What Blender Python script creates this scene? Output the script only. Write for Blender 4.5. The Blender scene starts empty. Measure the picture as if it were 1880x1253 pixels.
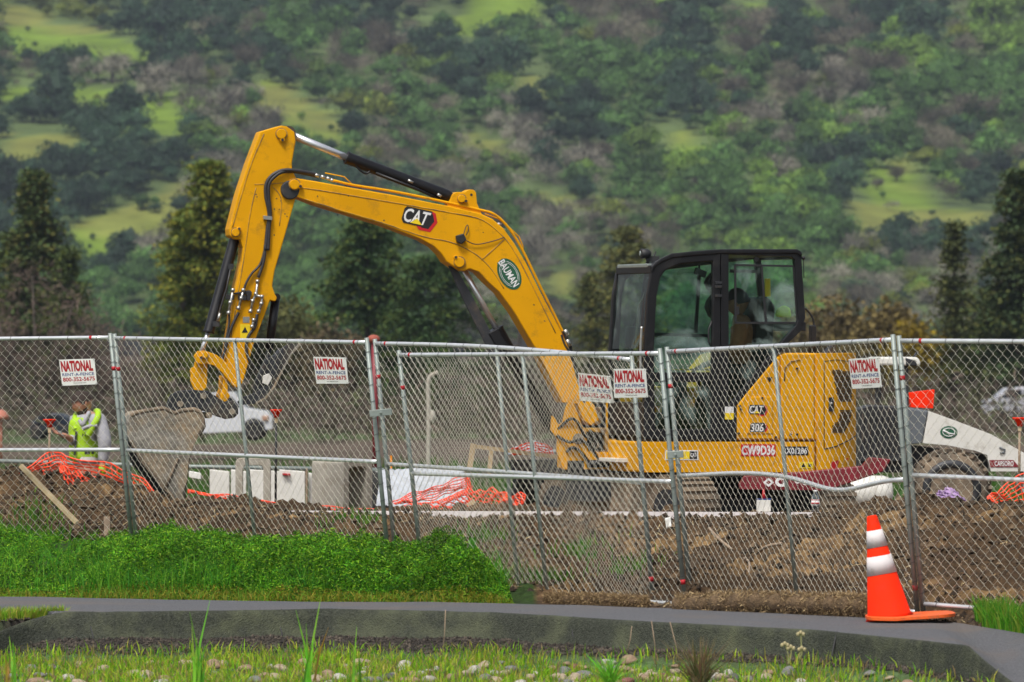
import bpy, bmesh, math, random
import numpy as np
from mathutils import Vector, Matrix
from mathutils.geometry import tessellate_polygon

S = bpy.context.scene
R = math.radians
# ------------------------------------------------------------------ camera
H = 1.9                      # eye height above the path
F = 200.0 / 36.0 * 1880.0    # focal length in photo pixels
cd = bpy.data.cameras.new("camera"); cam = bpy.data.objects.new("camera", cd)
S.collection.objects.link(cam); S.camera = cam
cam.location = (0, 0, H); cam.rotation_euler = (R(90), 0, 0)
cd.sensor_width = 36; cd.lens = 200; cd.clip_start = 0.5; cd.clip_end = 6000
cd.dof.use_dof = True; cd.dof.focus_distance = 46.5; cd.dof.aperture_fstop = 5.6
# ------------------------------------------------------------------ world, sun, exposure
W = bpy.data.worlds.new("World"); S.world = W; W.use_nodes = True
nt = W.node_tree; nt.nodes.clear()
sky = nt.nodes.new("ShaderNodeTexSky"); sky.sky_type = 'NISHITA'; sky.sun_disc = False
SUN_EL, SUN_AZ = R(58), R(205)
sky.sun_elevation = SUN_EL; sky.sun_rotation = SUN_AZ; sky.dust_density = 4.0; sky.air_density = 1.0
hs = nt.nodes.new("ShaderNodeHueSaturation"); hs.inputs["Saturation"].default_value = 0.45
bg = nt.nodes.new("ShaderNodeBackground"); bg.inputs["Strength"].default_value = 0.075
wo = nt.nodes.new("ShaderNodeOutputWorld")
nt.links.new(sky.outputs[0], hs.inputs["Color"]); nt.links.new(hs.outputs[0], bg.inputs[0]); nt.links.new(bg.outputs[0], wo.inputs[0])
sl = bpy.data.lights.new("sun", 'SUN'); sl.energy = 1.5; sl.angle = R(14); sl.color = (1, .96, .9)
sun = bpy.data.objects.new("sun", sl); S.collection.objects.link(sun)
# light comes from behind the camera's left shoulder, high up
sd = Vector((math.sin(SUN_AZ) * math.cos(SUN_EL), math.cos(SUN_AZ) * math.cos(SUN_EL), math.sin(SUN_EL)))
sun.rotation_euler = sd.to_track_quat('Z', 'Y').to_euler(); sun.location = (0, 0, 30)
S.view_settings.view_transform = 'Standard'; S.view_settings.look = 'None'
S.view_settings.exposure = 0.88; S.view_settings.gamma = 1.0
S.cycles.max_bounces = 6; S.cycles.transparent_max_bounces = 24; S.cycles.volume_bounces = 0

# ------------------------------------------------------------------ measuring helper: photo pixel + distance -> point
def P(px, py, D): return Vector(((px - 940) / F * D, D, H + (626.5 - py) / F * D))
def XD(px, D): return (px - 940) / F * D

# ------------------------------------------------------------------ noise
_rs = np.random.RandomState(7); _tab = _rs.rand(256, 256)
def vn(x, y):
    x = np.asarray(x, float); y = np.asarray(y, float)
    xi = np.floor(x).astype(int); yi = np.floor(y).astype(int); fx = x - xi; fy = y - yi
    fx = fx * fx * (3 - 2 * fx); fy = fy * fy * (3 - 2 * fy)
    a = _tab[xi & 255, yi & 255]; b = _tab[(xi + 1) & 255, yi & 255]; c = _tab[xi & 255, (yi + 1) & 255]; d = _tab[(xi + 1) & 255, (yi + 1) & 255]
    return (a * (1 - fx) + b * fx) * (1 - fy) + (c * (1 - fx) + d * fx) * fy
def fbm(x, y, o=4):
    s = 0; a = .5; t = 0
    for k in range(o):
        s = s + a * vn(x * 2 ** k + 17 * k, y * 2 ** k + 31 * k); t += a; a *= .5
    return s / t
def sstep(a, b, x):
    t = np.clip((np.asarray(x, float) - a) / (b - a), 0, 1); return t * t * (3 - 2 * t)

# ------------------------------------------------------------------ materials
def nodes(name):
    m = bpy.data.materials.new(name); m.use_nodes = True
    return m, m.node_tree, m.node_tree.nodes["Principled BSDF"]
def mat(name, col, rough=.6, metal=0., var=.12, scale=6., bump=0., bscale=40., dirt=None, damt=.35, dscale=3., spec=.5, coat=0.):
    m, t, b = nodes(name); N = t.nodes; L = t.links
    tc = N.new("ShaderNodeTexCoord")
    nz = N.new("ShaderNodeTexNoise"); nz.inputs["Scale"].default_value = scale; nz.inputs["Detail"].default_value = 6
    L.new(tc.outputs["Object"], nz.inputs["Vector"])
    r = N.new("ShaderNodeMapRange"); r.inputs["From Min"].default_value = .3; r.inputs["From Max"].default_value = .7
    r.inputs["To Min"].default_value = 1 - var; r.inputs["To Max"].default_value = 1 + var
    L.new(nz.outputs["Fac"], r.inputs["Value"])
    v = N.new("ShaderNodeVectorMath"); v.operation = 'SCALE'; v.inputs[0].default_value = col[:3]
    L.new(r.outputs[0], v.inputs["Scale"]); out = v.outputs[0]
    if dirt:
        n2 = N.new("ShaderNodeTexNoise"); n2.inputs["Scale"].default_value = dscale; n2.inputs["Detail"].default_value = 10; n2.inputs["Roughness"].default_value = .7
        L.new(tc.outputs["Object"], n2.inputs["Vector"])
        r2 = N.new("ShaderNodeMapRange"); r2.inputs["From Min"].default_value = .62 - damt * .35; r2.inputs["From Max"].default_value = .8 - damt * .3
        L.new(n2.outputs["Fac"], r2.inputs["Value"])
        mx = N.new("ShaderNodeMix"); mx.data_type = 'RGBA'
        L.new(r2.outputs[0], mx.inputs[0]); L.new(out, mx.inputs[6]); mx.inputs[7].default_value = (*dirt, 1); out = mx.outputs[2]
    L.new(out, b.inputs["Base Color"])
    b.inputs["Roughness"].default_value = rough; b.inputs["Metallic"].default_value = metal
    b.inputs["Specular IOR Level"].default_value = spec; b.inputs["Coat Weight"].default_value = coat
    if bump:
        n3 = N.new("ShaderNodeTexNoise"); n3.inputs["Scale"].default_value = bscale; n3.inputs["Detail"].default_value = 5
        L.new(tc.outputs["Object"], n3.inputs["Vector"])
        bp = N.new("ShaderNodeBump"); bp.inputs["Strength"].default_value = bump; bp.inputs["Distance"].default_value = .02
        L.new(n3.outputs["Fac"], bp.inputs["Height"]); L.new(bp.outputs[0], b.inputs["Normal"])
    return m
def attrmat(name, rough=.8, noise=0., nscale=3., rnd=0., bump=0., bscale=20., trans=0.):
    """base colour from the mesh's colour attribute, plus real material variation"""
    m, t, b = nodes(name); N = t.nodes; L = t.links
    a = N.new("ShaderNodeAttribute"); a.attribute_name = "Col"; out = a.outputs["Color"]
    tc = N.new("ShaderNodeTexCoord")
    if noise:
        nz = N.new("ShaderNodeTexNoise"); nz.inputs["Scale"].default_value = nscale; nz.inputs["Detail"].default_value = 8; nz.inputs["Roughness"].default_value = .65
        L.new(tc.outputs["Object"], nz.inputs["Vector"])
        r = N.new("ShaderNodeMapRange"); r.inputs["From Min"].default_value = .3; r.inputs["From Max"].default_value = .7
        r.inputs["To Min"].default_value = 1 - noise; r.inputs["To Max"].default_value = 1 + noise
        L.new(nz.outputs["Fac"], r.inputs["Value"])
        v = N.new("ShaderNodeVectorMath"); v.operation = 'SCALE'; L.new(out, v.inputs[0]); L.new(r.outputs[0], v.inputs["Scale"]); out = v.outputs[0]
    if rnd:
        oi = N.new("ShaderNodeObjectInfo"); h = N.new("ShaderNodeHueSaturation")
        r1 = N.new("ShaderNodeMapRange"); r1.inputs["To Min"].default_value = 1 - rnd; r1.inputs["To Max"].default_value = 1 + rnd
        L.new(oi.outputs["Random"], r1.inputs["Value"]); L.new(r1.outputs[0], h.inputs["Value"]); L.new(out, h.inputs["Color"]); out = h.outputs[0]
    L.new(out, b.inputs["Base Color"]); b.inputs["Roughness"].default_value = rough; b.inputs["Specular IOR Level"].default_value = .25
    if bump:
        n3 = N.new("ShaderNodeTexNoise"); n3.inputs["Scale"].default_value = bscale; n3.inputs["Detail"].default_value = 8
        L.new(tc.outputs["Object"], n3.inputs["Vector"])
        bp = N.new("ShaderNodeBump"); bp.inputs["Strength"].default_value = bump; bp.inputs["Distance"].default_value = .03
        L.new(n3.outputs["Fac"], bp.inputs["Height"]); L.new(bp.outputs[0], b.inputs["Normal"])
    if trans:
        o = N["Material Output"]; tr = N.new("ShaderNodeBsdfTranslucent"); L.new(out, tr.inputs[0])
        ms = N.new("ShaderNodeMixShader"); ms.inputs[0].default_value = trans
        L.new(b.outputs[0], ms.inputs[1]); L.new(tr.outputs[0], ms.inputs[2]); L.new(ms.outputs[0], o.inputs["Surface"])
    return m
def glassmat(name, tint, spec_rough=.03, haze=.0):
    m = bpy.data.materials.new(name); m.use_nodes = True; t = m.node_tree; N = t.nodes; L = t.links; N.clear()
    tr = N.new("ShaderNodeBsdfTransparent"); tr.inputs[0].default_value = (*tint, 1)
    gl = N.new("ShaderNodeBsdfGlossy"); gl.inputs["Roughness"].default_value = spec_rough; gl.inputs[0].default_value = (1, 1, 1, 1)
    df = N.new("ShaderNodeBsdfDiffuse"); df.inputs[0].default_value = (.45, .6, .55, 1)  # pale green-grey mixed in as painted reflections on the cab glass
    fr = N.new("ShaderNodeFresnel"); fr.inputs[0].default_value = 1.5
    m1 = N.new("ShaderNodeMixShader"); m2 = N.new("ShaderNodeMixShader"); o = N.new("ShaderNodeOutputMaterial")
    nz = N.new("ShaderNodeTexNoise"); nz.inputs["Scale"].default_value = 2.5; nz.inputs["Detail"].default_value = 8; nz.inputs["Distortion"].default_value = 1.5
    tc = N.new("ShaderNodeTexCoord"); L.new(tc.outputs["Object"], nz.inputs["Vector"])
    r = N.new("ShaderNodeMapRange"); r.inputs["From Min"].default_value = .48; r.inputs["From Max"].default_value = .75; r.inputs["To Max"].default_value = haze
    L.new(nz.outputs["Fac"], r.inputs["Value"])
    L.new(r.outputs[0], m1.inputs[0]); L.new(tr.outputs[0], m1.inputs[1]); L.new(df.outputs[0], m1.inputs[2])
    L.new(fr.outputs[0], m2.inputs[0]); L.new(m1.outputs[0], m2.inputs[1]); L.new(gl.outputs[0], m2.inputs[2]); L.new(m2.outputs[0], o.inputs[0])
    return m

MUD = (.16, .11, .07)
M = dict(
    yellow=mat("yellow_paint", (.73, .345, .0005), .55, 0, .08, 2.5, .04, 60, (.40, .20, .02), .22, 7, .16),
    yellow_dirty=mat("dirty_yellow_paint", (.62, .33, .02), .6, 0, .15, 5, .1, 40, (.13, .09, .06), .7, 6),
    black=mat("black_paint", (.010, .010, .012), .4, 0, .2, 5, .05, 50, (.035, .032, .03), .18, 5, .4),
    blackmat=mat("black_plastic", (.02, .02, .022), .55, 0, .2, 5),
    rubber=mat("black_rubber", (.022, .021, .02), .75, 0, .2, 20),
    hose=mat("hose_rubber", (.035, .033, .036), .5, 0, .2, 30),
    chrome=mat("chrome_rod", (.80, .81, .84), .22, .7, .03, 10),
    fitting=mat("zinc_fitting", (.45, .45, .43), .35, .8, .1, 30),
    mudsteel=mat("muddy_steel", (.20, .185, .155), .8, 0, .45, 7, .8, 18, (.31, .23, .14), .55, 4),
    darksteel=mat("dark_steel", (.035, .037, .042), .5, .3, .3, 6, .1, 30, (.13, .1, .07), .3, 5),
    trackmud=mat("muddy_track", (.10, .08, .06), .85, 0, .4, 8, .5, 30, (.24, .18, .12), .7, 5),
    galv=mat("galvanised_steel", (.27, .31, .29), .5, .3, .12, 12, .05, 80, (.25, .25, .22), .2, 14),
    rail=mat("galvanised_rail", (.74, .76, .78), .28, .45, .08, 12),
    wire=mat("galvanised_wire", (.64, .62, .52), .45, .3, .15, 8),
    red=mat("red_marking_paint", (.5, .01, .02), .6),
    crimson=mat("crimson_paint", (.20, .012, .022), .5, 0, .2, 6, 0, 40, MUD, .3, 4),
    signwhite=mat("sign_white", (.82, .82, .78), .5, 0, .05, 8, 0, 40, (.5, .47, .4), .12, 20),
    signred=mat("sign_red", (.42, .008, .015), .6, 0, .1, 50),
    signblue=mat("sign_blue", (.02, .05, .22), .6),
    white=mat("white_paint", (.72, .71, .66), .4, 0, .05, 5, 0, 40, (.4, .36, .3), .2, 4),
    whitecloth=mat("white_sheeting", (.46, .49, .53), .7, 0, .1, 4, .3, 12),
    black_decal=mat("black_decal", (.012, .012, .014), .5),
    white_decal=mat("white_decal", (.78, .78, .78), .5),
    red_decal=mat("red_decal", (.55, .01, .015), .5),
    yellow_decal=mat("yellow_decal", (.85, .62, .01), .5),
    green_decal=mat("green_decal", (.015, .10, .05), .5),
    orange=mat("fluorescent_orange", (.95, .030, .003), .75, 0, .08, 6, 0, 40, (.55, .03, .01), .25, 9, .12),
    orange_dark=mat("worn_orange_rubber", (.85, .12, .01), .6, 0, .15, 10, 0, 40, (.3, .1, .04), .3, 8),
    reflect=mat("reflective_white", (.72, .67, .67), .9, 0, .04, 10, 0, 40, (.5, .42, .38), .2, 12, .1),
    net=mat("orange_netting", (.95, .07, .015), .6),
    wood=mat("raw_wood", (.52, .40, .24), .7, 0, .2, 10, .2, 30),
    oldwood=mat("weathered_wood", (.30, .22, .15), .85, 0, .25, 10, .2, 30),
    concrete=mat("pale_concrete", (.42, .39, .33), .85, 0, .12, 8, .2, 50, (.3, .26, .2), .3, 6),
    grey=mat("grey_panel", (.12, .135, .15), .5),
    amber=mat("amber_lens", (.9, .30, .01), .3),
    skin=mat("skin", (.42, .20, .13), .55, 0, .08, 20),
    hair=mat("dark_hair", (.035, .022, .016), .8),
    sweat=mat("grey_sweatshirt", (.36, .36, .39), .9, 0, .08, 12, .3, 40),
    vest=mat("hi_vis_lime", (.36, .60, .012), .7, 0, .05, 14, .2, 30),
    trousers=mat("dark_trousers", (.02, .02, .022), .9),
    brown=mat("brown_jacket", (.42, .16, .08), .85, 0, .2, 12, .3, 30),
    purple=mat("purple_cloth", (.42, .28, .50), .8, 0, .1, 8, .3, 20),
    carglass=mat("dark_car_glass", (.02, .025, .03), .1),
    carwhite=mat("white_car_paint", (.62, .64, .67), .25, 0, .02, 4, coat=.5),
    carblue=mat("dark_blue_car_paint", (.014, .022, .04), .3, 0, .05, 4),
    carsilver=mat("silver_car_paint", (.5, .51, .56), .3, .3, .02, 4),
    bark=mat("bark", (.07, .055, .045), .9, 0, .3, 6, .4, 20),
    glass=glassmat("tinted_cab_glass", (.66, .90, .80), .03, .62),
    glassclear=glassmat("windscreen_glass", (.62, .86, .76), .03, .22),
    plastic=glassmat("clear_bottle_plastic", (.85, .88, .92), .1, .3),
    leaf=attrmat("foliage", .75, 0, 3, .42, trans=.12),
    leafm=attrmat("woodland_foliage", .8, .4, .06, trans=.12),
    weed=attrmat("weed_leaves", .6, trans=.38),
    straw=attrmat("straw", .85),
    tint=attrmat("stone", .8, .3, 14, .25, .3, 30),
)

# ------------------------------------------------------------------ object helpers
def link(o): S.collection.objects.link(o); return o
def tag(o, label=None, cat=None, group=None, kind=None):
    if label: o["label"] = label
    if cat: o["category"] = cat
    if group: o["group"] = group
    if kind: o["kind"] = kind
    return o
def thing(name, loc, label, cat, group=None):
    o = link(bpy.data.objects.new(name, None)); o.location = loc; o.empty_display_size = .2
    return tag(o, label, cat, group)
def origin(parent):
    v = Vector((0, 0, 0))
    while parent is not None: v = v + parent.location; parent = parent.parent
    return v

class B:
    """collects faces in world coordinates; out() links them as ONE mesh object"""
    def __init__(s): s.v = []; s.f = []; s.mi = []; s.sm = []; s.m = 0
    def add(s, vs, fs, smooth=False):
        b = len(s.v); s.v += [tuple(x) for x in vs]
        for f in fs: s.f.append([b + i for i in f]); s.mi.append(s.m); s.sm.append(smooth)
        return s
    def box(s, c, size, rz=0, rx=0, ry=0):
        mt = Matrix.Rotation(rz, 3, 'Z') @ Matrix.Rotation(ry, 3, 'Y') @ Matrix.Rotation(rx, 3, 'X'); c = Vector(c)
        vs = [c + mt @ Vector((x * size[0] / 2, y * size[1] / 2, z * size[2] / 2)) for x in (-1, 1) for y in (-1, 1) for z in (-1, 1)]
        return s.add(vs, [(0, 1, 3, 2), (4, 6, 7, 5), (0, 4, 5, 1), (2, 3, 7, 6), (0, 2, 6, 4), (1, 5, 7, 3)])
    def beam(s, a, b, w, h, up=(0, 0, 1)):
        a = Vector(a); b = Vector(b); d = (b - a).normalized(); u = Vector(up); x = d.cross(u)
        if x.length < 1e-3: x = d.cross(Vector((0, 1, 0)))
        x.normalize(); z = x.cross(d)
        vs = [p + x * (i * w / 2) + z * (j * h / 2) for p in (a, b) for i in (-1, 1) for j in (-1, 1)]
        return s.add(vs, [(0, 1, 3, 2), (4, 6, 7, 5), (0, 4, 5, 1), (2, 3, 7, 6), (0, 2, 6, 4), (1, 5, 7, 3)])
    def ext(s, front, vec):
        """extrude a planar polygon (list of Vectors) by vec"""
        n = len(front); bk = [Vector(p) + vec for p in front]
        tri = tessellate_polygon([[Vector(p) for p in front]])
        fs = [tuple(t) for t in tri] + [tuple(n + i for i in reversed(t)) for t in tri] + [(i, (i + 1) % n, n + (i + 1) % n, n + i) for i in range(n)]
        return s.add(list(front) + bk, fs)
    def tube(s, pts, r, k=8, caps=True, smooth=True):
        pts = [Vector(p) for p in pts]; n = len(pts); rr = r if isinstance(r, (list, tuple)) else [r] * n
        vs = []; fs = []; prev = None
        for i, p in enumerate(pts):
            d = (pts[min(i + 1, n - 1)] - pts[max(i - 1, 0)])
            if d.length < 1e-9: d = Vector((0, 0, 1))
            d.normalize()
            if prev is None:
                u = d.cross(Vector((0, 0, 1)));
                if u.length < 1e-2: u = d.cross(Vector((0, 1, 0)))
            else: u = prev - d * prev.dot(d)
            u.normalize(); prev = u; w = d.cross(u)
            for j in range(k):
                a = 2 * math.pi * j / k; vs.append(p + (u * math.cos(a) + w * math.sin(a)) * rr[i])
        for i in range(n - 1):
            for j in range(k): fs.append((i * k + j, i * k + (j + 1) % k, (i + 1) * k + (j + 1) % k, (i + 1) * k + j))
        s.add(vs, fs, smooth)
        if caps: s.add(vs[:k], [tuple(reversed(range(k)))]); s.add(vs[-k:], [tuple(range(k))])
        return s
    def sphere(s, c, r, k=12, sc=(1, 1, 1)):
        c = Vector(c); vs = []; fs = []; h = k // 2
        for i in range(h + 1):
            t = math.pi * i / h
            for j in range(k):
                a = 2 * math.pi * j / k; vs.append(c + Vector((math.sin(t) * math.cos(a) * r * sc[0], math.sin(t) * math.sin(a) * r * sc[1], math.cos(t) * r * sc[2])))
        for i in range(h):
            for j in range(k): fs.append((i * k + j, (i + 1) * k + j, (i + 1) * k + (j + 1) % k, i * k + (j + 1) % k))
        return s.add(vs, fs, True)
    def lathe(s, base, prof, k=24, ax=(0, 0, 1)):
        base = Vector(base); ax = Vector(ax).normalized(); u = ax.cross(Vector((0, 1, 0)))
        if u.length < .1: u = ax.cross(Vector((1, 0, 0)))
        u.normalize(); w = ax.cross(u); vs = []; fs = []
        for (r, h) in prof:
            for j in range(k):
                a = 2 * math.pi * j / k; vs.append(base + ax * h + (u * math.cos(a) + w * math.sin(a)) * r)
        for i in range(len(prof) - 1):
            for j in range(k): fs.append((i * k + j, i * k + (j + 1) % k, (i + 1) * k + (j + 1) % k, (i + 1) * k + j))
        s.add(vs, fs, True); s.add(vs[:k], [tuple(reversed(range(k)))]); s.add(vs[-k:], [tuple(range(k))])
        return s
    def out(s, name, mats, parent=None, bevel=0, seg=2, label=None, cat=None, group=None, kind=None, loc=None):
        org = origin(parent) if parent else Vector(loc or (0, 0, 0))
        me = bpy.data.meshes.new(name)
        me.from_pydata([(v[0] - org.x, v[1] - org.y, v[2] - org.z) for v in s.v], [], s.f)
        for mm in (mats if isinstance(mats, (list, tuple)) else [mats]): me.materials.append(M[mm] if isinstance(mm, str) else mm)
        me.polygons.foreach_set("material_index", s.mi); me.polygons.foreach_set("use_smooth", s.sm); me.update()
        bm = bmesh.new(); bm.from_mesh(me); bmesh.ops.remove_doubles(bm, verts=bm.verts, dist=1e-5); bmesh.ops.recalc_face_normals(bm, faces=bm.faces); bm.to_mesh(me); bm.free()
        o = link(bpy.data.objects.new(name, me))
        if parent: o.parent = parent
        else: o.location = org
        if bevel:
            b = o.modifiers.new("bevel", 'BEVEL'); b.width = bevel; b.segments = seg; b.limit_method = 'ANGLE'; b.angle_limit = R(35)
        return tag(o, label, cat, group, kind)

def npmesh(name, V, nper, cols, mats, parent=None, mi=None, loc=(0, 0, 0), smooth=False):
    """many separate n-gons: V (k*nper,3), cols (k,3) per face"""
    V = np.asarray(V, np.float32).reshape(-1, 3) - np.array(loc, np.float32); k = len(V) // nper
    me = bpy.data.meshes.new(name); me.vertices.add(len(V)); me.vertices.foreach_set("co", V.ravel())
    me.loops.add(k * nper); me.loops.foreach_set("vertex_index", np.arange(k * nper, dtype=np.int32))
    me.polygons.add(k); me.polygons.foreach_set("loop_start", np.arange(0, k * nper, nper, dtype=np.int32))
    if cols is not None:
        at = me.color_attributes.new("Col", 'FLOAT_COLOR', 'POINT')
        c = np.ones((len(V), 4), np.float32); c[:, :3] = np.repeat(np.asarray(cols), nper, axis=0); at.data.foreach_set("color", c.ravel())
    for mm in mats: me.materials.append(M[mm] if isinstance(mm, str) else mm)
    if mi is not None: me.polygons.foreach_set("material_index", np.asarray(mi, np.int32))
    me.update(calc_edges=True)
    o = link(bpy.data.objects.new(name, me)); o.location = loc
    if parent: o.parent = parent; o.location = (0, 0, 0)
    return o
def grid(name, X, Y, Z, cols, m, loc=(0, 0, 0)):
    """X,Y,Z 2-D arrays -> one smooth sheet"""
    a, b = X.shape; V = np.stack([X, Y, Z], -1).reshape(-1, 3).astype(np.float32)
    i = np.arange(a * b).reshape(a, b); q = np.stack([i[:-1, :-1], i[:-1, 1:], i[1:, 1:], i[1:, :-1]], -1).reshape(-1, 4).astype(np.int32)
    me = bpy.data.meshes.new(name); me.vertices.add(len(V)); me.vertices.foreach_set("co", V.ravel())
    me.loops.add(q.size); me.loops.foreach_set("vertex_index", q.ravel()); me.polygons.add(len(q)); me.polygons.foreach_set("loop_start", np.arange(0, q.size, 4, dtype=np.int32))
    me.polygons.foreach_set("use_smooth", np.ones(len(q), bool))
    if cols is not None:
        at = me.color_attributes.new("Col", 'FLOAT_COLOR', 'POINT'); c = np.ones((len(V), 4), np.float32); c[:, :3] = cols.reshape(-1, 3); at.data.foreach_set("color", c.ravel())
    me.materials.append(M[m] if isinstance(m, str) else m); me.update(calc_edges=True)
    return link(bpy.data.objects.new(name, me))
def cards(c, size, rs, flat=0., asp=1.):
    """random small quads at centres c (n,3)"""
    n = len(c); nrm = rs.normal(size=(n, 3)); nrm[:, 2] += flat * np.sign(nrm[:, 2] + 1e-6); nrm /= np.linalg.norm(nrm, axis=1)[:, None]
    t = rs.normal(size=(n, 3)); u = np.cross(nrm, t); u /= np.linalg.norm(u, axis=1)[:, None]; w = np.cross(nrm, u)
    s = np.broadcast_to(np.asarray(size, float), (n,))[:, None]
    u = u * s * asp; w = w * s
    return np.stack([c - u * .35 - w, c + u * .35 - w * .6, c + u * .5 + w * .5, c - u * .4 + w], 1).reshape(-1, 3)
def smoothpath(pts, k=6):
    pts = [Vector(p) for p in pts]; out = []
    for i in range(len(pts) - 1):
        p0 = pts[max(i - 1, 0)]; p1 = pts[i]; p2 = pts[i + 1]; p3 = pts[min(i + 2, len(pts) - 1)]
        for j in range(k):
            t = j / k; out.append(.5 * ((2 * p1) + (p2 - p0) * t + (2 * p0 - 5 * p1 + 4 * p2 - p3) * t * t + (3 * p1 - p0 - 3 * p2 + p3) * t ** 3))
    out.append(pts[-1]); return out

class Plane:
    """vertical plane through p0 whose forward direction is turned yaw degrees; off = metres towards its left side"""
    def __init__(s, p0, yaw):
        s.p = Vector((p0[0], p0[1], 0)); a = R(yaw); s.f = Vector((-math.cos(a), -math.sin(a), 0)); s.n = Vector((math.sin(a), -math.cos(a), 0))
    def pt(s, px, py, off=0.):
        q = s.p + s.n * off; t = (px - 940) / F; k = (t * q.y - q.x) / (s.f.x - t * s.f.y); w = q + s.f * k
        return Vector((w.x, w.y, H + (626.5 - py) / F * w.y))
    def w(s, a, o, z): v = s.p + s.f * a + s.n * o; return Vector((v.x, v.y, z))
    def poly(s, pts, off): return [s.pt(x, y, off) for x, y in pts]
    def prism(s, b, pts, near, far): return b.ext(s.poly(pts, near), s.n * (far - near))
    def ring(s, b, outer, inner, near, far):
        n = len(outer); A = s.poly(outer, near); C = s.poly(inner, near); d = s.n * (far - near)
        vs = A + C + [p + d for p in A] + [p + d for p in C]; fs = []
        for i in range(n):
            j = (i + 1) % n
            fs += [(i, j, n + j, n + i), (2 * n + i, 3 * n + i, 3 * n + j, 2 * n + j), (i, 2 * n + i, 2 * n + j, j), (n + i, n + j, 3 * n + j, 3 * n + i)]
        return b.add(vs, fs)
    def disc(s, b, px, py, r, near, far, k=20):
        c = s.pt(px, py, near); return b.tube([c, c + s.n * (far - near)], r, k, smooth=False)
    def ell(s, px, py, a, bb, ang, k=28):
        c, sn = math.cos(ang), math.sin(ang)
        return [(px + a * math.cos(t) * c - bb * math.sin(t) * sn, py + a * math.cos(t) * sn + bb * math.sin(t) * c) for t in [2 * math.pi * i / k for i in range(k)]]

def bil(c, u, v):
    """c = TL, TR, BR, BL"""
    return (c[3] * (1 - u) + c[2] * u) * (1 - v) + (c[0] * (1 - u) + c[1] * u) * v
_fc = {}
def textgeo(txt, bold=.0, space=1.):
    key = (txt, bold, space)
    if key in _fc: return _fc[key]
    cu = bpy.data.curves.new("t", 'FONT'); cu.body = txt; cu.offset = bold; cu.space_character = space; cu.resolution_u = 3; cu.fill_mode = 'FRONT'
    o = bpy.data.objects.new("t", cu); link(o); dg = bpy.context.evaluated_depsgraph_get(); dg.update()
    me = bpy.data.meshes.new_from_object(o.evaluated_get(dg)); v = [tuple(x.co) for x in me.vertices]; f = [tuple(p.vertices) for p in me.polygons]
    bpy.data.objects.remove(o); bpy.data.meshes.remove(me); bpy.data.curves.remove(cu)
    xs = [p[0] for p in v]; ys = [p[1] for p in v]; x0, x1, y0, y1 = min(xs), max(xs), min(ys), max(ys)
    _fc[key] = ([((p[0] - x0) / (x1 - x0), (p[1] - y0) / (y1 - y0)) for p in v], f); return _fc[key]
def text(b, txt, corners, lift, bold=0., space=1.):
    v, f = textgeo(txt, bold, space); return b.add([bil(corners, u, w) + lift for u, w in v], f)
def sub(c, u0, v0, u1, v1): return [bil(c, u0, v1), bil(c, u1, v1), bil(c, u1, v0), bil(c, u0, v0)]
# ================================================================== GROUND
def curve_at(pts, z=0.):
    X = []; Y = []
    for px, py in pts:
        D = (H - z) * F / (py - 626.5); X.append((px - 940) / F * D); Y.append(D)
    return np.array(X), np.array(Y)
fX, fY = curve_at([(-1500, 1093), (0, 1097), (450, 1104), (900, 1108), (1300, 1119), (1600, 1134), (1750, 1144), (1880, 1166), (2300, 1260)])
nX, nY = curve_at([(-1500, 1122), (60, 1124), (200, 1127), (600, 1121), (900, 1127), (1250, 1147), (1500, 1160), (1700, 1180), (1760, 1187), (1880, 1200), (2400, 1250)])
# fence line on the ground
gX = np.array([-6.4, -3.24, -1.08, .9, 1.07, 2.6, 5.4]); gY = np.array([48.1, 46.2, 43.4, 41.7, 40.9, 38.4, 35.7])
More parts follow.
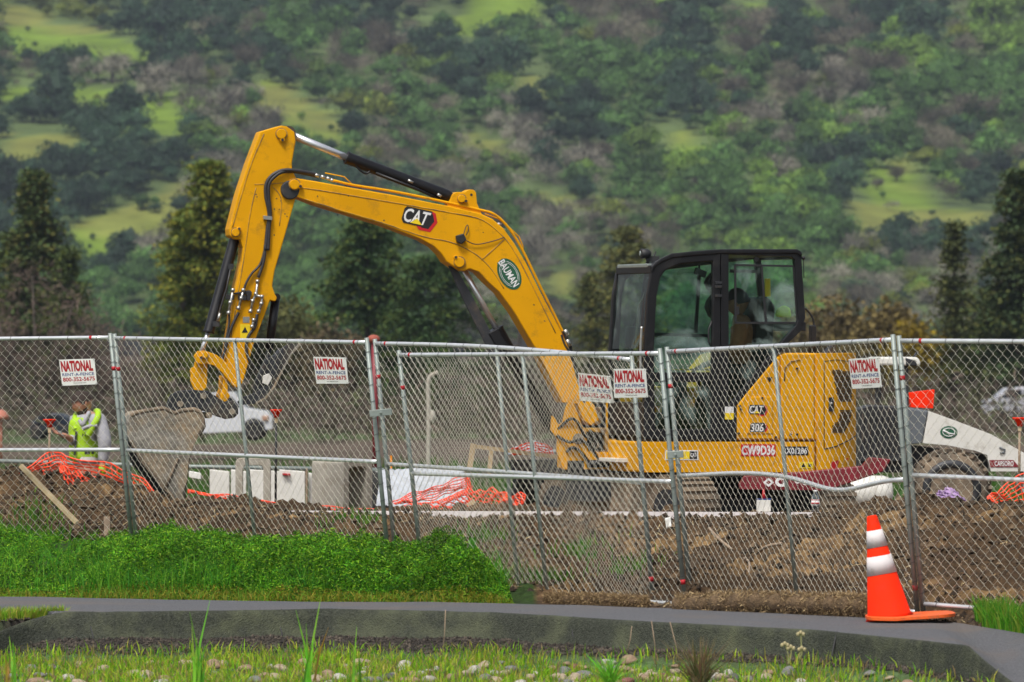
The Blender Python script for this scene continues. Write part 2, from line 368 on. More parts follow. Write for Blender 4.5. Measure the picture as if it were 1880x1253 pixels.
# crest of the spoil bank
_cr = [(-900, 900, 50), (0, 880, 49.8), (60, 868, 49.6), (130, 890, 49.5), (200, 897, 49.3), (290, 918, 49.1), (345, 940, 48.7), (420, 928, 48.5), (500, 941, 48.3), (700, 943, 48), (950, 946, 47.7), (1100, 952, 47.2), (1300, 950, 46.8), (1500, 950, 46.2), (1600, 940, 45.8), (1700, 932, 45.5), (1880, 938, 45), (2600, 940, 44)]
cX = np.array([XD(a, d) for a, b, d in _cr]); cY = np.array([d for a, b, d in _cr]); cZ = np.array([H - (b - 626.5) / F * d for a, b, d in _cr])
def z_ground(X, Y, rough=True):
    X = np.asarray(X, float); Y = np.asarray(Y, float)
    yn = np.interp(X, nX, nY); yf = np.interp(X, fX, fY); yg = np.maximum(np.interp(X, gX, gY), yf + .1); yc = np.interp(X, cX, cY); zc = np.interp(X, cX, cZ)
    yg = np.minimum(yg, yc - .8)
    zg = np.clip(-X * .052, -.01, .26)
    fore = -.165 - .13 * sstep(0, .9, yn - Y) + (fbm(X * 3, Y * 3) - .5) * .05
    yk = yn - .75 * np.clip((-3.07 - X) / .57, 0, 1) ** 1.6
    z = np.where(Y < yk + .10, fore, -.045)
    # right of the kerb's end the path runs on down to the camera side
    z = np.where((X > 2.72) & (Y > yn - .2) & (Y < yf - .08), -.42, z); z = np.where((X > 2.95) & (Y < yn), -.32, z)
    t = np.clip((Y - yf) / (yg - yf), 0, 1); z = np.where(Y > yf, -.02 + (zg + .02) * t, z)
    t = sstep(0, 1, (Y - yg) / (yc - yg)); z = np.where(Y > yg, zg + (zc - zg) * t, z)
    site = .12 - .5 * sstep(-2.2, -3.4, X) - .5 * sstep(54, 60, Y) * sstep(-3.6, -2, X) - .5 * sstep(60, 110, Y) - .5 * sstep(110, 240, Y) + 1.2 * sstep(400, 850, Y)
    t = sstep(0, 1, (Y - yc - .25) / 1.3); z = np.where(Y > yc, zc + (site - zc) * t, z)
    if rough:
        a = sstep(yf + .3, yf + 1.6, Y) * (1 - .75 * sstep(50.5, 53, Y)) * (1 - .8 * np.exp(-((Y - yc + .3) / .55) ** 2) * sstep(-2.3, -1.7, X) * (1 - sstep(2.5, 3, X)))
        cl = fbm(X * 2.2, Y * 2.2) - .5; cl2 = np.abs(fbm(X * 7, Y * 7, 3) - .5) * 1.5; cl3 = fbm(X * 24 + 5, Y * 24, 2) - .5
        z = z + a * (cl * .22 + cl2 * .16 + cl3 * .11) * (Y < 60) * (Y > yf)
        z = z + (Y > 60) * (fbm(X * .2, Y * .2) - .5) * .15
    return z
def geo(a, b, n, s):  # from a to b, n steps starting with size s
    k = np.linspace(0, 1, n); r = (k * s * n + (b - a - s * n) * k ** 4 * 1.0); return a + r
xs = np.concatenate([-geo(7.5, 900, 40, .5)[::-1][:-1], np.arange(-7.5, 5.6, .045), geo(5.6, 900, 40, .5)])
ys = np.concatenate([-geo(-30, 60, 14, 5)[::-1], np.arange(30.5, 34.5, .4), np.arange(34.5, 50.5, .045), np.arange(50.5, 56, .2), np.arange(56, 70, 1.), geo(70, 880, 60, 3)])
ys = np.unique(ys); XX, YY = np.meshgrid(xs, ys)
ZZ = z_ground(XX, YY)
yn = np.interp(XX, nX, nY); yf = np.interp(XX, fX, fY); n1 = fbm(XX * 1.5, YY * 1.5, 5)[..., None]; n2 = fbm(XX * 11 + 40, YY * 11, 4)[..., None]; n3 = fbm(XX * .02 + 9, YY * .035, 5)[..., None]
nb_ = fbm(XX * .9 + 20, YY * 1.6, 4)[..., None]
soil = np.array([.045, .030, .019]) * (1 - n2) + np.array([.16, .108, .062]) * n2
soil = soil * np.array([1.12, 1.0, .85]) * (.22 + .86 * nb_) * (.75 + .5 * fbm(XX * 30 + 3, YY * 30, 2)[..., None])
soil = np.where(nb_ > .56, soil * 1.2 + np.array([.085, .055, .02]) * sstep(.56, .66, nb_) * (n2 > .5), soil)
gravel = np.array([.050, .042, .035]) * (.5 + n2)
turf = np.array([.05, .10, .02]) * (.6 + .8 * n1); fieldc = np.array([.10, .075, .055]) * (.6 + .8 * n1)
fieldg = np.array([.06, .13, .03]) * (.7 + .6 * n1)
col = soil.copy()
sd_ = (yn - YY)[..., None]
col = np.where(sd_ > 0, gravel + (turf * 1.1 + .02 - gravel) * sstep(.25, .8, sd_ + .12 * XX[..., None] * (XX[..., None] > 0)), col)
wd = ((YY > yf) & (YY < np.interp(XX, gX, gY) + .3) & (XX < .15))[..., None]; col = np.where(wd, turf * .5, col)
fm = sstep(60, 75, YY)[..., None]; gm = sstep(.56, .64, n3) * .6
gm = np.maximum(gm, .8 * sstep(84, 90, YY)[..., None] * (1 - sstep(108, 118, YY)[..., None]) * (n3 > .45))
col = col * (1 - fm) + fm * (fieldc * (1 - gm) + fieldg * gm)
o = grid("ground", XX, YY, ZZ, col, attrmat("earth", .95, .45, 14, 0, 1.0, 22)); tag(o, kind="structure", label="brown churned earth of the building site and the field behind it")

# ---- asphalt path with its turned-down edge (one sheet), 4 cm above the earth
asph = mat("asphalt", (.128, .130, .140), .92, 0, .30, 60, 1.0, 110, (.175, .145, .125), .35, .7)
pxs = np.concatenate([np.linspace(-14, -4, 20), np.arange(-3.9, 4.6, .04)])
def path_edges(x): return np.interp(x, nX, nY), np.interp(x, fX, fY)
yn1, yf1 = path_edges(pxs); yf1 = yf1 + (vn(pxs * 6, pxs * 0 + 3) - .5) * .07
T = np.linspace(0, 1, 9); PX = np.repeat(pxs[:, None], 9, 1); PY = yn1[:, None] + (yf1 - yn1)[:, None] * T
sp = np.array([1.6 if x > 2.9 else 0 for x in pxs]); PY = PY - sp[:, None] * 0
PZ = .0 + (fbm(PX * .8, PY * .8) - .5) * .02 + .004 - .20 * sstep(2.78, 3.1, PX) * (1 - T[None, :]) ** 1.1
PX = np.concatenate([PX[:, :1], PX], 1); PY = np.concatenate([PY[:, :1], PY], 1); PZ = np.concatenate([PZ[:, :1] - .2, PZ], 1)
b_ = grid("path", PX.T, PY.T, PZ.T, None, asph); tag(b_, "grey asphalt path running along the foot of the wire fence", kind="structure")
# lower part of the path at the right, past the end of the kerb

# kerb: dark asphalt berm whose face looks at the camera
kx = np.arange(XD(-14, 39.9), XD(1862, 35.2), .03)
ky = np.interp(kx, nX, nY)
end_r = np.clip((kx - XD(1778, 35.3)) / (XD(1862, 35.2) - XD(1778, 35.3)), 0, 1) ** .9; end_l = np.clip((XD(135, 39.8) - kx) / (XD(135, 39.8) - XD(-14, 39.9)), 0, 1) ** 1.6
prof = [(.10, -.02), (.06, .006), (.0, .010), (-.022, .002), (-.04, -.02), (-.055, -.055), (-.07, -.095), (-.09, -.135), (-.115, -.175), (-.14, -.205), (-.16, -.24), (-.16, -.40)]
KX = []; KY = []; KZ = []
for j, (a, h) in enumerate(prof):
    w = 1; hh = np.maximum(h + (-.23 * end_r - .16 * end_l), -.42) + (fbm(kx * 4, kx * 0 + j * .35, 3) - .5) * .014 * (j > 1)
    KX.append(kx); KY.append(ky + a * w - .75 * end_l + (fbm(kx * 3 + 9, kx * 0 + j * .3, 3) - .5) * .02 * (j > 2)); KZ.append(hh)
kerbm = mat("kerb_asphalt", (.056, .061, .048), .95, 0, .4, 60, 1.0, 90, (.11, .12, .075), .45, 2.5, .15)
ko = grid("kerb", np.array(KX), np.array(KY), np.array(KZ), None, kerbm); tag(ko, "dark rounded asphalt kerb between the path and the grassy cobbles", "kerb")
ko["category"] = "kerb"
cb = B()   # shrinkage cracks in the kerb face
for px in (170, 517, 1053, 1540):
    x = XD(px, np.interp(XD(px, 38.5), nX, nY)); y = float(np.interp(x, nX, nY)); pts = []
    for j in range(8):
        t = j / 7; pts.append(Vector((x + (-.05 * t if px > 1500 else .01 * math.sin(t * 9)), y + .005 - .13 * t, .012 - .2 * t)))
    cb.tube(pts, .006, 4)
cb.out("crack", "black_decal" if 0 else M["blackmat"], ko)

# ================================================================== FENCE
def panel(TL, TR, BL, BR, label, bend=None, mids=True, dtop=(None, None), left_post=True, right_post=True):
    """corners are (px, py, distance)"""
    tl, tr, bl, br = [P(*c) for c in (TL, TR, BL, BR)]
    root = thing("fence_panel", (bl + br) / 2, label, "fence", "wire fence panels along the path")
    nrm = (tr - tl).cross(bl - tl).normalized()
    if nrm.y > 0: nrm = -nrm
    Wd = (tr - tl).length; Ht = (tl - bl).length
    def Q(u, v):
        p = (bl * (1 - u) + br * u) * (1 - v) + (tl * (1 - u) + tr * u) * v
        if bend: p = p + bend(u, v)
        return p
    b = B(); r = .0175; upd = (tl - bl).normalized()
    for u, on in ((0, left_post), (1, right_post)):
        if on: b = B(); b.tube([Q(u, 0) - upd * .06, Q(u, .5), Q(u, 1) + upd * .035], r, 10); b.out("post", "galv", root)
    b = B(); b.tube([Q(.49, 0), Q(.49, .49), Q(.49, 1)], .0155, 10); b.out("brace", "galv", root)
    def railrun(v): return [Q(u, v) for u in np.linspace(.004, .996, 25)]
    B().tube(railrun(1), .0165, 10).out("top_rail", "rail", root)
    B().tube(railrun(.49), .0165, 10).out("middle_rail", "rail", root)
    B().tube(railrun(0.0), .0155, 10).out("bottom_rail", "rail", root)
    # woven wire: upright zigzags hooked into each other
    h = .0405; n = int(Wd / h); m = int(Ht / h); V = []; Fc = []
    k = 4; base = 0; rw = .0015; ud = (tr - tl).normalized()
    rs = np.random.RandomState(int(TL[0]) % 97 + 3)
    wob = lambda u, v: (math.sin(u * 9 + v * 4 + TL[0]) * .008)
    us = []; 
    for i in range(n):
        P3 = []
        for j in range(m + 1):
            side = (i + j) % 2
            x0 = i + side
            for dj, dx in ((-.16, .10), (0, -.045), (.16, .10)) if 0 < j < m else ((0, 0),):
                jj = j + dj; xx = x0 + (dx if side == 0 else -dx)
                u = xx / n; v = jj / m
                P3.append((u, v, (.0022 if side == 0 else -.0022) * (1 if dj == 0 else .3)))
        A = np.array(P3); u = A[:, 0][:, None]; v = A[:, 1][:, None]; d = A[:, 2][:, None] + np.sin(u * 9 + v * 5 + TL[0]) * .010
        pts = (np.array(bl) * (1 - u) + np.array(br) * u) * (1 - v) + (np.array(tl) * (1 - u) + np.array(tr) * u) * v
        if bend: pts = pts + np.array([list(bend(float(a), float(c))) for a, c in zip(u[:, 0], v[:, 0])])
        N_ = np.array(nrm); pts = pts + N_ * (d + .014)
        q = len(pts); Ud = np.array(ud)
        off = [Ud * rw, N_ * rw, -Ud * rw, -N_ * rw]
        vs = np.stack([pts + o_ for o_ in off], 1).reshape(-1, 3)
        V.append(vs); ii = np.arange(q - 1)[:, None] * 4; kk = np.arange(4)[None, :]; k2 = (kk + 1) % 4
        f = np.stack([ii + kk, ii + k2, ii + 4 + k2, ii + 4 + kk], -1).reshape(-1, 4) + base; Fc.append(f); base += len(vs)
    V = np.concatenate(V).astype(np.float32) - np.array(root.location, np.float32); Fc = np.concatenate(Fc).astype(np.int32)
    me = bpy.data.meshes.new("chain_link_mesh"); me.vertices.add(len(V)); me.vertices.foreach_set("co", V.ravel()); me.loops.add(Fc.size); me.loops.foreach_set("vertex_index", Fc.ravel())
    me.polygons.add(len(Fc)); me.polygons.foreach_set("loop_start", np.arange(0, Fc.size, 4, dtype=np.int32)); me.materials.append(M["wire"]); me.update(calc_edges=True)
    o = link(bpy.data.objects.new("chain_link_mesh", me)); o.parent = root
    # tie wires around rails, red paint marks near the corners
    tb = B()
    for v in (1, 0):
        for u in np.linspace(.03, .97, 15):
            c = Q(u, v); tb = B(); tb.tube([c + (nrm * math.cos(a) + upd * math.sin(a)) * .0195 + ud * (.018 * a / 6) for a in np.linspace(-1, 5, 9)], .0016, 4); tb.out("tie_wire", "darksteel", root)
    for u in (0, 1):
        for v in np.linspace(.04, .96, 14):
            c = Q(u, v); tb = B(); tb.tube([c + (nrm * math.cos(a) + ud * math.sin(a)) * .0205 + upd * (.02 * a / 6) for a in np.linspace(-2, 4, 9)], .0016, 4); tb.out("tie_wire", "darksteel", root)
    rb = B()
    for u, v in ((.955, 1), (.045, 1)):
        c = Q(u, v); rb = B(); rb.tube([c - ud * .012, c + ud * .012], .0170, 10); rb.out("paint_mark", "red", root)
    c = Q(0 if TL[0] % 2 else 1, .86); rb = B(); rb.tube([c - upd * .016, c + upd * .016], .0180, 10); rb.out("paint_mark", "red", root)
    c = Q(1, .09); rb = B(); rb.tube([c - upd * .018, c + upd * .018], .0180, 10)
    rb.out("paint_mark", "red", root)
    return root, Q, nrm
p0, Q0, N0 = panel((-560, 628, 48.1), (203, 620, 46.2), (-520, 1020, 48.2), (245, 1023, 46.35), "chain-link panel at the far left, in front of the worker, with one white sign")
def bend4(u, v):
    g = math.exp(-((u - .72) / .16) ** 2) - .35 * math.exp(-((u - .3) / .25) ** 2)
    return Vector((0, 0, (-.085 * g) * math.exp(-((v - .49) / .22) ** 2) + .03 * math.exp(-((u - .0) / .5) ** 2) * 0))
def bend2(u, v): return Vector((0, 0, .03 * math.sin(math.pi * u) * math.exp(-((v - 1) / .4) ** 2)))
p1, Q1, N1 = panel((211, 621, 46.15), (674, 629, 43.35), (254, 1024, 46.3), (716, 1058, 43.5), "chain-link panel in front of the digging bucket, rising out of the weeds, with one sign")
p2, Q2, N2 = panel((689, 631, 44.6), (1160, 661, 41.55), (730, 1064, 44.75), (1199, 1103, 41.7), "chain-link panel running behind its neighbour, overlapped by it, with a crooked sign", bend2)
p3, Q3, N3 = panel((733, 652, 43.8), (1212, 649, 40.8), (778, 1078, 43.95), (1258, 1110, 40.95), "front chain-link panel overlapping another one, left of the paired middle posts")
p4, Q4, N4 = panel((1225, 646, 42.0), (1640, 624, 38.85), (1268, 1096, 42.1), (1684, 1124, 38.98), "chain-link panel in front of the excavator body with a badly bent middle rail", bend4)
p5, Q5, N5 = panel((1651, 626, 38.8), (2620, 632, 35.8), (1694, 1109, 38.93), (2665, 1185, 35.95), "rightmost chain-link panel beyond the traffic cone, in front of the white tractor")
for (p, a, D, lab) in ((p1, [(681, 760), (717, 756)], 43.3, 0), (p3, [(1228, 836), (1252, 834)], 40.75, 0)):
    c1 = P(*a[0], D); c2 = P(*a[1], D); b = B(); b.beam(c1 + Vector((-.01, -.02, 0)), c2 + Vector((.01, -.02, 0)), .012, .05); b.beam(c1 + Vector((-.01, .03, 0)), c2 + Vector((.01, .03, 0)), .012, .05)
    m_ = (c1 + c2) / 2; b.tube([m_ + Vector((0, -.045, 0)), m_ + Vector((0, .05, 0))], .009, 8); b.out("clamp", "galv", p, .003)

def sign(corners, Q, label, nrm, front=.034):
    """each corner lies on the panel's own plane, held `front` metres off it"""
    o_ = Q(.5, .5) + nrm * front; eye = Vector((0, 0, H)); c = []
    for x, y in corners: d = P(x, y, 40) - eye; c.append(eye + d * ((o_ - eye).dot(nrm) / d.dot(nrm)))
    root = thing("sign", (c[0] + c[2]) / 2, label, "sign", "white signs hung on the wire fence")
    b = B(); b.ext([c[0], c[1], c[2], c[3]], -nrm * .004); b.out("plate", "signwhite", root, .0015)
    L = nrm * .0015
    def line(t, box, m, bold):
        q = sub(c, *box); b = B(); text(b, t, q, L, bold); b.out("lettering", m, root)
    line("NATIONAL", (.04, .53, .94, .955), "signred", .05)
    line("RENT-A-FENCE", (.05, .365, .955, .480), "signblue", .012)
    line("800-352-5675", (.05, .155, .96, .315), "signred", .022)
    line("rentnational.com", (.34, .07, .70, .115), "black_decal", 0)
    b = B()
    for u, v in ((.02, .96), (.98, .96), (.02, .04), (.98, .04)): q = bil(c, u, v); b.tube([q - nrm * .02, q + nrm * .004], .004, 6)
    b.out("tie", "fitting", root)
def fd(pd, px, u0, u1, D0, D1): return D0 + (px - u0) / (u1 - u0) * (D1 - D0)
sign([(108, 661), (173, 659), (178, 706), (114, 709)], Q0, "white rental sign above the worker's head on the far left panel", N0)
sign([(574.7, 655.6), (634.6, 657), (639.4, 705), (580.7, 705)], Q1, "white rental sign right of the stick, near the red-topped post", N1)
sign([(1061, 685), (1119.7, 691), (1126, 741), (1064, 736)], Q2, "crooked white rental sign hung behind the wire, lower of the two close together", N2, -.016)
sign([(1126.5, 678), (1185, 677.5), (1189, 730), (1127, 731)], Q3, "straight white rental sign left of the paired middle posts, upper of the two close together", N3)
sign([(1557.5, 660), (1612.5, 656), (1618.5, 711.5), (1564, 714.5)], Q4, "tilted white rental sign above the bent rail, at the excavator's tail", N4)
# ================================================================== EXCAVATOR
EX = thing("excavator", (1.69, 52.0, .12), "yellow mini excavator with a black glazed cab, digging behind the fence", "excavator")
Cp = Plane((1.69, 52.0), 20)         # house and cab
Bp = Plane((.716, 51.75), 12)        # boom, swung a little
NB = Bp.n; NC = Cp.n
# ---- house
b = B(); Cp.prism(b, [(1352, 809), (1352, 744), (1427, 653), (1441, 648.5), (1506, 648.5), (1506, 809)], .935, -.95); b.out("engine_cover", "yellow", EX, .03, 3)
b = B(); Cp.prism(b, [(1178, 811.5), (1497, 811.5), (1497, 868), (1178, 868)], .95, .09); b.out("side_skirt", "yellow", EX, .018, 3)
b = B(); b.ext([Cp.w(-.8, -.2, .73), Cp.w(.55, -.2, .73), Cp.w(.55, -.93, .73), Cp.w(-.8, -.93, .73)], Vector((0, 0, .75))); b.out("right_cover", "yellow", EX, .04, 3)
b = B(); b.ext([Cp.w(-.9, .8, .66), Cp.w(.8, .8, .66), Cp.w(.8, -.8, .66), Cp.w(-.9, -.8, .66)], Vector((0, 0, .16))); b.out("deck_plate", "darksteel", EX, .01)
def arc(a): return (-.83 - .63 * math.sin(a), .95 * math.cos(a))
def tp(a, z, out=0.):
    s_, o_ = arc(a); nx, ny = -.95 * math.sin(a), .63 * math.cos(a); L_ = math.hypot(nx, ny); return Cp.w(s_ + nx / L_ * out, o_ + ny / L_ * out, z)
b = B(); pl = [tp(math.pi * i / 40, .71) for i in range(41)]; pl = [Cp.w(-.79, .95, .71)] + pl + [Cp.w(-.79, -.95, .71)]
b.ext(pl, Vector((0, 0, 1.08))); cw = b.out("counterweight", "yellow", EX, .045, 4)
def tq(px, py, out=.004):
    lo, hi = 0., 1.25
    for _ in range(30):
        mid = (lo + hi) / 2; w = tp(mid, 1, out); x = 940 + w.x / w.y * F
        if x < px: lo = mid
        else: hi = mid
    w = tp(lo, 1, out); return Vector((w.x, w.y, H + (626.5 - py) / F * w.y))
def tline(pts, r=.004):
    out = []
    for (x0, y0), (x1, y1) in zip(pts[:-1], pts[1:]):
        for k in range(6): out.append(tq(x0 + (x1 - x0) * k / 6, y0 + (y1 - y0) * k / 6, .001))
    out.append(tq(*pts[-1], .001)); return B().tube(out, r, 5)
tline([(1513, 662), (1513, 825)]).out("panel_gap", "blackmat", cw); tline([(1513, 825), (1535, 820), (1560, 808), (1576, 797)], .005).out("panel_gap", "blackmat", cw)
tline([(1513, 664), (1535, 661), (1572, 666)], .003).out("panel_gap", "blackmat", cw)
def vent(poly, m="black"):
    # slanted slots in a grille
    vb = B(); ys_ = [p[1] for p in poly]; 
    def inside(x, y):
        c = False; n = len(poly)
        for i in range(n):
            x0, y0 = poly[i]; x1, y1 = poly[(i + 1) % n]
            if (y0 > y) != (y1 > y) and x < (x1 - x0) * (y - y0) / (y1 - y0) + x0: c = not c
        return c
    y = min(ys_) + 1.5; r = 0
    while y < max(ys_):
        x = min(p[0] for p in poly) + (r % 2) * 1.6
        while x < max(p[0] for p in poly):
            if inside(x, y):
                a = tq(x - 1.2, y - 1.2); c = tq(x + 1.2, y - 1.2); d = tq(x + 1.2, y + 1.2); e = tq(x - 1.2, y + 1.2); vb.add([a, c, d, e], [(0, 1, 2, 3)])
            x += 2.9
        y += 2.8; r += 1
    vb.out("vent_grille", "blackmat", cw)
vent([(1527, 679), (1562, 682), (1565, 690), (1564, 739), (1541, 739)]); vent([(1543, 753), (1564, 754), (1562, 772), (1550, 794), (1529, 795), (1529, 782), (1541, 770)])
b = B(); b.add([tq(1521.5, 730, .012), tq(1531, 730, .012), tq(1531, 756, .012), tq(1521.5, 756, .012)], [(0, 1, 2, 3)]); b.out("door_latch", "blackmat", cw)
b = B(); b.sphere(tq(1526.5, 741, .02), .012, 8); b.out("lock", "fitting", cw)
b = B(); b.add([tq(1527, 848), tq(1541, 847), tq(1536, 860), tq(1525, 861)], [(0, 1, 2, 3)]); b.add([tq(1535, 846), tq(1558, 841), tq(1557, 843.5), tq(1535, 849.5)], [(0, 1, 2, 3)]); b.out("reflector", "red_decal", cw)
# side door plates standing 12 mm proud with dark gaps between
def plate(poly, name="side_panel", near=.958, th=.03, mt="yellow", bev=.012):
    b = B(); Cp.prism(b, poly, near, near - th); return b.out(name, mt, EX, bev, 3)
plate([(1354, 807), (1354, 745), (1371, 723), (1428, 655.5), (1432, 655.5), (1432, 807)])
plate([(1434.5, 807), (1434.5, 652), (1440, 650), (1495, 650), (1495, 807)])
sp_ = plate([(1372, 797), (1372, 741), (1381, 729), (1419, 729), (1419, 797)], "fuel_door", .966, .02, bev=.006)
def onside(poly, off, m, name, parent=EX):
    b = B(); v = Cp.poly(poly, off); tri = tessellate_polygon([v]); b.add(v, [tuple(t) for t in tri]); return b.out(name, m, parent)
onside([(1407, 693), (1418, 693), (1413, 703)], .9605, "black_decal", "warning_decal")
b = B()
for x, y in ((1361, 752), (1357, 796), (1464, 677), (1464, 798), (1452, 798), (1425, 803), (1400, 731), (1359, 746), (1425, 663)): Cp.disc(b, x, y, .010, .975, .95, 10)
b.out("bolt", "darksteel", EX)
b = B(); b.tube([Cp.pt(1440, 700, .958), Cp.pt(1441, 676, .96), Cp.pt(1452, 664, .962), Cp.pt(1470, 660, .962)], .006, 6); b.out("panel_crease", "yellow_dirty", EX)
# logos
def hexlogo(pl, off, cx, cy, s, ang, parent, letters="CAT"):
    ca, sa = math.cos(ang), math.sin(ang)
    def T(x, y): return (cx + (x * ca - y * sa) * s, cy + (x * sa + y * ca) * s)
    def P_(pts, o, m, nm="emblem"):
        v = pl.poly([T(*p) for p in pts], o); b = B(); tri = tessellate_polygon([v]); b.add(v, [tuple(t) for t in tri]); b.out(nm, m, parent)
    P_([(2, -14), (22, -18), (30, -15.5), (37, 1), (27, 22), (5, 22), (-3, 14)], off, "red_decal")
    P_([(10, -13), (16, -15), (25, -13), (30.5, 0), (22, 17), (8, 16.5)], off + .0012, "black_decal")
    P_([(-31, -13), (-27, -18), (23, -18), (24, -8), (19, -6), (17, 15), (-28, 14.5), (-32.5, 8)], off + .002, "black_decal")
    P_([(-15, 12), (-3, 1), (9, 12)], off + .0045, "yellow_decal")
    b = B(); c = [pl.pt(*T(*q), off + .0035) for q in ((-28, -15), (22, -15), (16, 12), (-30, 12))]
    text(b, letters, c, pl.n * 0, .02); b.out("lettering", "white_decal", parent)
def plbl(pl, off, box, bgm, txt, tm, parent, bold=.02, pad=(.06, .16), skew=0):
    x0, y0, x1, y1 = box; c = [pl.pt(x0, y0, off), pl.pt(x1, y0 + skew, off), pl.pt(x1, y1 + skew, off), pl.pt(x0, y1, off)]
    b = B(); b.ext(c, -pl.n * .002); d = b.out("decal", bgm, parent)
    if txt:
        b = B(); text(b, txt, sub(c, pad[0], pad[1], 1 - pad[0], 1 - pad[1]), pl.n * .0015, bold); b.out("lettering", tm, d)
    return d
hexlogo(Cp, .9665, 1391, 753, .52, 0, EX)
b = B(); c = [Cp.pt(*q, .968) for q in ((1379, 778), (1403, 778), (1401, 793), (1378, 793))]
onside([(1377, 780), (1382, 776.5), (1404, 776.5), (1408, 785), (1404, 794), (1377, 794)], .967, "black_decal", "decal"); text(b, "306", c, NC * .002, .02); b.out("lettering", "white_decal", EX)
onside([(1404, 779), (1407, 779), (1411, 785.5), (1406, 793), (1403, 793), (1407.5, 785.5)], .9675, "red_decal", "decal")
plbl(Cp, .9535, (1360.5, 816, 1424, 838), "red_decal", "CW9D36", "white_decal", EX, .035, (.02, .08))
plbl(Cp, .9535, (1435, 820, 1484, 836), "black_decal", "RX01286", "white_decal", EX, .02, (.05, .15))
plbl(Cp, .9535, (1467, 848.5, 1493, 860), "yellow_decal", None, None, EX)
onside([(1471, 858), (1475, 850), (1479, 858)], .9555, "black_decal", "decal"); onside([(1484, 851), (1490, 853), (1489, 858), (1484, 857)], .9555, "black_decal", "decal")
d = plbl(Cp, .9535, (1221, 827, 1282, 845), "white_decal", None, None, EX)
plbl(Cp, .9555, (1223, 829, 1266, 843), "yellow_decal", "24-48-4", "black_decal", EX, .0, (.25, .32)); plbl(Cp, .956, (1266, 829, 1280, 843), "black_decal", "CAT", "white_decal", EX, .02, (.1, .25))
plbl(Cp, .9575, (1449, 790.5, 1457, 799), "black_decal", "12", "white_decal", EX, 0, (.2, .25))
plbl(Cp, .957, (1331, 747, 1347, 758.5), "white_decal", None, None, EX); plbl(Cp, .957, (1331, 758.5, 1347, 770.5), "yellow_decal", None, None, EX)
# ---- cab
CABW = -.86
cab = B(); Cp.ring(cab, [(1182, 809), (1183, 641), (1189, 540), (1196, 496), (1212, 477), (1234, 467), (1323, 459), (1323, 809)],
                   [(1203, 788), (1201, 641), (1206, 545), (1213, 510), (1222, 497), (1250, 485), (1309, 480), (1306, 788)], .95, .90)
doorf = cab.out("door_frame", "black", EX, .012, 3)
cab = B(); Cp.ring(cab, [(1324, 809), (1324, 459), (1464, 459), (1471, 463), (1479, 584), (1471, 608), (1444, 634), (1352, 745), (1352, 809)],
                   [(1338, 742), (1338, 468), (1453, 472), (1459, 477), (1466, 588), (1461, 599), (1430, 634), (1349, 731), (1341, 742)], .95, .89)
cab.out("rear_side_frame", "black", EX, .012, 3)
far = B(); Cp.ring(far, [(1182, 809), (1183, 641), (1189, 540), (1196, 500), (1213, 494), (1236, 487), (1464, 465), (1479, 584), (1444, 634), (1352, 745), (1352, 809)],
                   [(1203, 760), (1201, 641), (1206, 545), (1213, 514), (1222, 505), (1250, 498), (1453, 474), (1466, 588), (1430, 634), (1345, 735), (1341, 760)], .95, .90)
far.v = [tuple(Vector(v) + NC * CABW) for v in far.v]; far.out("far_side_frame", "black", EX, .01, 2)
rtop = [(1196, 490), (1204, 481), (1214, 474), (1234, 465), (1275, 461), (1323, 457.5), (1464, 457.5), (1472, 462)]; b = B(); A_ = Cp.poly(rtop, .96); n = len(rtop)
mid_ = [p + NC * -.2 for p in A_]; drop = [.0, .05, .075, .08, .06, .03, .02, .02]
far_ = [p + NC * -.88 - Vector((0, 0, d_ * 1.3)) for p, d_ in zip(A_, drop)]; mid_ = [p + NC * -.18 - Vector((0, 0, d_ * .55)) for p, d_ in zip(A_, drop)]
vs = []
for L_ in (A_, mid_, far_): vs += L_ + [p - Vector((0, 0, .045)) for p in L_]
fs = []
for r_ in (0, 1):
    for i in range(n - 1):
        for o_ in (0, n): a = r_ * 2 * n + o_ + i; fs.append((a, a + 1, a + 1 + 2 * n, a + 2 * n))
    for i in (0, n - 1): a = r_ * 2 * n + i; fs.append((a, a + n, a + 3 * n, a + 2 * n))
for r_ in (0, 2):
    for i in range(n - 1): a = r_ * 2 * n + i; fs.append((a, a + 1, a + 1 + n, a + n))
b.add(vs, fs); b.out("roof", "black", EX, .012, 3)
b = B(); Cp.prism(b, [(1190, 811), (1190, 796), (1340, 793), (1343, 760), (1352, 748), (1352, 811)], .90, .1); b.out("cab_floor", "blackmat", EX)
# door: middle bar, hinges, handle
b = B(); Cp.prism(b, [(1201, 684), (1308, 684), (1308, 702), (1201, 702)], .935, .90); b.out("door_bar", "black", EX, .006)
b = B()
for y in (517, 524, 541): Cp.prism(b, [(1314, y), (1326, y), (1326, y + 5), (1314, y + 5)], .972, .94)
b.out("hinge", "darksteel", EX, .004)
b = B(); b.tube([Cp.pt(1306, 635, .93), Cp.pt(1301, 628, .93), Cp.pt(1301, 605, .93), Cp.pt(1307, 590, .93)], .009, 8); b.out("grab_handle", "blackmat", EX)
b = B(); Cp.prism(b, [(1299, 520), (1303, 510), (1312, 500), (1312, 585), (1306, 580), (1300, 565), (1303, 552), (1312, 540), (1303, 530)], .90, .80); b.out("seat_belt_pillar", "blackmat", EX, .01)
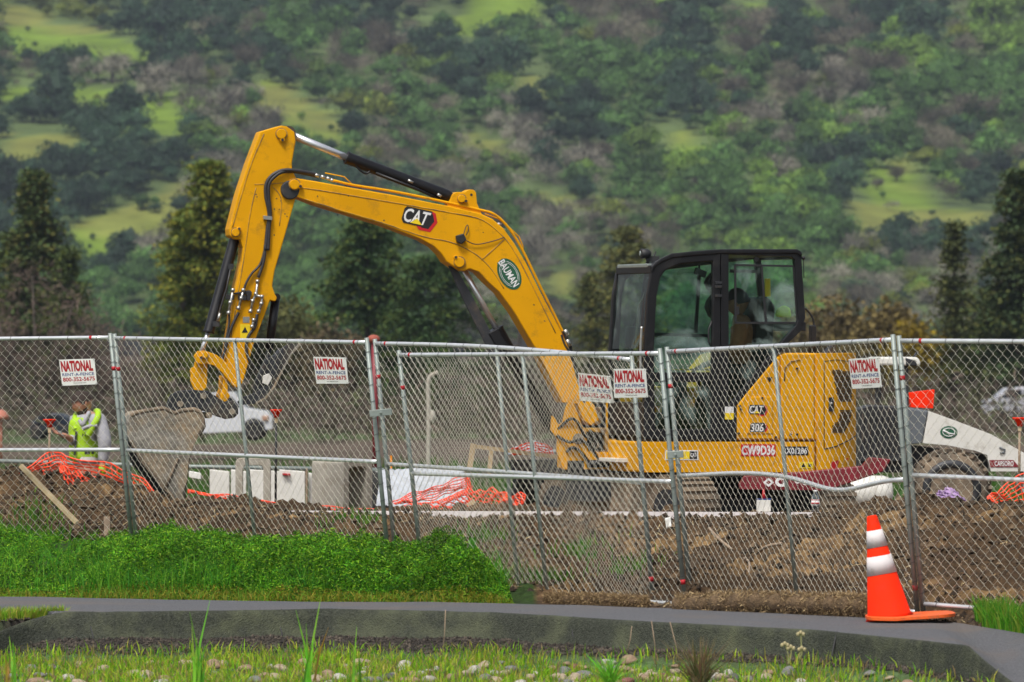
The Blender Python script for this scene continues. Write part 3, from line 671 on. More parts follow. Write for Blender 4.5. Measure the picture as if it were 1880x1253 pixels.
# windows
def pane(poly, off, name="window", plane=Cp, d=.006, m="glass", shift=None):
    v = plane.poly(poly, off); b = B()
    if shift: v = [p + shift for p in v]
    tri = tessellate_polygon([v]); b.add(v, [tuple(t) for t in tri]); return b.out(name, m, EX)
pane([(1200, 790), (1199, 641), (1205, 545), (1212, 510), (1221, 496), (1250, 484), (1311, 479), (1308, 790)], .918)
wr = pane([(1336, 744), (1336, 467), (1454, 471), (1460, 476), (1468, 588), (1462, 600), (1431, 636), (1350, 733), (1341, 744)], .918)
pane([(1200, 762), (1199, 641), (1205, 545), (1212, 514), (1221, 505), (1250, 498), (1454, 474), (1468, 588), (1431, 636), (1350, 733)], .918, shift=NC * CABW)
b = B()
for pts in ([(1350, 487), (1457, 489)], [(1349.5, 487), (1350.5, 593)], [(1349, 593), (1467, 593)], [(1398, 488), (1406, 592)], [(1457, 489), (1464, 592)]):
    a, c = Cp.pt(*pts[0], .925), Cp.pt(*pts[1], .925); b.beam(a, c, .012, .018, up=NC.cross(c - a))
Cp.disc(b, 1389, 476, .022, .93, .91, 12); Cp.prism(b, [(1352, 563), (1357, 563), (1357, 578), (1352, 578)], .93, .91); b.out("slider_frame", "blackmat", wr)
b = B()
for pts in ([(1284, 498), (1277, 612)], [(1200, 614), (1300, 617)], [(1384, 556), (1400, 556)], [(1340, 498), (1396, 499)]):
    a, c = Cp.pt(*pts[0], .13), Cp.pt(*pts[1], .13); b.beam(a, c, .02, .03, up=NC.cross(c - a))
b.out("far_window_bar", "blackmat", EX)
# front: pillars between near and far sides, windscreen, crossbars
def cross(px, py, w, h, m="black", nm="crossbar", o0=.95, o1=.09):
    b = B(); b.beam(Cp.pt(px, py, o0), Cp.pt(px, py, o0) + NC * (o1 - o0), w, h); return b.out(nm, m, EX, .006)
cross(1199, 495, .05, .07); cross(1187, 770, .04, .30, "blackmat", "front_panel"); cross(1468, 470, .05, .06); cross(1475, 600, .05, .08)
b = B(); v = [Cp.pt(1196, 500, .93), Cp.pt(1184, 641, .93), Cp.pt(1184, 641, .93) + NC * (-.82), Cp.pt(1196, 500, .93) + NC * (-.82)]; b.add(v, [(0, 1, 2, 3)])
v = [Cp.pt(1184, 645, .93), Cp.pt(1184, 735, .93), Cp.pt(1184, 735, .93) + NC * (-.82), Cp.pt(1184, 645, .93) + NC * (-.82)]; b.add(v, [(0, 1, 2, 3)]); b.out("windscreen", "glassclear", EX)
b = B(); b.tube(smoothpath([Cp.pt(1192, 510, .80), Cp.pt(1184, 560, .80), Cp.pt(1178, 640, .82)]), .022, 8); b.tube([Cp.pt(1190, 500, .1), Cp.pt(1181, 560, .09), Cp.pt(1176, 700, .09)], .034, 8); b.beam(Cp.pt(1183, 641, .80), Cp.pt(1183, 700, .12), .02, .16); b.out("front_pillar", "blackmat", EX)
b = B(); b.tube(smoothpath([Cp.pt(1178, 600, .97), Cp.pt(1176, 640, .97), Cp.pt(1176, 700, .97)]), .012, 8); b.tube(smoothpath([Cp.pt(1192, 512, .3), Cp.pt(1182, 545, .28), Cp.pt(1172, 570, .2), Cp.pt(1168, 640, .15)]), .010, 8); b.out("grab_rail", "fitting", EX)
b = B(); b.beam(Cp.pt(1193, 488, .88), Cp.pt(1193, 488, .88) + NC * (-.75), .05, .035); b.out("visor", "galv", EX, .008)
b = B(); b.tube([Cp.pt(1188, 530, .6), Cp.pt(1180, 560, .45)], .006, 6); b.tube([Cp.pt(1191, 522, .65), Cp.pt(1184, 546, .6)], .016, 8); b.out("wiper", "blackmat", EX)
b = B(); b.tube([Cp.pt(1176, 560, -.02), Cp.pt(1163, 600, -.1), Cp.pt(1160, 650, -.1)], .008, 6); b.out("mirror_arm", "blackmat", EX)
b = B(); b.tube([Cp.pt(1158, 600, -.12), Cp.pt(1156, 640, -.12)], .05, 10); b.out("mirror", "blackmat", EX, .01)
wl = Cp.pt(1179, 466, .5)
b = B(); b.lathe(wl + Vector((.02, 0, .0)), [(.022, .06), (.042, .03), (.045, -.03), (.036, -.035)], 16, (1, .3, 0)); wlo = b.out("work_light", "blackmat", EX)
b = B(); b.lathe(wl + Vector((-.018, -.012, 0)), [(.026, 0), (.015, -.006)], 16, (1, .3, 0)); b.out("lens", "galv", wlo)
b = B(); b.tube([wl + Vector((.03, 0, -.02)), Cp.pt(1190, 482, .5), Cp.pt(1195, 492, .5)], .012, 6); b.tube([Cp.pt(1186, 483, .5), Cp.pt(1200, 474, .5), Cp.pt(1204, 462, .5)], .007, 6); b.box(Cp.pt(1200, 476, .5), (.1, .05, .05)); b.out("light_bracket", "blackmat", EX)
b = B(); b.tube([Cp.pt(1475, 473, .9), Cp.pt(1476, 511, .9)], .004, 6); b.sphere(Cp.pt(1475, 474, .9), .018, 8); b.out("antenna", "blackmat", EX)
b = B(); b.tube(smoothpath([Cp.pt(1478, 566, .3), Cp.pt(1487, 576, .3), Cp.pt(1493, 588, .3), Cp.pt(1494, 602, .3)]), .010, 8); b.out("mirror_arm", "blackmat", EX)
b = B(); Cp.prism(b, [(1489, 597), (1499, 597), (1499, 640), (1489, 640)], .33, .27); b.out("mirror", "blackmat", EX, .012)
b = B(); b.lathe(Cp.pt(1494, 650, .2), [(.05, 0), (.05, .06), (.035, .09)], 14); b.out("filler_cap", "blackmat", EX); b = B(); Cp.prism(b, [(1516, 650), (1534, 627), (1536, 650)], .1, .0); b.out("exhaust_deflector", "darksteel", EX, .004)
# interior
seat = B(); Cp.prism(seat, [(1392, 552), (1399, 545), (1412, 546), (1424, 562), (1419, 640), (1402, 694), (1380, 700), (1385, 640)], .74, .26); seat.out("seat", "blackmat", EX, .03, 3)
b = B(); Cp.prism(b, [(1322, 700), (1395, 692), (1400, 716), (1322, 718)], .74, .26); Cp.prism(b, [(1345, 718), (1395, 718), (1395, 790), (1345, 790)], .70, .3); b.out("seat_base", "blackmat", EX, .03, 3)
b = B(); Cp.prism(b, [(1405, 512), (1414, 512), (1415, 545), (1405, 545)], .35, .33); b.out("manual", "yellow_decal", EX)
b = B(); b.tube([Cp.pt(1245, 790, .5), Cp.pt(1243, 735, .5), Cp.pt(1240, 715, .5)], .02, 8); b.tube([Cp.pt(1290, 740, .75), Cp.pt(1282, 700, .76), Cp.pt(1281, 690, .76)], .016, 8); b.box(Cp.pt(1262, 760, .5), (.22, .5, .1)); b.out("controls", "blackmat", EX)
b = B(); b.beam(Cp.pt(1275, 497, .85), Cp.pt(1296, 505, .85), .02, .06, up=(0, 0, 1)); b.tube([Cp.pt(1284, 485, .85), Cp.pt(1284, 500, .85)], .01, 6); b.out("rear_view_mirror", "blackmat", EX, .006)
b = B(); b.tube([Cp.pt(1220, 679, .4), Cp.pt(1306, 679, .3)], .008, 6); b.out("hand_rail", "yellow_decal", EX)
b = B(); Cp.prism(b, [(1226, 772), (1232, 690), (1262, 700), (1262, 772)], .3, .12); b.out("side_console", "grey", EX, .02)
# ---- boom
t = .15
BO = [(541, 327), (579, 333), (651, 346), (720, 358), (825, 379), (884, 393), (904, 402), (925, 420), (945, 448), (966, 483), (991, 534), (1029, 606), (1045, 641), (1062, 708), (1078, 730), (1092, 745), (1100, 772), (1085, 782), (1070, 772), (1060, 742), (1032, 739), (994, 660), (983, 640), (945, 575), (917, 537), (897, 519), (879, 500), (863, 494), (853, 498), (843, 497), (833, 490), (820, 481), (811, 467), (797, 453), (774, 440), (700, 412), (581, 376), (545, 362), (531, 356), (526, 342), (531, 331)]
b = B(); Bp.prism(b, BO, t, -t); boom = b.out("boom", "yellow", EX, .012, 3)
# raised flange lines on the side plates
b = B()
for L_ in ([(553, 345), (600, 352), (720, 372), (800, 386), (860, 397), (885, 404), (905, 417), (925, 436), (945, 463), (975, 520), (1020, 612)], [(560, 366), (620, 385), (700, 409), (775, 434), (820, 443), (850, 454), (880, 472), (905, 498), (925, 530)], [(884, 478), (925, 441)]):
    b.tube(smoothpath([Bp.pt(x, y, t + .001) for x, y in L_], 4), .0045, 6)
b.out("weld_seam", "yellow_dirty", boom)
b = B(); Bp.prism(b, [(822, 379), (832, 357), (838, 353), (853, 353), (862, 348), (870, 349), (874, 354), (876, 374), (885, 394), (870, 396)], .10, -.10); b.out("cylinder_bracket", "yellow", EX, .008)
b = B(); Bp.disc(b, 865.5, 358, .012, .102, .095, 12); b.out("lifting_eye", "blackmat", EX)
def pin(px, py, r, off, ang=0., nm="pin", m="yellow", parent=None):
    b = B(); Bp.disc(b, px, py, r * 1.22, off + .006, off - .02); b.out(nm + '_washer', 'yellow_dirty', parent or EX); b = B(); Bp.disc(b, px, py, r, off + .03, off - .02); Bp.disc(b, px + math.cos(ang) * r * 205 * 1.15, py + math.sin(ang) * r * 205 * 1.15, r * .55, off + .026, off, 12)
    o = b.out(nm, m, parent or EX, .005); b = B(); Bp.disc(b, px + math.cos(ang) * r * 205 * 1.25, py + math.sin(ang) * r * 205 * 1.25, .012, off + .04, off, 10); b.out("bolt", "darksteel", o)
    return o
pin(541, 339, .045, t + .01, .3); pin(844, 482, .045, t + .01, -2.2); pin(848, 365, .035, .11, .5); pin(433, 427, .036, .13, -.8); pin(517, 246, .045, .13, 1.4)
# grease and grime at the pivots
b = B(); c = Bp.pt(533, 348, t - .02); Bp.disc(b, 533, 349, .085, t + .006, t - .05, 24); b.out("pivot_boss", "darksteel", EX, .01)
# decals on the boom
hexlogo(Bp, t + .0025, 769, 401, .95, R(12), boom)
el = Bp.ell(935, 503.5, 31, 19.5, R(62)); v = Bp.poly(el, t + .0025); b = B(); b.add(v, [tuple(range(len(v)))]); b.out("emblem", "green_decal", boom)
b = B()
for (ra, rb_) in ((25, 15.5), (22, 13.2)):
    e = Bp.ell(935, 503.5, ra, rb_, R(62), 40); b.tube([Bp.pt(x, y, t + .003) for x, y in e + e[:1]], .0022, 4)
b.out("emblem_ring", "white_decal", boom)
ca, sa = math.cos(R(58)), math.sin(R(58)); cc = [Bp.pt(934 + x * ca - y * sa, 502 + x * sa + y * ca, t + .006) for x, y in ((-27, -6.5), (27, -6.5), (27, 6.5), (-27, 6.5))]
b = B(); cg = [cc[0] + (cc[0] - cc[3]) * .15, cc[1] + (cc[1] - cc[2]) * .15, cc[2] + (cc[2] - cc[1]) * .15, cc[3] + (cc[3] - cc[0]) * .15]; cg = [q - NB * .0015 for q in cg]; b.add(cg, [(0, 1, 2, 3)]); b.out("emblem_band", "green_decal", boom)
b = B(); text(b, "BAUMAN", cc, NB * 0, .02); b.out("lettering", "white_decal", boom)
# boom light and cable
b = B(); Bp.prism(b, [(838, 433), (852, 429), (857, 441), (848, 449), (839, 444)], t + .06, t); b.out("work_light", "blackmat", EX, .01)
b = B(); b.tube(smoothpath([Bp.pt(856, 442, t + .03), Bp.pt(875, 449, t + .02), Bp.pt(905, 443, t + .02), Bp.pt(926, 436, t + .01)]), .005, 6); b.tube(smoothpath([Bp.pt(851, 432, t + .03), Bp.pt(855, 418, t + .02), Bp.pt(859, 414, t + .02), Bp.pt(860, 424, t + .02), Bp.pt(856, 432, t + .02)]), .004, 6); b.out("cable", "hose", EX)
# hard pipes along the back of the boom
b = B()
for k, off in enumerate((.10, .04, -.03, -.09)):
    b.tube(smoothpath([Bp.pt(x, y - 1.5, off) for x, y in ((612, 333), (650, 342), (720, 353), (800, 369), (880, 387), (905, 394), (925, 410), (945, 436), (966, 474), (991, 526), (1025, 594), (1038, 622))], 4), .012, 8)
b.tube(smoothpath([Bp.pt(*q, .0) for q in ((597, 318), (632, 325), (650, 342))], 1), .006, 6)
b.tube(smoothpath([Bp.pt(*q, .0) for q in ((890, 393), (915, 402), (935, 418), (953, 435), (960, 452), (961, 466))], 1), .006, 6); b.out("hydraulic_pipe", "yellow", EX)
b = B()
for px, py in ((582, 322), (593, 325), (603, 328), (610, 331), (917, 412), (876, 388), (923, 422)):
    b = B(); b.tube([Bp.pt(px - 4, py - 1, .07), Bp.pt(px + 4, py + 2, .07)], .017, 10); b.beam(Bp.pt(px, py, .07), Bp.pt(px, py, .0), .02, .01); b.out("pipe_clamp", "fitting", EX)
# ---- stick
ST = [(478, 242), (516, 231), (526, 232), (541, 243), (543, 260), (536, 300), (537, 313), (545, 330), (548, 350), (543, 364), (527, 420), (504, 499), (500, 526), (505, 541), (509, 547), (506, 554), (496, 552), (478, 600), (466, 632), (447, 700), (443, 708), (434, 709), (428, 702), (414, 659), (430, 542), (444, 480), (446, 455), (441, 440), (431, 440), (422, 433), (421, 421), (437, 358), (456, 300)]
b = B(); Bp.prism(b, ST, .125, -.125); stick = b.out("stick", "yellow", EX, .010, 3)
b = B()
for L_ in ([(485, 246), (462, 300), (443, 360), (427, 418)], [(470, 345), (458, 400), (450, 460), (436, 545), (424, 620)], [(467, 339), (500, 338), (524, 335)], [(500, 343), (512, 356), (517, 375), (513, 415)]):
    b.tube(smoothpath([Bp.pt(x, y, .126) for x, y in L_], 4), .004, 6)
b.out("weld_seam", "yellow_dirty", stick)
sc_rs = random.Random(5); b = B()   # chips and grease spots
for px, py in ((470, 357), (472, 362), (504, 384), (513, 385), (516, 369), (523, 393), (527, 398), (503, 432), (508, 365), (583, 361), (620, 395), (705, 405), (887, 427), (758, 378), (640, 360), (1000, 590), (980, 560)):
    e = [(px + math.cos(a) * sc_rs.uniform(.6, 2), py + math.sin(a) * sc_rs.uniform(.6, 2)) for a in [k * math.pi / 4 for k in range(8)]]
    v = Bp.poly(e, (.1265 if px < 530 else t + .0015)); b.add(v, [tuple(range(8))])
b.out("paint_chip", "darksteel", stick)
# hoses over the elbow and down the stick
b = B()
for k, (o1, o2) in enumerate(((.15, .14), (.10, .17))):
    dx = k * 5
    b.tube(smoothpath([Bp.pt(x, y, z) for x, y, z in ((582, 321 + k * 3, .06), (545, 314 + k * 2, o1), (520, 313 + k * 3, .16), (500 + dx, 322 + k * 2, .165), (489 + dx, 338, .165), (488 + dx, 360, .16), (493 + dx * .6, 385, .155), (494 + dx * .4, 400, .15), (491 + dx * .6, 420, .15), (487 + dx, 460, .15))], 6), .016, 8)
b.tube(smoothpath([Bp.pt(x, y, .15) for x, y in ((487, 450), (484, 480), (474, 510), (466, 500), (478, 480))][:3], 6), .014, 8)
b.tube(smoothpath([Bp.pt(x, y, .15) for x, y in ((487, 455), (478, 485), (462, 503), (452, 520), (448, 532))], 6), .011, 8)
b.tube(smoothpath([Bp.pt(x, y, .14) for x, y in ((438, 574), (430, 590), (421, 612), (414, 640), (405, 670))], 6), .013, 8)
b.tube(smoothpath([Bp.pt(x, y, .14) for x, y in ((420, 570), (421, 590), (417, 615), (412, 640))], 6), .010, 8)
b.tube(smoothpath([Bp.pt(x, y, .14) for x, y in ((472, 577), (468, 600), (456, 618), (452, 640), (458, 662), (470, 678))], 6), .014, 8); b.out("hydraulic_hose", "hose", EX)
b = B(); b.tube(smoothpath([Bp.pt(x, y, -.05) for x, y in ((452, 335), (441, 352), (434, 372), (431, 388))], 6), .012, 8); b.out("hydraulic_hose", "hose", EX)
b = B(); Bp.prism(b, [(484, 396), (500, 398), (500, 405), (484, 403)], .18, .13); b.out("hose_clamp", "fitting", EX, .004)
b = B()
for pts in ([(473, 517), (470, 540), (464, 553), (460, 572)], [(470, 543), (481, 545), (480, 558), (475, 572)], [(447, 533), (443, 548), (438, 566)], [(428, 533), (423, 556), (420, 575)], [(466, 588), (463, 600)]):
    b.tube([Bp.pt(*q, .155) for q in pts], .012, 8)
    for q in pts: b.tube([Bp.pt(q[0], q[1] - 3, .155), Bp.pt(q[0] - .6, q[1] + 3, .155)], .019, 6)
b.out("hydraulic_fitting", "fitting", EX)
b = B(); Bp.prism(b, [(417, 540), (462, 541), (462, 536), (459, 533), (459, 548), (417, 552)][:4], .15, .12); Bp.prism(b, [(416, 541), (430, 542), (430, 551), (416, 550)], .16, .1); Bp.prism(b, [(438, 542), (452, 543), (452, 552), (438, 551)], .16, .12); Bp.prism(b, [(453, 535), (463, 536), (458, 553), (453, 551)], .16, .12); b.out("hose_bracket", "blackmat", EX, .004)
plbl(Bp, .127, (446, 582, 458, 593), "fitting", None, None, stick); d = plbl(Bp, .127, (441, 595, 459, 622), "yellow_decal", None, None, stick, skew=1)
b = B(); v = Bp.poly([(444, 611), (450, 600), (455, 611)], .130); b.add(v, [(0, 1, 2)]); b.out("decal", "black_decal", d)
# ---- cylinders
def ram(a, bb, r1, c, r2, off, nm="cylinder", wa=.0, m="black"):
    """rod a->b, barrel b->c"""
    A, Bb, C_ = Bp.pt(*a, off), Bp.pt(*bb, off), Bp.pt(*c, off); x = B(); d = (C_ - Bb).normalized()
    x.tube([Bb - d * .02, Bb - d * .02, Bb, Bb, C_ - d * .06, C_], [r1, r2 * 1.08, r2 * 1.08, r2, r2, r2 * .6], 20); o = x.out(nm, m, EX, .004)
    x = B(); x.tube([A, Bb], r1, 14); x.out("rod", "chrome", o); x = B(); x.tube([A - NB * (r1 * 1.6), A + NB * (r1 * 1.6)], r1 * 1.9, 16); x.out("rod_eye", "darksteel", o); return o
o = ram((528, 245), (639, 291), .034, (832, 364), .056, 0)
b = B(); b.tube(smoothpath([Bp.pt(*q, .03) for q in ((652, 302), (660, 312), (672, 319), (682, 313), (695, 309))]), .010, 8); b.tube([Bp.pt(*q, .05) for q in ((690, 318), (760, 345), (805, 366))], .012, 8); b.out("feed_pipe", "black", o)
b = B(); b.tube([Bp.pt(749, 331, .05), Bp.pt(758, 336, .05)], .014, 8); b.tube([Bp.pt(803, 357, .06), Bp.pt(810, 361, .06)], .014, 8); b.out("hydraulic_fitting", "fitting", o)
o = ram((366, 656), (384, 607), .021, (433, 431), .048, 0)
b = B(); b.tube([Bp.pt(*q, .05) for q in ((424, 490), (416, 530), (402, 575), (398, 594))], .009, 8); b.box(Bp.pt(424, 490, .03), (.05, .06, .05)); b.box(Bp.pt(397, 595, .03), (.06, .06, .05)); b.out("feed_pipe", "darksteel", o)
b = B(); b.tube([Bp.pt(404, 575, .06), Bp.pt(400, 590, .06)], .014, 8); b.out("hydraulic_fitting", "fitting", o)
o = ram((844, 482), (913, 607), .026, (1012, 785), .062, .0)
b = B(); Bp.prism(b, [(823, 488), (838, 492), (868, 545), (912, 632), (930, 680), (914, 680), (880, 610), (845, 540)], .07, .05); Bp.prism(b, [(823, 488), (838, 492), (868, 545), (912, 632), (930, 680), (914, 680), (880, 610), (845, 540)], -.05, -.07); b.out("rod_guard", "darksteel", o, .004)
b = B(); Bp.prism(b, [(897, 612), (914, 602), (922, 618), (936, 640), (918, 648)], .09, -.09); b.out("cylinder_head", "black", o, .01)
b = B(); b.tube(smoothpath([Bp.pt(*q, .12) for q in ((1034, 608), (1042, 625), (1048, 640), (1052, 665), (1050, 700))]), .014, 8); b.tube(smoothpath([Bp.pt(*q, .14) for q in ((1030, 615), (1036, 632), (1046, 650), (1062, 690), (1072, 740))]), .014, 8); b.tube(smoothpath([Bp.pt(*q, .0) for q in ((930, 632), (938, 650), (950, 690), (980, 740), (1010, 790), (1040, 800))]), .018, 8); b.out("hydraulic_hose", "rubber", EX)
b = B(); b.tube([Bp.pt(1037, 606, .12), Bp.pt(1042, 616, .12)], .02, 8); b.tube([Bp.pt(1041, 624, .13), Bp.pt(1046, 636, .13)], .02, 8); b.out("hydraulic_fitting", "fitting", EX)
# ---- linkage, coupler, bucket, thumb
LK = [(356, 654), (363, 645), (376, 644), (398, 652), (418, 668), (434, 690), (442, 704), (440, 712), (430, 712), (420, 700), (408, 685), (394, 672), (380, 668), (372, 670), (360, 666)]
b = B(); Bp.prism(b, LK, .175, .14); Bp.prism(b, LK, -.14, -.175); b.out("guide_link", "yellow", EX, .006)
LK2 = [(358, 665), (372, 662), (381, 670), (380, 712), (372, 718), (356, 716), (350, 700), (351, 688), (349, 682), (351, 676), (357, 674)]
b = B(); Bp.prism(b, LK2, .12, .08); Bp.prism(b, LK2, -.08, -.12); Bp.prism(b, [(358, 690), (378, 690), (378, 705), (358, 705)], .1, -.1); b.out("bucket_link", "yellow", EX, .006)
pin(376, 652, .03, .175, 2.5); pin(434, 706, .026, .175, 0)
b = B(); Bp.prism(b, [(410, 690), (417, 692), (419, 720), (423, 726), (418, 736), (411, 739), (404, 734), (405, 724), (409, 716)], .13, -.13); b.out("tipping_link", "yellow", EX, .008)
CQ = [(304, 748), (312, 726), (326, 718), (356, 716), (382, 718), (400, 730), (412, 738), (430, 735), (437, 745), (438, 760), (430, 768), (414, 770), (398, 765), (380, 758), (366, 750), (345, 752), (326, 762), (312, 764)]
b = B(); Bp.prism(b, CQ, .15, .12); Bp.prism(b, CQ, -.12, -.15); Bp.prism(b, [(320, 730), (400, 740), (420, 760), (330, 750)], .13, -.13); b.out("quick_coupler", "darksteel", EX, .008)
b = B()
for q in ((373.5, 727), (331, 742), (426, 756), (384, 763)): Bp.disc(b, *q, .028, .165, -.165, 14)
b.out("coupler_pin", "mudsteel", EX)
BK = [(234, 778), (239, 765), (250, 758), (266, 755), (300, 750), (320, 759), (334, 754), (356, 752), (366, 756), (371, 764), (374, 783), (365, 800), (354, 822), (347, 845), (343, 885), (335, 906), (345, 935), (350, 948), (341, 942), (320, 916), (294, 893), (258, 848), (238, 812), (233, 795)]
# side plates, curved back and floor shell
bk = B(); hw = .30
Bp.prism(bk, BK, hw, hw - .022); bucket = bk.out("bucket", "mudsteel", EX, .004)
b = B(); Bp.prism(b, [(x - 15, y + 5) for x, y in BK], -hw - .05, -hw - .07); b.out("far_side_plate", "blackmat", bucket, .004)  # black stands in for the shadow inside the oily bucket
b = B(); shell = [(234, 790), (235, 778), (240, 765), (252, 757), (268, 755), (300, 752), (335, 754), (356, 753), (368, 758), (373, 770), (373, 784), (365, 800), (354, 822), (348, 845), (344, 885), (340, 925), (349, 947)]
Aa = [Bp.pt(x, y, hw - .02) for x, y in shell]; n = len(shell); wv = NB * (-2 * hw + .04); inn = []
cc_ = Bp.pt(300, 830, hw - .02)
for p in Aa: inn.append(p + (cc_ - p).normalized() * .018)
vs = Aa + inn + [p + wv for p in Aa] + [p + wv for p in inn]; fs = []
for i in range(n - 1): fs += [(i, i + 1, 2 * n + i + 1, 2 * n + i), (n + i, 3 * n + i, 3 * n + i + 1, n + i + 1)]
fs += [(0, 2 * n, 3 * n, n), (n - 1, 2 * n - 1, 4 * n - 1, 3 * n - 1)]
b.add(vs, fs, True); b.out("bucket_shell", "mudsteel", bucket)
b = B()
for k in range(5):
    o_ = hw - .03 - k * (2 * hw - .06) / 4; a = Bp.pt(345, 936, o_); c = Bp.pt(352, 957, o_); b.add([a + NB * .035 + Vector((0, 0, .03)), a - NB * .035 + Vector((0, 0, .03)), a - NB * .035 - Vector((.03, 0, -.0)), a + NB * .035 - Vector((.03, 0, 0)), c + NB * .02, c - NB * .02], [(0, 1, 2, 3), (0, 3, 4), (1, 5, 2), (3, 2, 5, 4), (0, 4, 5, 1)])
b.out("tooth", "mudsteel", bucket)
b = B(); b.tube([Bp.pt(326, 842, hw + .004), Bp.pt(314, 872, hw + .004), Bp.pt(303, 897, hw + .004)], .014, 6); b.tube([Bp.pt(x, y, hw - .01) for x, y in BK[1:12]], .020, 8); Bp.prism(b, [(238, 812), (258, 848), (294, 893), (320, 916), (318, 908), (296, 884), (263, 842), (243, 808)], hw + .012, hw); b.out("wear_strip", "trackmud", bucket)
TH = [(556, 620), (556, 630), (536, 652), (520, 682), (505, 712), (490, 732), (470, 742), (440, 744), (436, 738), (448, 728), (470, 722), (484, 710), (490, 694), (497, 668), (512, 645), (530, 630)]
b = B(); Bp.prism(b, TH, .09, .06); Bp.prism(b, TH, -.06, -.09); Bp.prism(b, [(500, 690), (530, 650), (536, 652), (508, 700)], .085, -.085); b.out("thumb", "darksteel", EX, .005)
b = B(); Bp.prism(b, [(549, 622), (556, 622), (556, 630), (536, 652), (520, 682), (505, 712), (490, 732), (470, 743), (470, 739), (488, 729.5), (502, 710), (517, 680.5), (533, 650.5), (549, 630)], .11, -.11); b.out("thumb_edge", "mudsteel", EX, .004)
b = B(); Bp.prism(b, [(484, 690), (494, 686), (500, 694), (492, 708), (482, 704)], .10, .06); b.out("thumb_plate", "white", EX, .004)
b = B(); b.tube([Bp.pt(506, 548, 0), Bp.pt(494, 640, 0)], .040, 14); b.tube([Bp.pt(494, 640, 0), Bp.pt(484, 700, 0)], .022, 10); b.tube([Bp.pt(508, 546, -.08), Bp.pt(508, 546, .08)], .035, 12); b.out("thumb_cylinder", "black", EX)
b = B(); Bp.prism(b, [(505, 652), (514, 640), (520, 640), (500, 700), (484, 725), (466, 728), (470, 700), (488, 660)], .05, -.05); b.out("thumb_bracket", "darksteel", EX, .006)
# ---- swing bracket and front of the house
SB = [(1040, 748), (1046, 738), (1054, 742), (1066, 775), (1076, 800), (1080, 830), (1119, 830), (1119, 862), (1034, 862), (1023, 830), (1024, 806), (1012, 790), (1014, 764), (1019, 768), (1026, 782), (1034, 776)]
b = B(); Bp.prism(b, SB, .19, .14); Bp.prism(b, SB, -.14, -.19); Bp.prism(b, [(1036, 825), (1119, 832), (1119, 860), (1036, 860)], .15, -.15); b.out("swing_bracket", "yellow", EX, .01)
b = B(); Bp.ring(b, [(1070, 786), (1117, 786), (1119, 830), (1076, 830)], [(1076, 793), (1111, 795), (1112, 828), (1080, 828)], .16, .05); b.out("swing_frame", "yellow_dirty", EX, .006)
b = B(); Bp.prism(b, [(1078, 790), (1116, 790), (1118, 860), (1078, 860)], .03, -.05); Bp.prism(b, [(1062, 742), (1110, 742), (1112, 786), (1072, 786)], -.22, -.26); b.out("dark_backing", "blackmat", EX)  # black backing panels added to darken the gaps behind the swing frame
b = B(); Bp.prism(b, [(1076, 748), (1104, 748), (1107, 775), (1096, 782), (1075, 776)], .10, -.2); b.out("boom_foot", "yellow_dirty", EX, .01)
b = B(); Bp.disc(b, 1062, 806, .05, .2, -.2); Bp.disc(b, 1095, 818, .03, .12, -.1, 12); b.out("swing_pin", "mudsteel", EX)
b = B(); Cp.prism(b, [(1128, 842), (1178, 842), (1178, 849), (1128, 849)], .6, .2); b.out("step", "white", EX, .006)
b = B(); b.box(Cp.w(.55, -.1, .55), (1.2, .8, .2), R(20)); b.lathe(Cp.w(0, 0, .42), [(.42, 0), (.42, .26)], 32); b.out("slew_ring", "darksteel", EX)
b = B()
for pts in ([(1022, 800, .2), (1045, 812, .23), (1066, 808, .22), (1084, 822, .2), (1100, 846, .18)], [(1024, 788, .18), (1046, 770, .22), (1060, 775, .22), (1074, 800, .2), (1090, 806, .18)], [(1040, 830, .2), (1052, 822, .23), (1068, 832, .22), (1082, 850, .2)], [(1082, 790, .2), (1092, 800, .22), (1094, 815, .22), (1088, 828, .2)]):
    b.tube(smoothpath([Bp.pt(*q) for q in pts]), .014, 8)
b.out("hydraulic_hose", "rubber", EX)
b = B(); b.tube([Bp.pt(1078, 852, .24), Bp.pt(1118, 851, .24)], .035, 12); b.out("swing_cylinder", "black", EX)
b = B(); Bp.prism(b, [(1034, 862), (1112, 862), (1108, 872), (1040, 872)], .18, -.18); Bp.prism(b, [(1042, 846), (1072, 846), (1072, 862), (1042, 862)], .195, .185); b.out("swing_base", "blackmat", EX, .004)
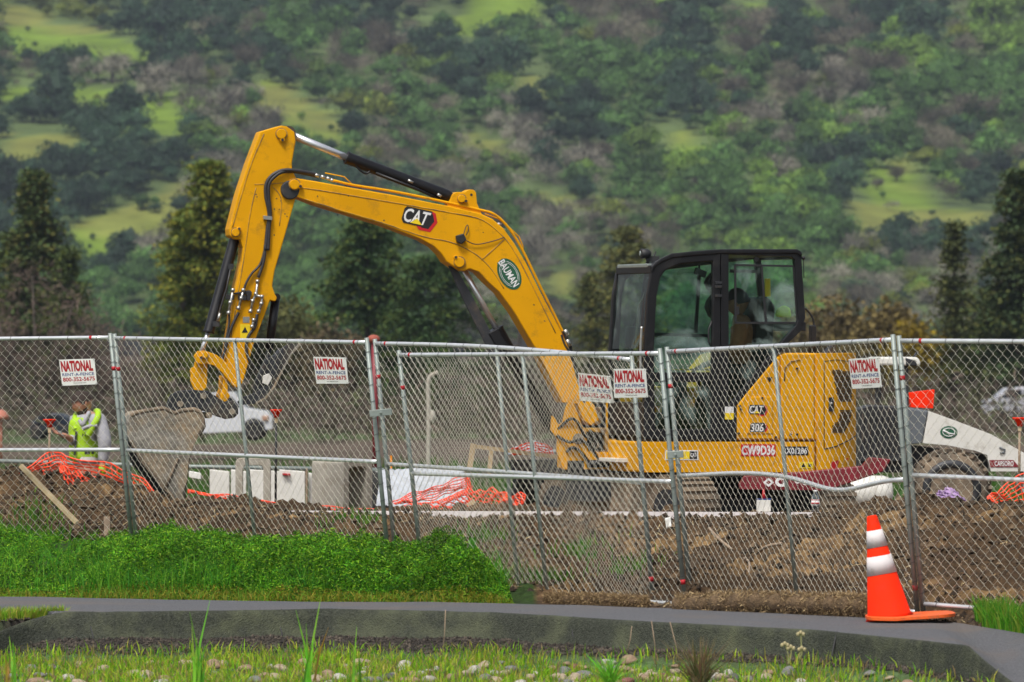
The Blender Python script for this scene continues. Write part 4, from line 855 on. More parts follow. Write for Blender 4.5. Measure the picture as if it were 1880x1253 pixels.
# ---- undercarriage: the tracks point towards the camera's right
u = Vector((.6, -.8, 0)); nn = Vector((-.8, -.6, 0)); C0 = Vector((1.69, 52.0, 0)); GZ = .10
prf = []
for k in range(13): a = math.pi / 2 + math.pi * k / 12; prf.append((-.82 + .27 * math.cos(a), .29 + .29 * math.sin(a)))
for k in range(13): a = -math.pi / 2 + math.pi * k / 12; prf.append((.82 + .27 * math.cos(a), .29 + .29 * math.sin(a)))
for sgn in (1, -1):
    cen = C0 + nn * (.80 * sgn); b = B(); fr = [cen + u * a + Vector((0, 0, GZ + z)) + nn * .2 for a, z in prf]; b.ext(fr, nn * -.4); tr_ = b.out("track", "trackmud", EX, .02, 2)
    g = B()
    for i in range(len(prf)):
        (a0, z0), (a1, z1) = prf[i], prf[(i + 1) % len(prf)]; L_ = math.hypot(a1 - a0, z1 - z0); m_ = max(1, int(L_ / .07))
        for j in range(m_):
            a = a0 + (a1 - a0) * (j + .5) / m_; z = z0 + (z1 - z0) * (j + .5) / m_; c_ = cen + u * a + Vector((0, 0, GZ + z)); dn = (z1 - z0, -(a1 - a0)); q = 1 / max(L_, 1e-6)
            od = -(u * dn[0] * q + Vector((0, 0, dn[1] * q))); tdir = (u * (a1 - a0) + Vector((0, 0, z1 - z0))).normalized()
            g.beam(c_ - nn * .19 - od * .0, c_ + nn * .19, .035, .05, up=od)
    g.out("grouser", "trackmud", tr_)
    g = B()
    for a in (-.82, .82): c_ = cen + u * a + Vector((0, 0, GZ + .29)); g.tube([c_ + nn * .205, c_ - nn * .205], .19, 20, smooth=False)
    for a in (-.5, -.2, .1, .4): c_ = cen + u * a + Vector((0, 0, GZ + .13)); g.tube([c_ + nn * .205, c_ - nn * .205], .085, 14, smooth=False)
    g.out("roller", "darksteel", tr_)
b = B(); b.box(C0 + Vector((0, 0, .38)), (1.1, 1.3, .22), math.atan2(-.8, .6)); b.out("track_frame", "darksteel", EX, .02)
bc = C0 - u * 1.45; b = B(); bl = []
for z, d_ in ((.36, .02), (.36, .10), (.62, .03), (.80, .10), (.80, .04), (.62, -.04)): bl.append(bc - u * d_ + nn * .99 + Vector((0, 0, z)))
b.ext(bl, nn * -1.98); b.beam(bc + Vector((0, 0, .5)) + nn * .4, C0 - u * .6 + nn * .35 + Vector((0, 0, .4)), .1, .14); b.beam(bc + Vector((0, 0, .5)) - nn * .4, C0 - u * .6 - nn * .35 + Vector((0, 0, .4)), .1, .14); bl_ = b.out("blade", "darksteel", EX, .006)
# ================================================================== TRAFFIC CONE
rs = np.random.RandomState(11)
cone_b = P(1633, 1134, 38.5); ax = (P(1601, 950, 38.5) - cone_b).normalized()
CO = thing("traffic_cone", cone_b, "leaning orange traffic cone with two white reflective bands, at the fence foot", "traffic cone")
def rr(h): return .151 - (.151 - .034) * min(1, h / .70)
b = B(); b.lathe(cone_b, [(.165, .0), (rr(.02), .02), (rr(.69), .69), (.028, .70), (.020, .698)], 32, ax); b.out("body", "orange", CO)
b = B(); b.lathe(cone_b, [(rr(.30) + .003, .30), (rr(.425) + .003, .425)], 32, ax); b.out("reflective_band", "reflect", CO)
b = B(); b.lathe(cone_b, [(rr(.485) + .003, .485), (rr(.60) + .003, .60)], 32, ax); b.out("reflective_band", "reflect", CO)
b = B(); pts = []; n = 40
for i in range(n):
    a = 2 * math.pi * i / n; x = .30 * math.copysign(abs(math.cos(a)) ** .55, math.cos(a)); y = .30 * math.copysign(abs(math.sin(a)) ** .55, math.sin(a))
    pts.append((x + .14, y))
top = [cone_b + Vector((x, y, .012 + .018 * (x / .3) * (x > .1) - .012 * ((x - .4) / .1) ** 2 * (x > .4))) for x, y in pts]
b.ext(top, Vector((0, 0, -.022))); b.out("base", "orange_dark", CO, .006)

# ================================================================== STRAW WATTLES
def wattle(pxs_, D0, D1, rad, label, seed):
    rs = np.random.RandomState(seed); pts = []
    x0, y0 = pxs_[0]; x1, y1 = pxs_[-1]
    for i, (px, py) in enumerate(pxs_):
        D = D0 + (px - x0) / (x1 - x0) * (D1 - D0); pts.append(P(px, py, D))
    pts = smoothpath(pts, 8); n = len(pts); b = B(); b.tube(pts, [rad * (.55 if i in (0, n - 1) else .92 + .12 * math.sin(i * 1.3)) for i in range(n)], 14)
    root = b.out("straw_wattle", mat("straw_core", (.13, .085, .045), .95, 0, .4, 25, .8, 60), label=label, cat="straw roll", group="straw wattles along the fence foot")
    k = 9000; k = 16000; ii = rs.randint(0, n - 1, k); A = np.array([list(p) for p in pts]); c = A[ii] + (A[ii + 1] - A[ii]) * rs.rand(k, 1)
    th = rs.rand(k) * 2 * math.pi; rd = rad * (.85 + .5 * rs.rand(k) ** 2); c[:, 1] += np.cos(th) * rd; c[:, 2] += np.sin(th) * rd
    pal = np.array([[.34, .24, .12], [.22, .15, .08], [.14, .09, .05], [.46, .34, .18]])
    npmesh("straw", cards(c, .010 + .022 * rs.rand(k), rs, asp=.16), 4, pal[rs.randint(0, 4, k)], ["straw"], root, loc=(0, 0, 0))
    return root
wattle([(1240, 1112), (1300, 1109), (1360, 1106), (1420, 1107), (1480, 1110), (1530, 1110), (1575, 1112), (1597, 1118)], 40.4, 39.1, .068, "long brown straw wattle at the fence foot, left of the traffic cone", 3)
wattle([(1000, 1100), (1060, 1101), (1120, 1102), (1190, 1107)], 41.6, 40.9, .035, "thin brown straw wattle at the fence foot, right of the weeds", 4)

# ================================================================== SMALL THINGS ON THE SPOIL BANK
def zg(x, y): return float(z_ground(np.array([x]), np.array([y]))[0])
b = B(); a = P(500, 938, 48.1); c = P(1505, 941, 45.95); b.beam(a - Vector((0, 0, .03)), c - Vector((0, 0, .03)), .05, .06); b.out("long_plank", "reflect", label="long pale form board lying along the top of the spoil bank", cat="plank")
b = B(); a = P(38, 855, 46.9); c = P(141, 960, 46.7); b.beam(a, c, .035, .035); b.out("wooden_stake", "wood", label="pale wooden stake leaning at an angle against the spoil heap, far left", cat="stake")
b = B(); a = P(196, 950, 47.2); c = P(197, 1000, 47.1); b.beam(a, c, .05, .03); b.out("wooden_stake", "oldwood", label="short brown upright stake in the soil behind the far left panel", cat="stake")
# squeeze container with red funnel
q = P(1402, 940, 46.2); T = thing("plastic_jug", q, "white jug with blue edge and red funnel cap standing on the form board", "jug")
b = B(); b.box(q + Vector((0, 0, .05)), (.115, .07, .10)); b.out("body", "white", T, .008); b = B(); b.box(q + Vector((0, 0, .103)), (.117, .072, .008)); b.out("rim", "signblue", T); b = B(); b.lathe(q + Vector((0, 0, .107)), [(.022, 0), (.012, .04), (.007, .075)], 12); b.out("funnel_cap", "red_decal", T)
q = P(1497, 939, 46.0); T = thing("water_bottle", q, "clear plastic water bottle with a white and red label standing on the board", "bottle")
b = B(); b.lathe(q, [(.030, 0), (.033, .01), (.033, .10), (.028, .12), (.012, .15), (.012, .155)], 16); b.out("bottle_body", "plastic", T); b = B(); b.lathe(q + Vector((0, 0, .045)), [(.034, 0), (.034, .05)], 16); b.out("label_band", "white_decal", T); b = B(); b.lathe(q + Vector((0, 0, .06)), [(.0345, 0), (.0345, .01)], 16); b.lathe(q + Vector((0, 0, .088)), [(.0345, 0), (.0345, .006)], 16); b.out("label_stripe", "red_decal", T); b = B(); b.lathe(q + Vector((0, 0, .155)), [(.014, 0), (.014, .016)], 12); b.out("cap", "white_decal", T)
def cloth(name, corners, D, m, label, cat, amp=.05, seed=1, n=16):
    rs = np.random.RandomState(seed); c = [P(x, y, D + dd) for x, y, dd in corners]; V = []
    b = B(); vs = []
    for i in range(n + 1):
        for j in range(n + 1):
            p = bil(c, i / n, j / n); k = math.sin(i * .9 + seed) * math.cos(j * .7 + seed * 2) + .6 * math.sin(i * 1.7 + j * 1.3); vs.append(p + Vector((0, -k * amp * .5, abs(k) * amp * .4)))
    b.add(vs, [(i * (n + 1) + j, (i + 1) * (n + 1) + j, (i + 1) * (n + 1) + j + 1, i * (n + 1) + j + 1) for i in range(n) for j in range(n)], True)
    o = b.out(name, m, label=label, cat=cat); s = o.modifiers.new("solid", 'SOLIDIFY'); s.thickness = .004; return o
cloth("purple_cloth", [(1718, 908, 0), (1745, 896, .25), (1775, 922, .1), (1722, 914, -.1)], 45.9, "purple", "pale purple cloth crumpled on the spoil bank in front of the tractor tyre", "cloth", .05, 2)
cloth("paper_tag", [(1221, 952, 0), (1231, 950, .02), (1233, 968, 0), (1223, 972, 0)], 44.5, "signwhite", "small white paper scrap in the soil left of the paired middle posts", "paper", .01, 3, 6)
cloth("white_tarpaulin", [(700, 866, .8), (850, 858, .8), (860, 934, 0), (690, 934, 0)], 53.6, "whitecloth", "large white sheet heaped on the ground behind the two overlapping panels", "tarpaulin", .07, 5, 24)
cloth("white_sheet", [(925, 832, .5), (985, 812, .6), (1028, 832, .4), (935, 836, 0)], 52.6, "whitecloth", "white and orange sheet draped over the excavator's blade", "sheet", .05, 6, 14)
# orange safety netting, woven as a lattice of flat strands
def net(top, bot, D, nu, nv, w, label, seed=1, sag=.03, m="net"):
    rs = random.Random(seed)
    def lerp(path, t):
        t = t * (len(path) - 1); i = min(int(t), len(path) - 2); f = t - i; a, c = path[i], path[i + 1]; return [a[k] * (1 - f) + c[k] * f for k in range(len(a))]
    def q(u, v):
        a = lerp(top, u); c = lerp(bot, u); x = a[0] * (1 - v) + c[0] * v; y = a[1] * (1 - v) + c[1] * v; d = D + (a[2] if len(a) > 2 else 0) * (1 - v) + (c[2] if len(c) > 2 else 0) * v
        p = P(x, y, d); k = math.sin(u * 23 + seed) * math.sin(v * 5 + u * 9); return p + Vector((0, k * sag, k * sag * .6))
    b = B()
    for j in range(nv + 1): b.tube([q(i / nu, j / nv) for i in range(nu + 1)], w * 1.25, 4, smooth=False)
    for i in range(nu + 1): b.tube([q(i / nu, j / nv) for j in range(nv + 1)], w * .6, 4, smooth=False)
    return b.out("safety_netting", m, label=label, cat="netting", group="orange safety netting lying about the site")
net([(28, 876), (60, 850), (95, 829), (120, 838), (200, 850), (262, 882), (290, 906)], [(30, 882), (75, 880), (112, 868), (130, 888), (210, 900), (250, 916), (270, 920)], 49.2, 34, 6, .0055, "orange safety netting slung over the heap in front of the worker", 1)
net([(110, 860), (116, 872), (122, 884), (130, 894)], [(128, 856), (150, 870), (168, 885), (180, 893)], 49.0, 8, 6, .006, "orange netting end bunched below the worker's waist", 2)
net([(345, 899), (420, 912), (500, 923), (600, 932), (700, 938), (860, 931)], [(345, 905), (420, 920), (500, 934), (600, 943), (700, 946), (860, 944)], 49.3, 70, 5, .004, "long low strip of orange netting in front of the grey vault boxes", 3)
net([(720, 921), (790, 896), (856, 874), (862, 880)], [(735, 928), (800, 914), (858, 896), (868, 898)], 50.2, 26, 6, .004, "orange netting slanting up to a stake on the white sheet", 4)
net([(850, 905), (880, 899), (920, 903), (965, 911)], [(740, 935), (820, 940), (900, 938), (960, 930)], 49.9, 28, 9, .006, "red-orange netting heaped on the white sheet by the excavator track", 5, .05)
net([(1812, 914), (1840, 896), (1870, 872), (1920, 850)], [(1815, 920), (1850, 928), (1880, 925), (1920, 925)], 46.4, 9, 6, .005, "orange safety netting at the right edge behind the last fence panel", 6)
net([(938, 826), (960, 817), (985, 812), (1012, 822)], [(940, 834), (965, 833), (985, 832), (1016, 834)], 52.45, 14, 4, .006, "orange netting on the white sheet over the excavator's blade", 7, .02)
# stakes with orange caps
def capped(px, ptop, pbot, D, w, label, m="blackmat"):
    T = thing("capped_stake", P(px, pbot, D), label, "stake", "stakes with orange safety caps")
    b = B(); b.beam(P(px, ptop + 12, D), P(px, ptop + 24, D), .028, .028); b.out("stake_head", "wood", T)
    b = B(); b.tube([P(px, ptop + 22, D), P(px - 1, pbot, D)], .011, 6); b.out("rod", m, T)
    b = B(); c = P(px, ptop, D); b.lathe(c - Vector((0, 0, .07)), [(.022, 0), (.026, .03), (.045, .052), (w, .066), (w, .075)], 14); b.out("cap", "orange", T)
capped(507, 753, 925, 52.4, .055, "dark rod with a flat orange cap, standing behind the concrete boxes")
capped(91, 771, 860, 52.4, .06, "stake with an orange mushroom cap left of the worker", "oldwood")
capped(1872, 768, 900, 47.5, .06, "stake with an orange cap at the right edge of the picture", "oldwood")
b = B(); b.lathe(P(2, 768, 90), [(.13, -.02), (.12, .04), (.08, .10), (.01, .14)], 16); b.tube([P(2, 768, 90), P(2, 850, 90)], .02, 6); b.out("orange_marker", mat("faded_orange", (.42, .16, .11), .8), label="faded orange dome marker at the far left edge, beyond the fence", cat="marker")
# red post with a rounded top far behind
T = thing("red_post", P(688, 870, 75), "tall dark red post with a rounded orange top behind the paired left posts", "post")
b = B(); b.tube([P(687, 630, 75), P(690, 880, 75)], .042, 12); b.out("post", "crimson", T); b = B(); b.sphere(P(686, 623, 75), .085, 14, (1, 1, .7)); b.out("cap", mat("faded_red", (.35, .09, .06), .8), T)
# white standpipe with bent head, dark crossbar
T = thing("white_standpipe", P(786, 870, 82), "white standpipe with a bent head seen through the overlapping panels", "pipe")
b = B(); b.tube(smoothpath([P(786, 900, 82), P(787, 760, 82), P(786, 705, 82), P(792, 690, 82), P(805, 684, 82)]), .032, 10); b.out("pipe", "concrete", T)
b = B(); b.sphere(P(794, 765, 82), .06, 12, (.8, .8, 1.6)); b.out("valve", "concrete", T)
# concrete vault boxes
def vault(cx, top, bot, D, w, dep, yaw, label):
    c = P(cx, bot, D); hgt = (bot - top) / F * D; T = thing("concrete_vault_box", c, label, "concrete box", "concrete boxes stood on end"); cs, sn = math.cos(yaw), math.sin(yaw)
    def L(x, y, z): return c + Vector((x * cs - y * sn, x * sn + y * cs, z))
    def arch(w_, h_, r): return [(-w_, 0), (-w_, h_ - r)] + [(-w_ + r - r * math.cos(a), h_ - r + r * math.sin(a)) for a in np.linspace(.3, 1.57, 4)] + [(w_ - r + r * math.sin(a), h_ - r + r * math.cos(a)) for a in np.linspace(0, 1.27, 4)] + [(w_, h_ - r), (w_, 0)]
    o_, i_ = arch(w / 2, hgt, .05), arch(w / 2 - .07, hgt - .07, .04); n = len(o_); b = B()
    A = [L(x, -dep / 2, z) for x, z in o_]; C = [L(x, -dep / 2, z) for x, z in i_]; A2 = [L(x, dep / 2, z) for x, z in o_]; C2 = [L(x, dep / 2, z) for x, z in i_]; vs = A + C + A2 + C2; fs = []
    for i in range(n - 1): fs += [(i, i + 1, n + i + 1, n + i), (2 * n + i, 3 * n + i, 3 * n + i + 1, 2 * n + i + 1), (i, 2 * n + i, 2 * n + i + 1, i + 1), (n + i, n + i + 1, 3 * n + i + 1, 3 * n + i)]
    b.add(vs, fs); b.out("shell", "concrete", T, .008); return T, L, hgt
vault(465, 841, 945, 53.2, .33, .09, 0, "pale concrete box frame open through its middle, left of the two")
T, L, hh = vault(628, 843, 945, 53.2, .34, .5, R(38), "pale concrete box turned so that its side shows, right of the two")
# flatbed trailer with white panels and a tyre
T = thing("trailer", P(560, 940, 61), "low trailer with white side panels and a grey rail behind the concrete boxes", "trailer")
b = B(); b.tube([P(-60, 845, 61), P(345, 857, 61), P(705, 863, 61)], .022, 8); b.tube([P(385, 924, 61), P(665, 930, 61)], .02, 8); b.out("rail", "galv", T)
def pnl(x0, y0, x1, y1, D, m="white", nm="side_panel", dy=4):
    b = B(); b.ext([P(x0, y0, D), P(x1, y0 + dy, D), P(x1, y1 + dy, D), P(x0, y1, D)], Vector((0, .05, 0))); return b.out(nm, m, T, .01)
for x0, x1 in ((385, 421), (424, 452), (455, 520), (512, 560)): pnl(x0, 862, x1, 938, 60.9 if x0 != 512 else 60.8)
pnl(566, 868, 586, 938, 60.9); pnl(561, 860, 565, 940, 60.8, "oldwood", "stake_post", 0); 
pnl(347, 865, 369, 877, 60.7, "signwhite", "tag_plate"); pnl(518, 869, 533, 873, 60.75, "signred", "tag_plate", 1)
b = B(); c = P(672, 918, 60.2); b.lathe(c + Vector((0, .12, 0)), [(.12, 0), (.30, .01), (.315, .05), (.315, .2), (.30, .24), (.12, .25)], 28, (0, -1, 0)); b.out("tyre", "rubber", T); b = B(); b.lathe(c + Vector((0, -.14, 0)), [(.10, 0), (.12, .02)], 16, (0, -1, 0)); b.out("hub", "darksteel", T)
b = B(); b.box(P(720, 876, 61), (.9, .7, .12)); b.out("deck", "white", T, .02); b = B(); b.box(P(718, 880, 60.5), (.02, .02, .5)); b.out("marker_stake", "amber", T)
# wooden frame posts near the blade
T = thing("timber_trestle", P(900, 870, 52.3), "tan timber frame standing left of the excavator's blade", "timber frame")
b = B(); b.beam(P(869, 815, 52.3), P(862, 862, 52.3), .035, .05); b.beam(P(872, 820, 52.3), P(1028, 840, 52.3), .025, .035); b.beam(P(902, 828, 52.2), P(898, 870, 52.2), .03, .04); b.out("timber", "wood", T)
b = B(); a = P(848, 936, 49.4); c = P(872, 920, 49.4); b.beam(a, c, .05, .04); b.out("wood_offcut", "wood", label="short wood offcut lying on the red-orange netting heap", cat="wood")
# crimson machine behind the tracks
T = thing("crimson_trailer", P(1500, 930, 50.9), "crimson trailer frame with white round marks, low behind the excavator's tracks", "trailer")
b = B(); b.ext([P(1358, 899, 50.75), P(1356, 890, 50.75), P(1366, 874, 50.75), P(1480, 866, 50.75), P(1582, 856, 50.75), P(1596, 840, 50.75), P(1636, 844, 50.75), P(1622, 866, 50.75), P(1520, 901, 50.75)], Vector((0, .12, 0))); b.out("frame", "crimson", T, .01)
b = B(); k = 0
for px, py in ((1411, 886), (1434, 885), (1464, 884), (1478, 887), (1492, 890)):
    r_ = (10, 11, 5, 5, 5)[k]; e = [(px + r_ * math.cos(a), py + r_ * .85 * math.sin(a)) for a in [i * math.pi / (2 if k == 0 else 8) for i in range(4 if k == 0 else 16)]]
    e2 = [(px + (x - px) * .45, py + (y - py) * .45) for x, y in e]; n = len(e); vs = [P(x, y, 50.72) for x, y in e] + [P(x, y, 50.72) for x, y in e2]; b.add(vs, [(i, (i + 1) % n, n + (i + 1) % n, n + i) for i in range(n)]); k += 1
b.out("round_mark", "white_decal", T)
b = B(); c = P(1590, 905, 56.3); b.lathe(c + Vector((-.25, .0, 0)), [(.01, 0), (.14, .02), (.17, .1), (.17, .42), (.14, .5), (.01, .52)], 20, (1, 0, 0)); b.out("tank", "white", T)
b = B(); b.box(P(1612, 850, 56.6), (.08, .05, .06)); b.box(P(1607, 861, 56.6), (.12, .05, .05)); b.out("lamp", "amber", T); b = B(); b.box(P(1512, 873, 56.5), (.12, .05, .05)); b.box(P(1545, 872, 56.5), (.1, .05, .04)); b.out("strap", "orange", T)
# ---- tractor / compactor on the right
T = thing("tractor", P(1745, 940, 57), "white and grey tractor with sloping bonnet, canopy and one big muddy tyre, at the right", "tractor")
D = 57.; dv = Vector((0, .95, 0))
b = B(); b.ext([P(*q, D) for q in ((1705, 755), (1760, 775), (1820, 798), (1880, 832), (1935, 870), (1935, 930), (1880, 905), (1880, 866), (1819, 866), (1812, 836), (1790, 828), (1740, 818), (1694, 814))], dv); hood = b.out("bonnet", "white", T, .03, 3)
b = B(); b.ext([P(*q, D) for q in ((1662, 748), (1704, 754), (1693, 814), (1672, 816), (1660, 800))], dv); b.out("side_cowl", "grey", T, .015)
b = B(); b.ext([P(*q, D) for q in ((1578, 752), (1600, 745), (1660, 748), (1662, 868), (1580, 868))], dv); b.out("engine_block", "blackmat", T, .01)
b = B()
for k in range(7): b.beam(P(1584 + k * 11, 756, D - .02), P(1584 + k * 11, 838, D - .02), .018, .02)
b.beam(P(1578, 842, D - .04), P(1662, 842, D - .04), .06, .05); b.out("grille", "darksteel", T)
b = B(); b.ext([P(*q, D) for q in ((1606, 656), (1684, 656), (1690, 664), (1690, 672), (1606, 671))], Vector((0, 1.1, 0))); b.out("canopy", "white", T, .02); b = B(); b.ext([P(*q, D - .01) for q in ((1662, 657), (1672, 660), (1682, 662), (1684, 672), (1664, 672))], Vector((0, .3, 0))); b.out("canopy_lamp", "darksteel", T, .01)
b = B(); b.beam(P(1662, 672, D + .1), P(1664, 750, D + .1), .06, .05); b.beam(P(1612, 672, D + .9), P(1612, 750, D + .9), .06, .05); b.tube([P(1676, 658, D + .1), P(1683, 648, D + .1)], .014, 6); b.out("canopy_post", "darksteel", T)
e = [P(1742 + 16 * math.cos(a), 794 + 11.5 * math.sin(a), D - .004) for a in [i * math.pi / 12 for i in range(24)]]; b = B(); b.add(e, [tuple(range(24))]); b.out("emblem", "green_decal", hood)
b = B(); e = [P(1742 + 11 * math.cos(a), 794 + 7.5 * math.sin(a), D - .007) for a in [i * math.pi / 12 for i in range(25)]]; b.tube(e, .004, 4); b.tube([P(1731, 790, D - .007), P(1742, 796, D - .007), P(1753, 798, D - .007)], .008, 4); b.out("emblem_ring", "white_decal", hood)
b = B(); b.ext([P(1816, 845, D - .004), P(1860, 845, D - .004), P(1872, 858, D - .004), P(1818, 858, D - .004)], Vector((0, -.003, 0))); d_ = b.out("decal", "crimson", hood)
b = B(); text(b, "CAPSORO", [P(1826, 847, D - .01), P(1861, 847, D - .01), P(1861, 856, D - .01), P(1826, 856, D - .01)], Vector((0, 0, 0)), .02); b.out("lettering", "white_decal", hood)
b = B(); b.tube([P(1835, 822, D - .01), P(1845, 826, D - .01), P(1843, 832, D - .01), P(1836, 832, D - .01)], .01, 4); b.out("decal", "grey", hood)
b = B(); b.ext([P(*q, D + .2) for q in ((1672, 818), (1812, 836), (1818, 900), (1672, 900))], Vector((0, .6, 0))); b.out("chassis", "darksteel", T)
def wheel(parent, c, r, w, tyre="rubber", rim="darksteel", lugs=0, ax=Vector((0, -1, 0))):
    b = B(); b.lathe(c - ax * (w / 2), [(r * .58, 0), (r * .9, .0), (r * .98, w * .12), (r, w * .3), (r, w * .7), (r * .98, w * .88), (r * .9, w), (r * .58, w)], 40, ax)
    if lugs:
        uu = ax.cross(Vector((0, 0, 1))).normalized(); ww = Vector((0, 0, 1))
        for k in range(lugs):
            a = 2 * math.pi * k / lugs; d = uu * math.cos(a) + ww * math.sin(a); t = -uu * math.sin(a) + ww * math.cos(a)
            b.beam(c + d * (r + .008) + ax * (w * .48) - t * .02, c + d * (r + .008) + t * .06, .035, .035, up=d); b.beam(c + d * (r + .008) - ax * (w * .48) + t * .04, c + d * (r + .008) + t * .1, .035, .035, up=d)
    t_ = b.out("tyre", tyre, parent); b = B(); b.lathe(c - ax * (w * .4), [(.02, 0), (r * .78, 0), (r * .78, w * .93), (r * .60, w * .95), (r * .5, w * .8), (r * .35, w * .6), (.05, w * .62)], 28, ax); b.out("rim", rim, t_)
wheel(T, P(1745, 898, 56.6), .375, .34, "trackmud", "darksteel", 26)
b = B(); b.ext([P(1668, 722, 60), P(1716, 716, 60), P(1713, 750, 60), P(1673, 748, 60)], Vector((0, .35, 0))); b.out("orange_bin", "orange", label="bright orange-red panel sticking up behind the tractor's grey cowl", cat="panel")

# ================================================================== CARS FAR BEHIND
def car(name, prof_, D, col_, label, cat, wheels, rw, win, lamp=None, dep=1.8):
    T = thing(name, P(sum(p[0] for p in prof_) / len(prof_), max(p[1] for p in prof_), D), label, cat)
    b = B(); b.ext([P(x, y, D) for x, y in prof_], Vector((0, dep, 0))); b.out("body", col_, T, .12, 4)
    for wx, wy in wheels: wheel(T, P(wx, wy, D + .05), rw, .24, "rubber", "darksteel"); wheel(T, P(wx, wy, D + .05) + Vector((0, dep - .1, 0)), rw, .24, "rubber", "darksteel")
    for wpoly in win: b = B(); b.ext([P(x, y, D - .01) for x, y in wpoly], Vector((0, .03, 0))); b.out("window", "carglass", T, .02)
    if lamp: b = B(); b.box(P(*lamp, D - .01), (.16, .1, .12)); b.out("headlight", mat("lamp_glass", (.45, .28, .2), .3), T, .02)
    return T
car("pickup_truck", [(280, 788), (282, 750), (372, 752), (385, 722), (430, 720), (452, 750), (490, 756), (500, 768), (500, 788), (470, 792), (380, 796)], 135, "carwhite", "white pickup truck parked beyond the site, partly behind the bucket", "pickup", [(466, 789), (310, 791)], .27, [[(392, 730), (426, 729), (442, 749), (390, 749)]], (487, 768))
car("suv", [(1806, 752), (1809, 738), (1828, 731), (1850, 713), (1900, 710), (1960, 712), (1990, 745), (1988, 768), (1812, 764)], 200, "carsilver", "silver SUV parked far off at the right edge", "car", [(1835, 770), (1960, 770)], .36, [[(1836, 731), (1856, 717), (1876, 716), (1876, 731)], [(1880, 716), (1920, 716), (1940, 731), (1880, 731)]], None)
car("parked_car", [(52, 795), (55, 778), (64, 770), (76, 761), (112, 760), (126, 770), (136, 776), (138, 795)], 170, "carblue", "dark blue car parked beyond the site, left of the worker", "car", [(68, 796), (122, 796)], .20, [[(70, 770), (78, 763), (108, 763), (118, 771)]], None)

# ================================================================== PEOPLE
def skinmesh(name, joints, edges, m, parent, root=0, levels=2, smooth=True):
    org = origin(parent); me = bpy.data.meshes.new(name); me.from_pydata([tuple(Vector(j[0]) - org) for j in joints], edges, [])
    o = link(bpy.data.objects.new(name, me)); sk = o.modifiers.new("skin", 'SKIN'); sk.use_smooth_shade = smooth
    for i, j in enumerate(joints):
        r = j[1] if isinstance(j[1], tuple) else (j[1], j[1]); me.skin_vertices[0].data[i].radius = r
    me.skin_vertices[0].data[root].use_root = True
    ss = o.modifiers.new("sub", 'SUBSURF'); ss.levels = levels; ss.render_levels = levels
    dg = bpy.context.evaluated_depsgraph_get(); dg.update(); m2 = bpy.data.meshes.new_from_object(o.evaluated_get(dg)); m2.name = name
    bpy.data.objects.remove(o); bpy.data.meshes.remove(me); m2.materials.clear(); m2.materials.append(M[m])
    for p in m2.polygons: p.use_smooth = True; p.material_index = 0
    o = link(bpy.data.objects.new(name, m2)); o.parent = parent; return o
def head(parent, c, fwd, r, hairm, skin_parent=None, down=0.):
    """head with nose, brow, ears; fwd is the unit direction it faces"""
    fwd = Vector(fwd).normalized(); side = fwd.cross(Vector((0, 0, 1))).normalized(); up = side.cross(fwd).normalized()
    def W_(a, s_, u_): return c + fwd * a * r + side * s_ * r + up * u_ * r
    return W_
def person(base, h, yaw, nod, arm_l, arm_r, root, jacket, hands=True):
    pass
# worker standing: faces the picture's left, head bowed over a phone
wb = P(160, 1052, 58.0); WK = thing("person", wb, "bearded worker in a lime hi-vis vest over a grey sweatshirt, looking down at a phone", "person")
def w(px, py, d=0.): return P(px, py, 58.0 + d)
fw = Vector((-.88, -.47, 0)).normalized(); sd2 = Vector((fw.y, -fw.x, 0))   # sd2 points to his right
sd2 = Vector((-fw.y, fw.x, 0)) * -1
J = [(w(160, 872), (.13, .15)), (w(160, 845), (.12, .145)), (w(159, 808), (.125, .16)), (w(160, 775), (.12, .17)), (w(158, 757), (.055, .06)), (w(152, 745), .05),   # pelvis..neck
     (w(153, 736), .085), (w(150, 728), .075)]
E = [(0, 1), (1, 2), (2, 3), (3, 4), (4, 5), (5, 6), (6, 7)]
def limb(J, E, at, pts):
    p = at
    for q, r_ in pts: J.append((q, r_)); E.append((p, len(J) - 1)); p = len(J) - 1
    return p
def hand(J, E, at, c, d, pal, r=.0085):
    """palm at c pointing d, palm side pal"""
    d = d.normalized(); s_ = d.cross(pal).normalized(); J.append((c + d * .04, (.036, .016))); E.append((at, len(J) - 1)); pm = len(J) - 1
    for k, (o_, l_) in enumerate(((-.03, .062), (-.01, .074), (.012, .07), (.03, .055))):
        q0 = c + d * .085 + s_ * o_; q1 = q0 + d * l_ * .5 + pal * .012; q2 = q1 + d * l_ * .25 + pal * .03
        limb(J, E, pm, [(q0, r), (q1, r * .95), (q2, r * .8)])
    limb(J, E, pm, [(c + d * .03 + s_ * -.045 + pal * .015, r * 1.2), (c + d * .07 + s_ * -.055 + pal * .03, r)])
lsh = w(182, 772, -.12); rsh = w(140, 772, .16)
le = limb(J, E, 3, [(lsh, .065), (w(192, 812, -.2), .052), (w(189, 846, -.18), .038), (w(188, 856, -.2), .03)]); hand(J, E, le, w(188, 858, -.2), Vector((-.1, 0, -1)), Vector((-1, 0, 0)))
re_ = limb(J, E, 3, [(rsh, .062), (w(138, 812, .05), .048), (w(128, 806, -.22), .034), (w(121, 801, -.28), .028)]); hand(J, E, re_, w(119, 800, -.28), Vector((-1, -.2, .35)), Vector((0, -.3, .8)))
for s_, px in ((-1, 168), (1, 152)): limb(J, E, 0, [(w(px, 905, s_ * .1), .088), (w(px - 2, 960, s_ * .1), .062), (w(px, 1035, s_ * .1), .045), (w(px - 1, 1046, s_ * .1), .045), (w(px - 22, 1048, s_ * .1 - .06), .035)])
body = skinmesh("body", J, E, "skin", WK)
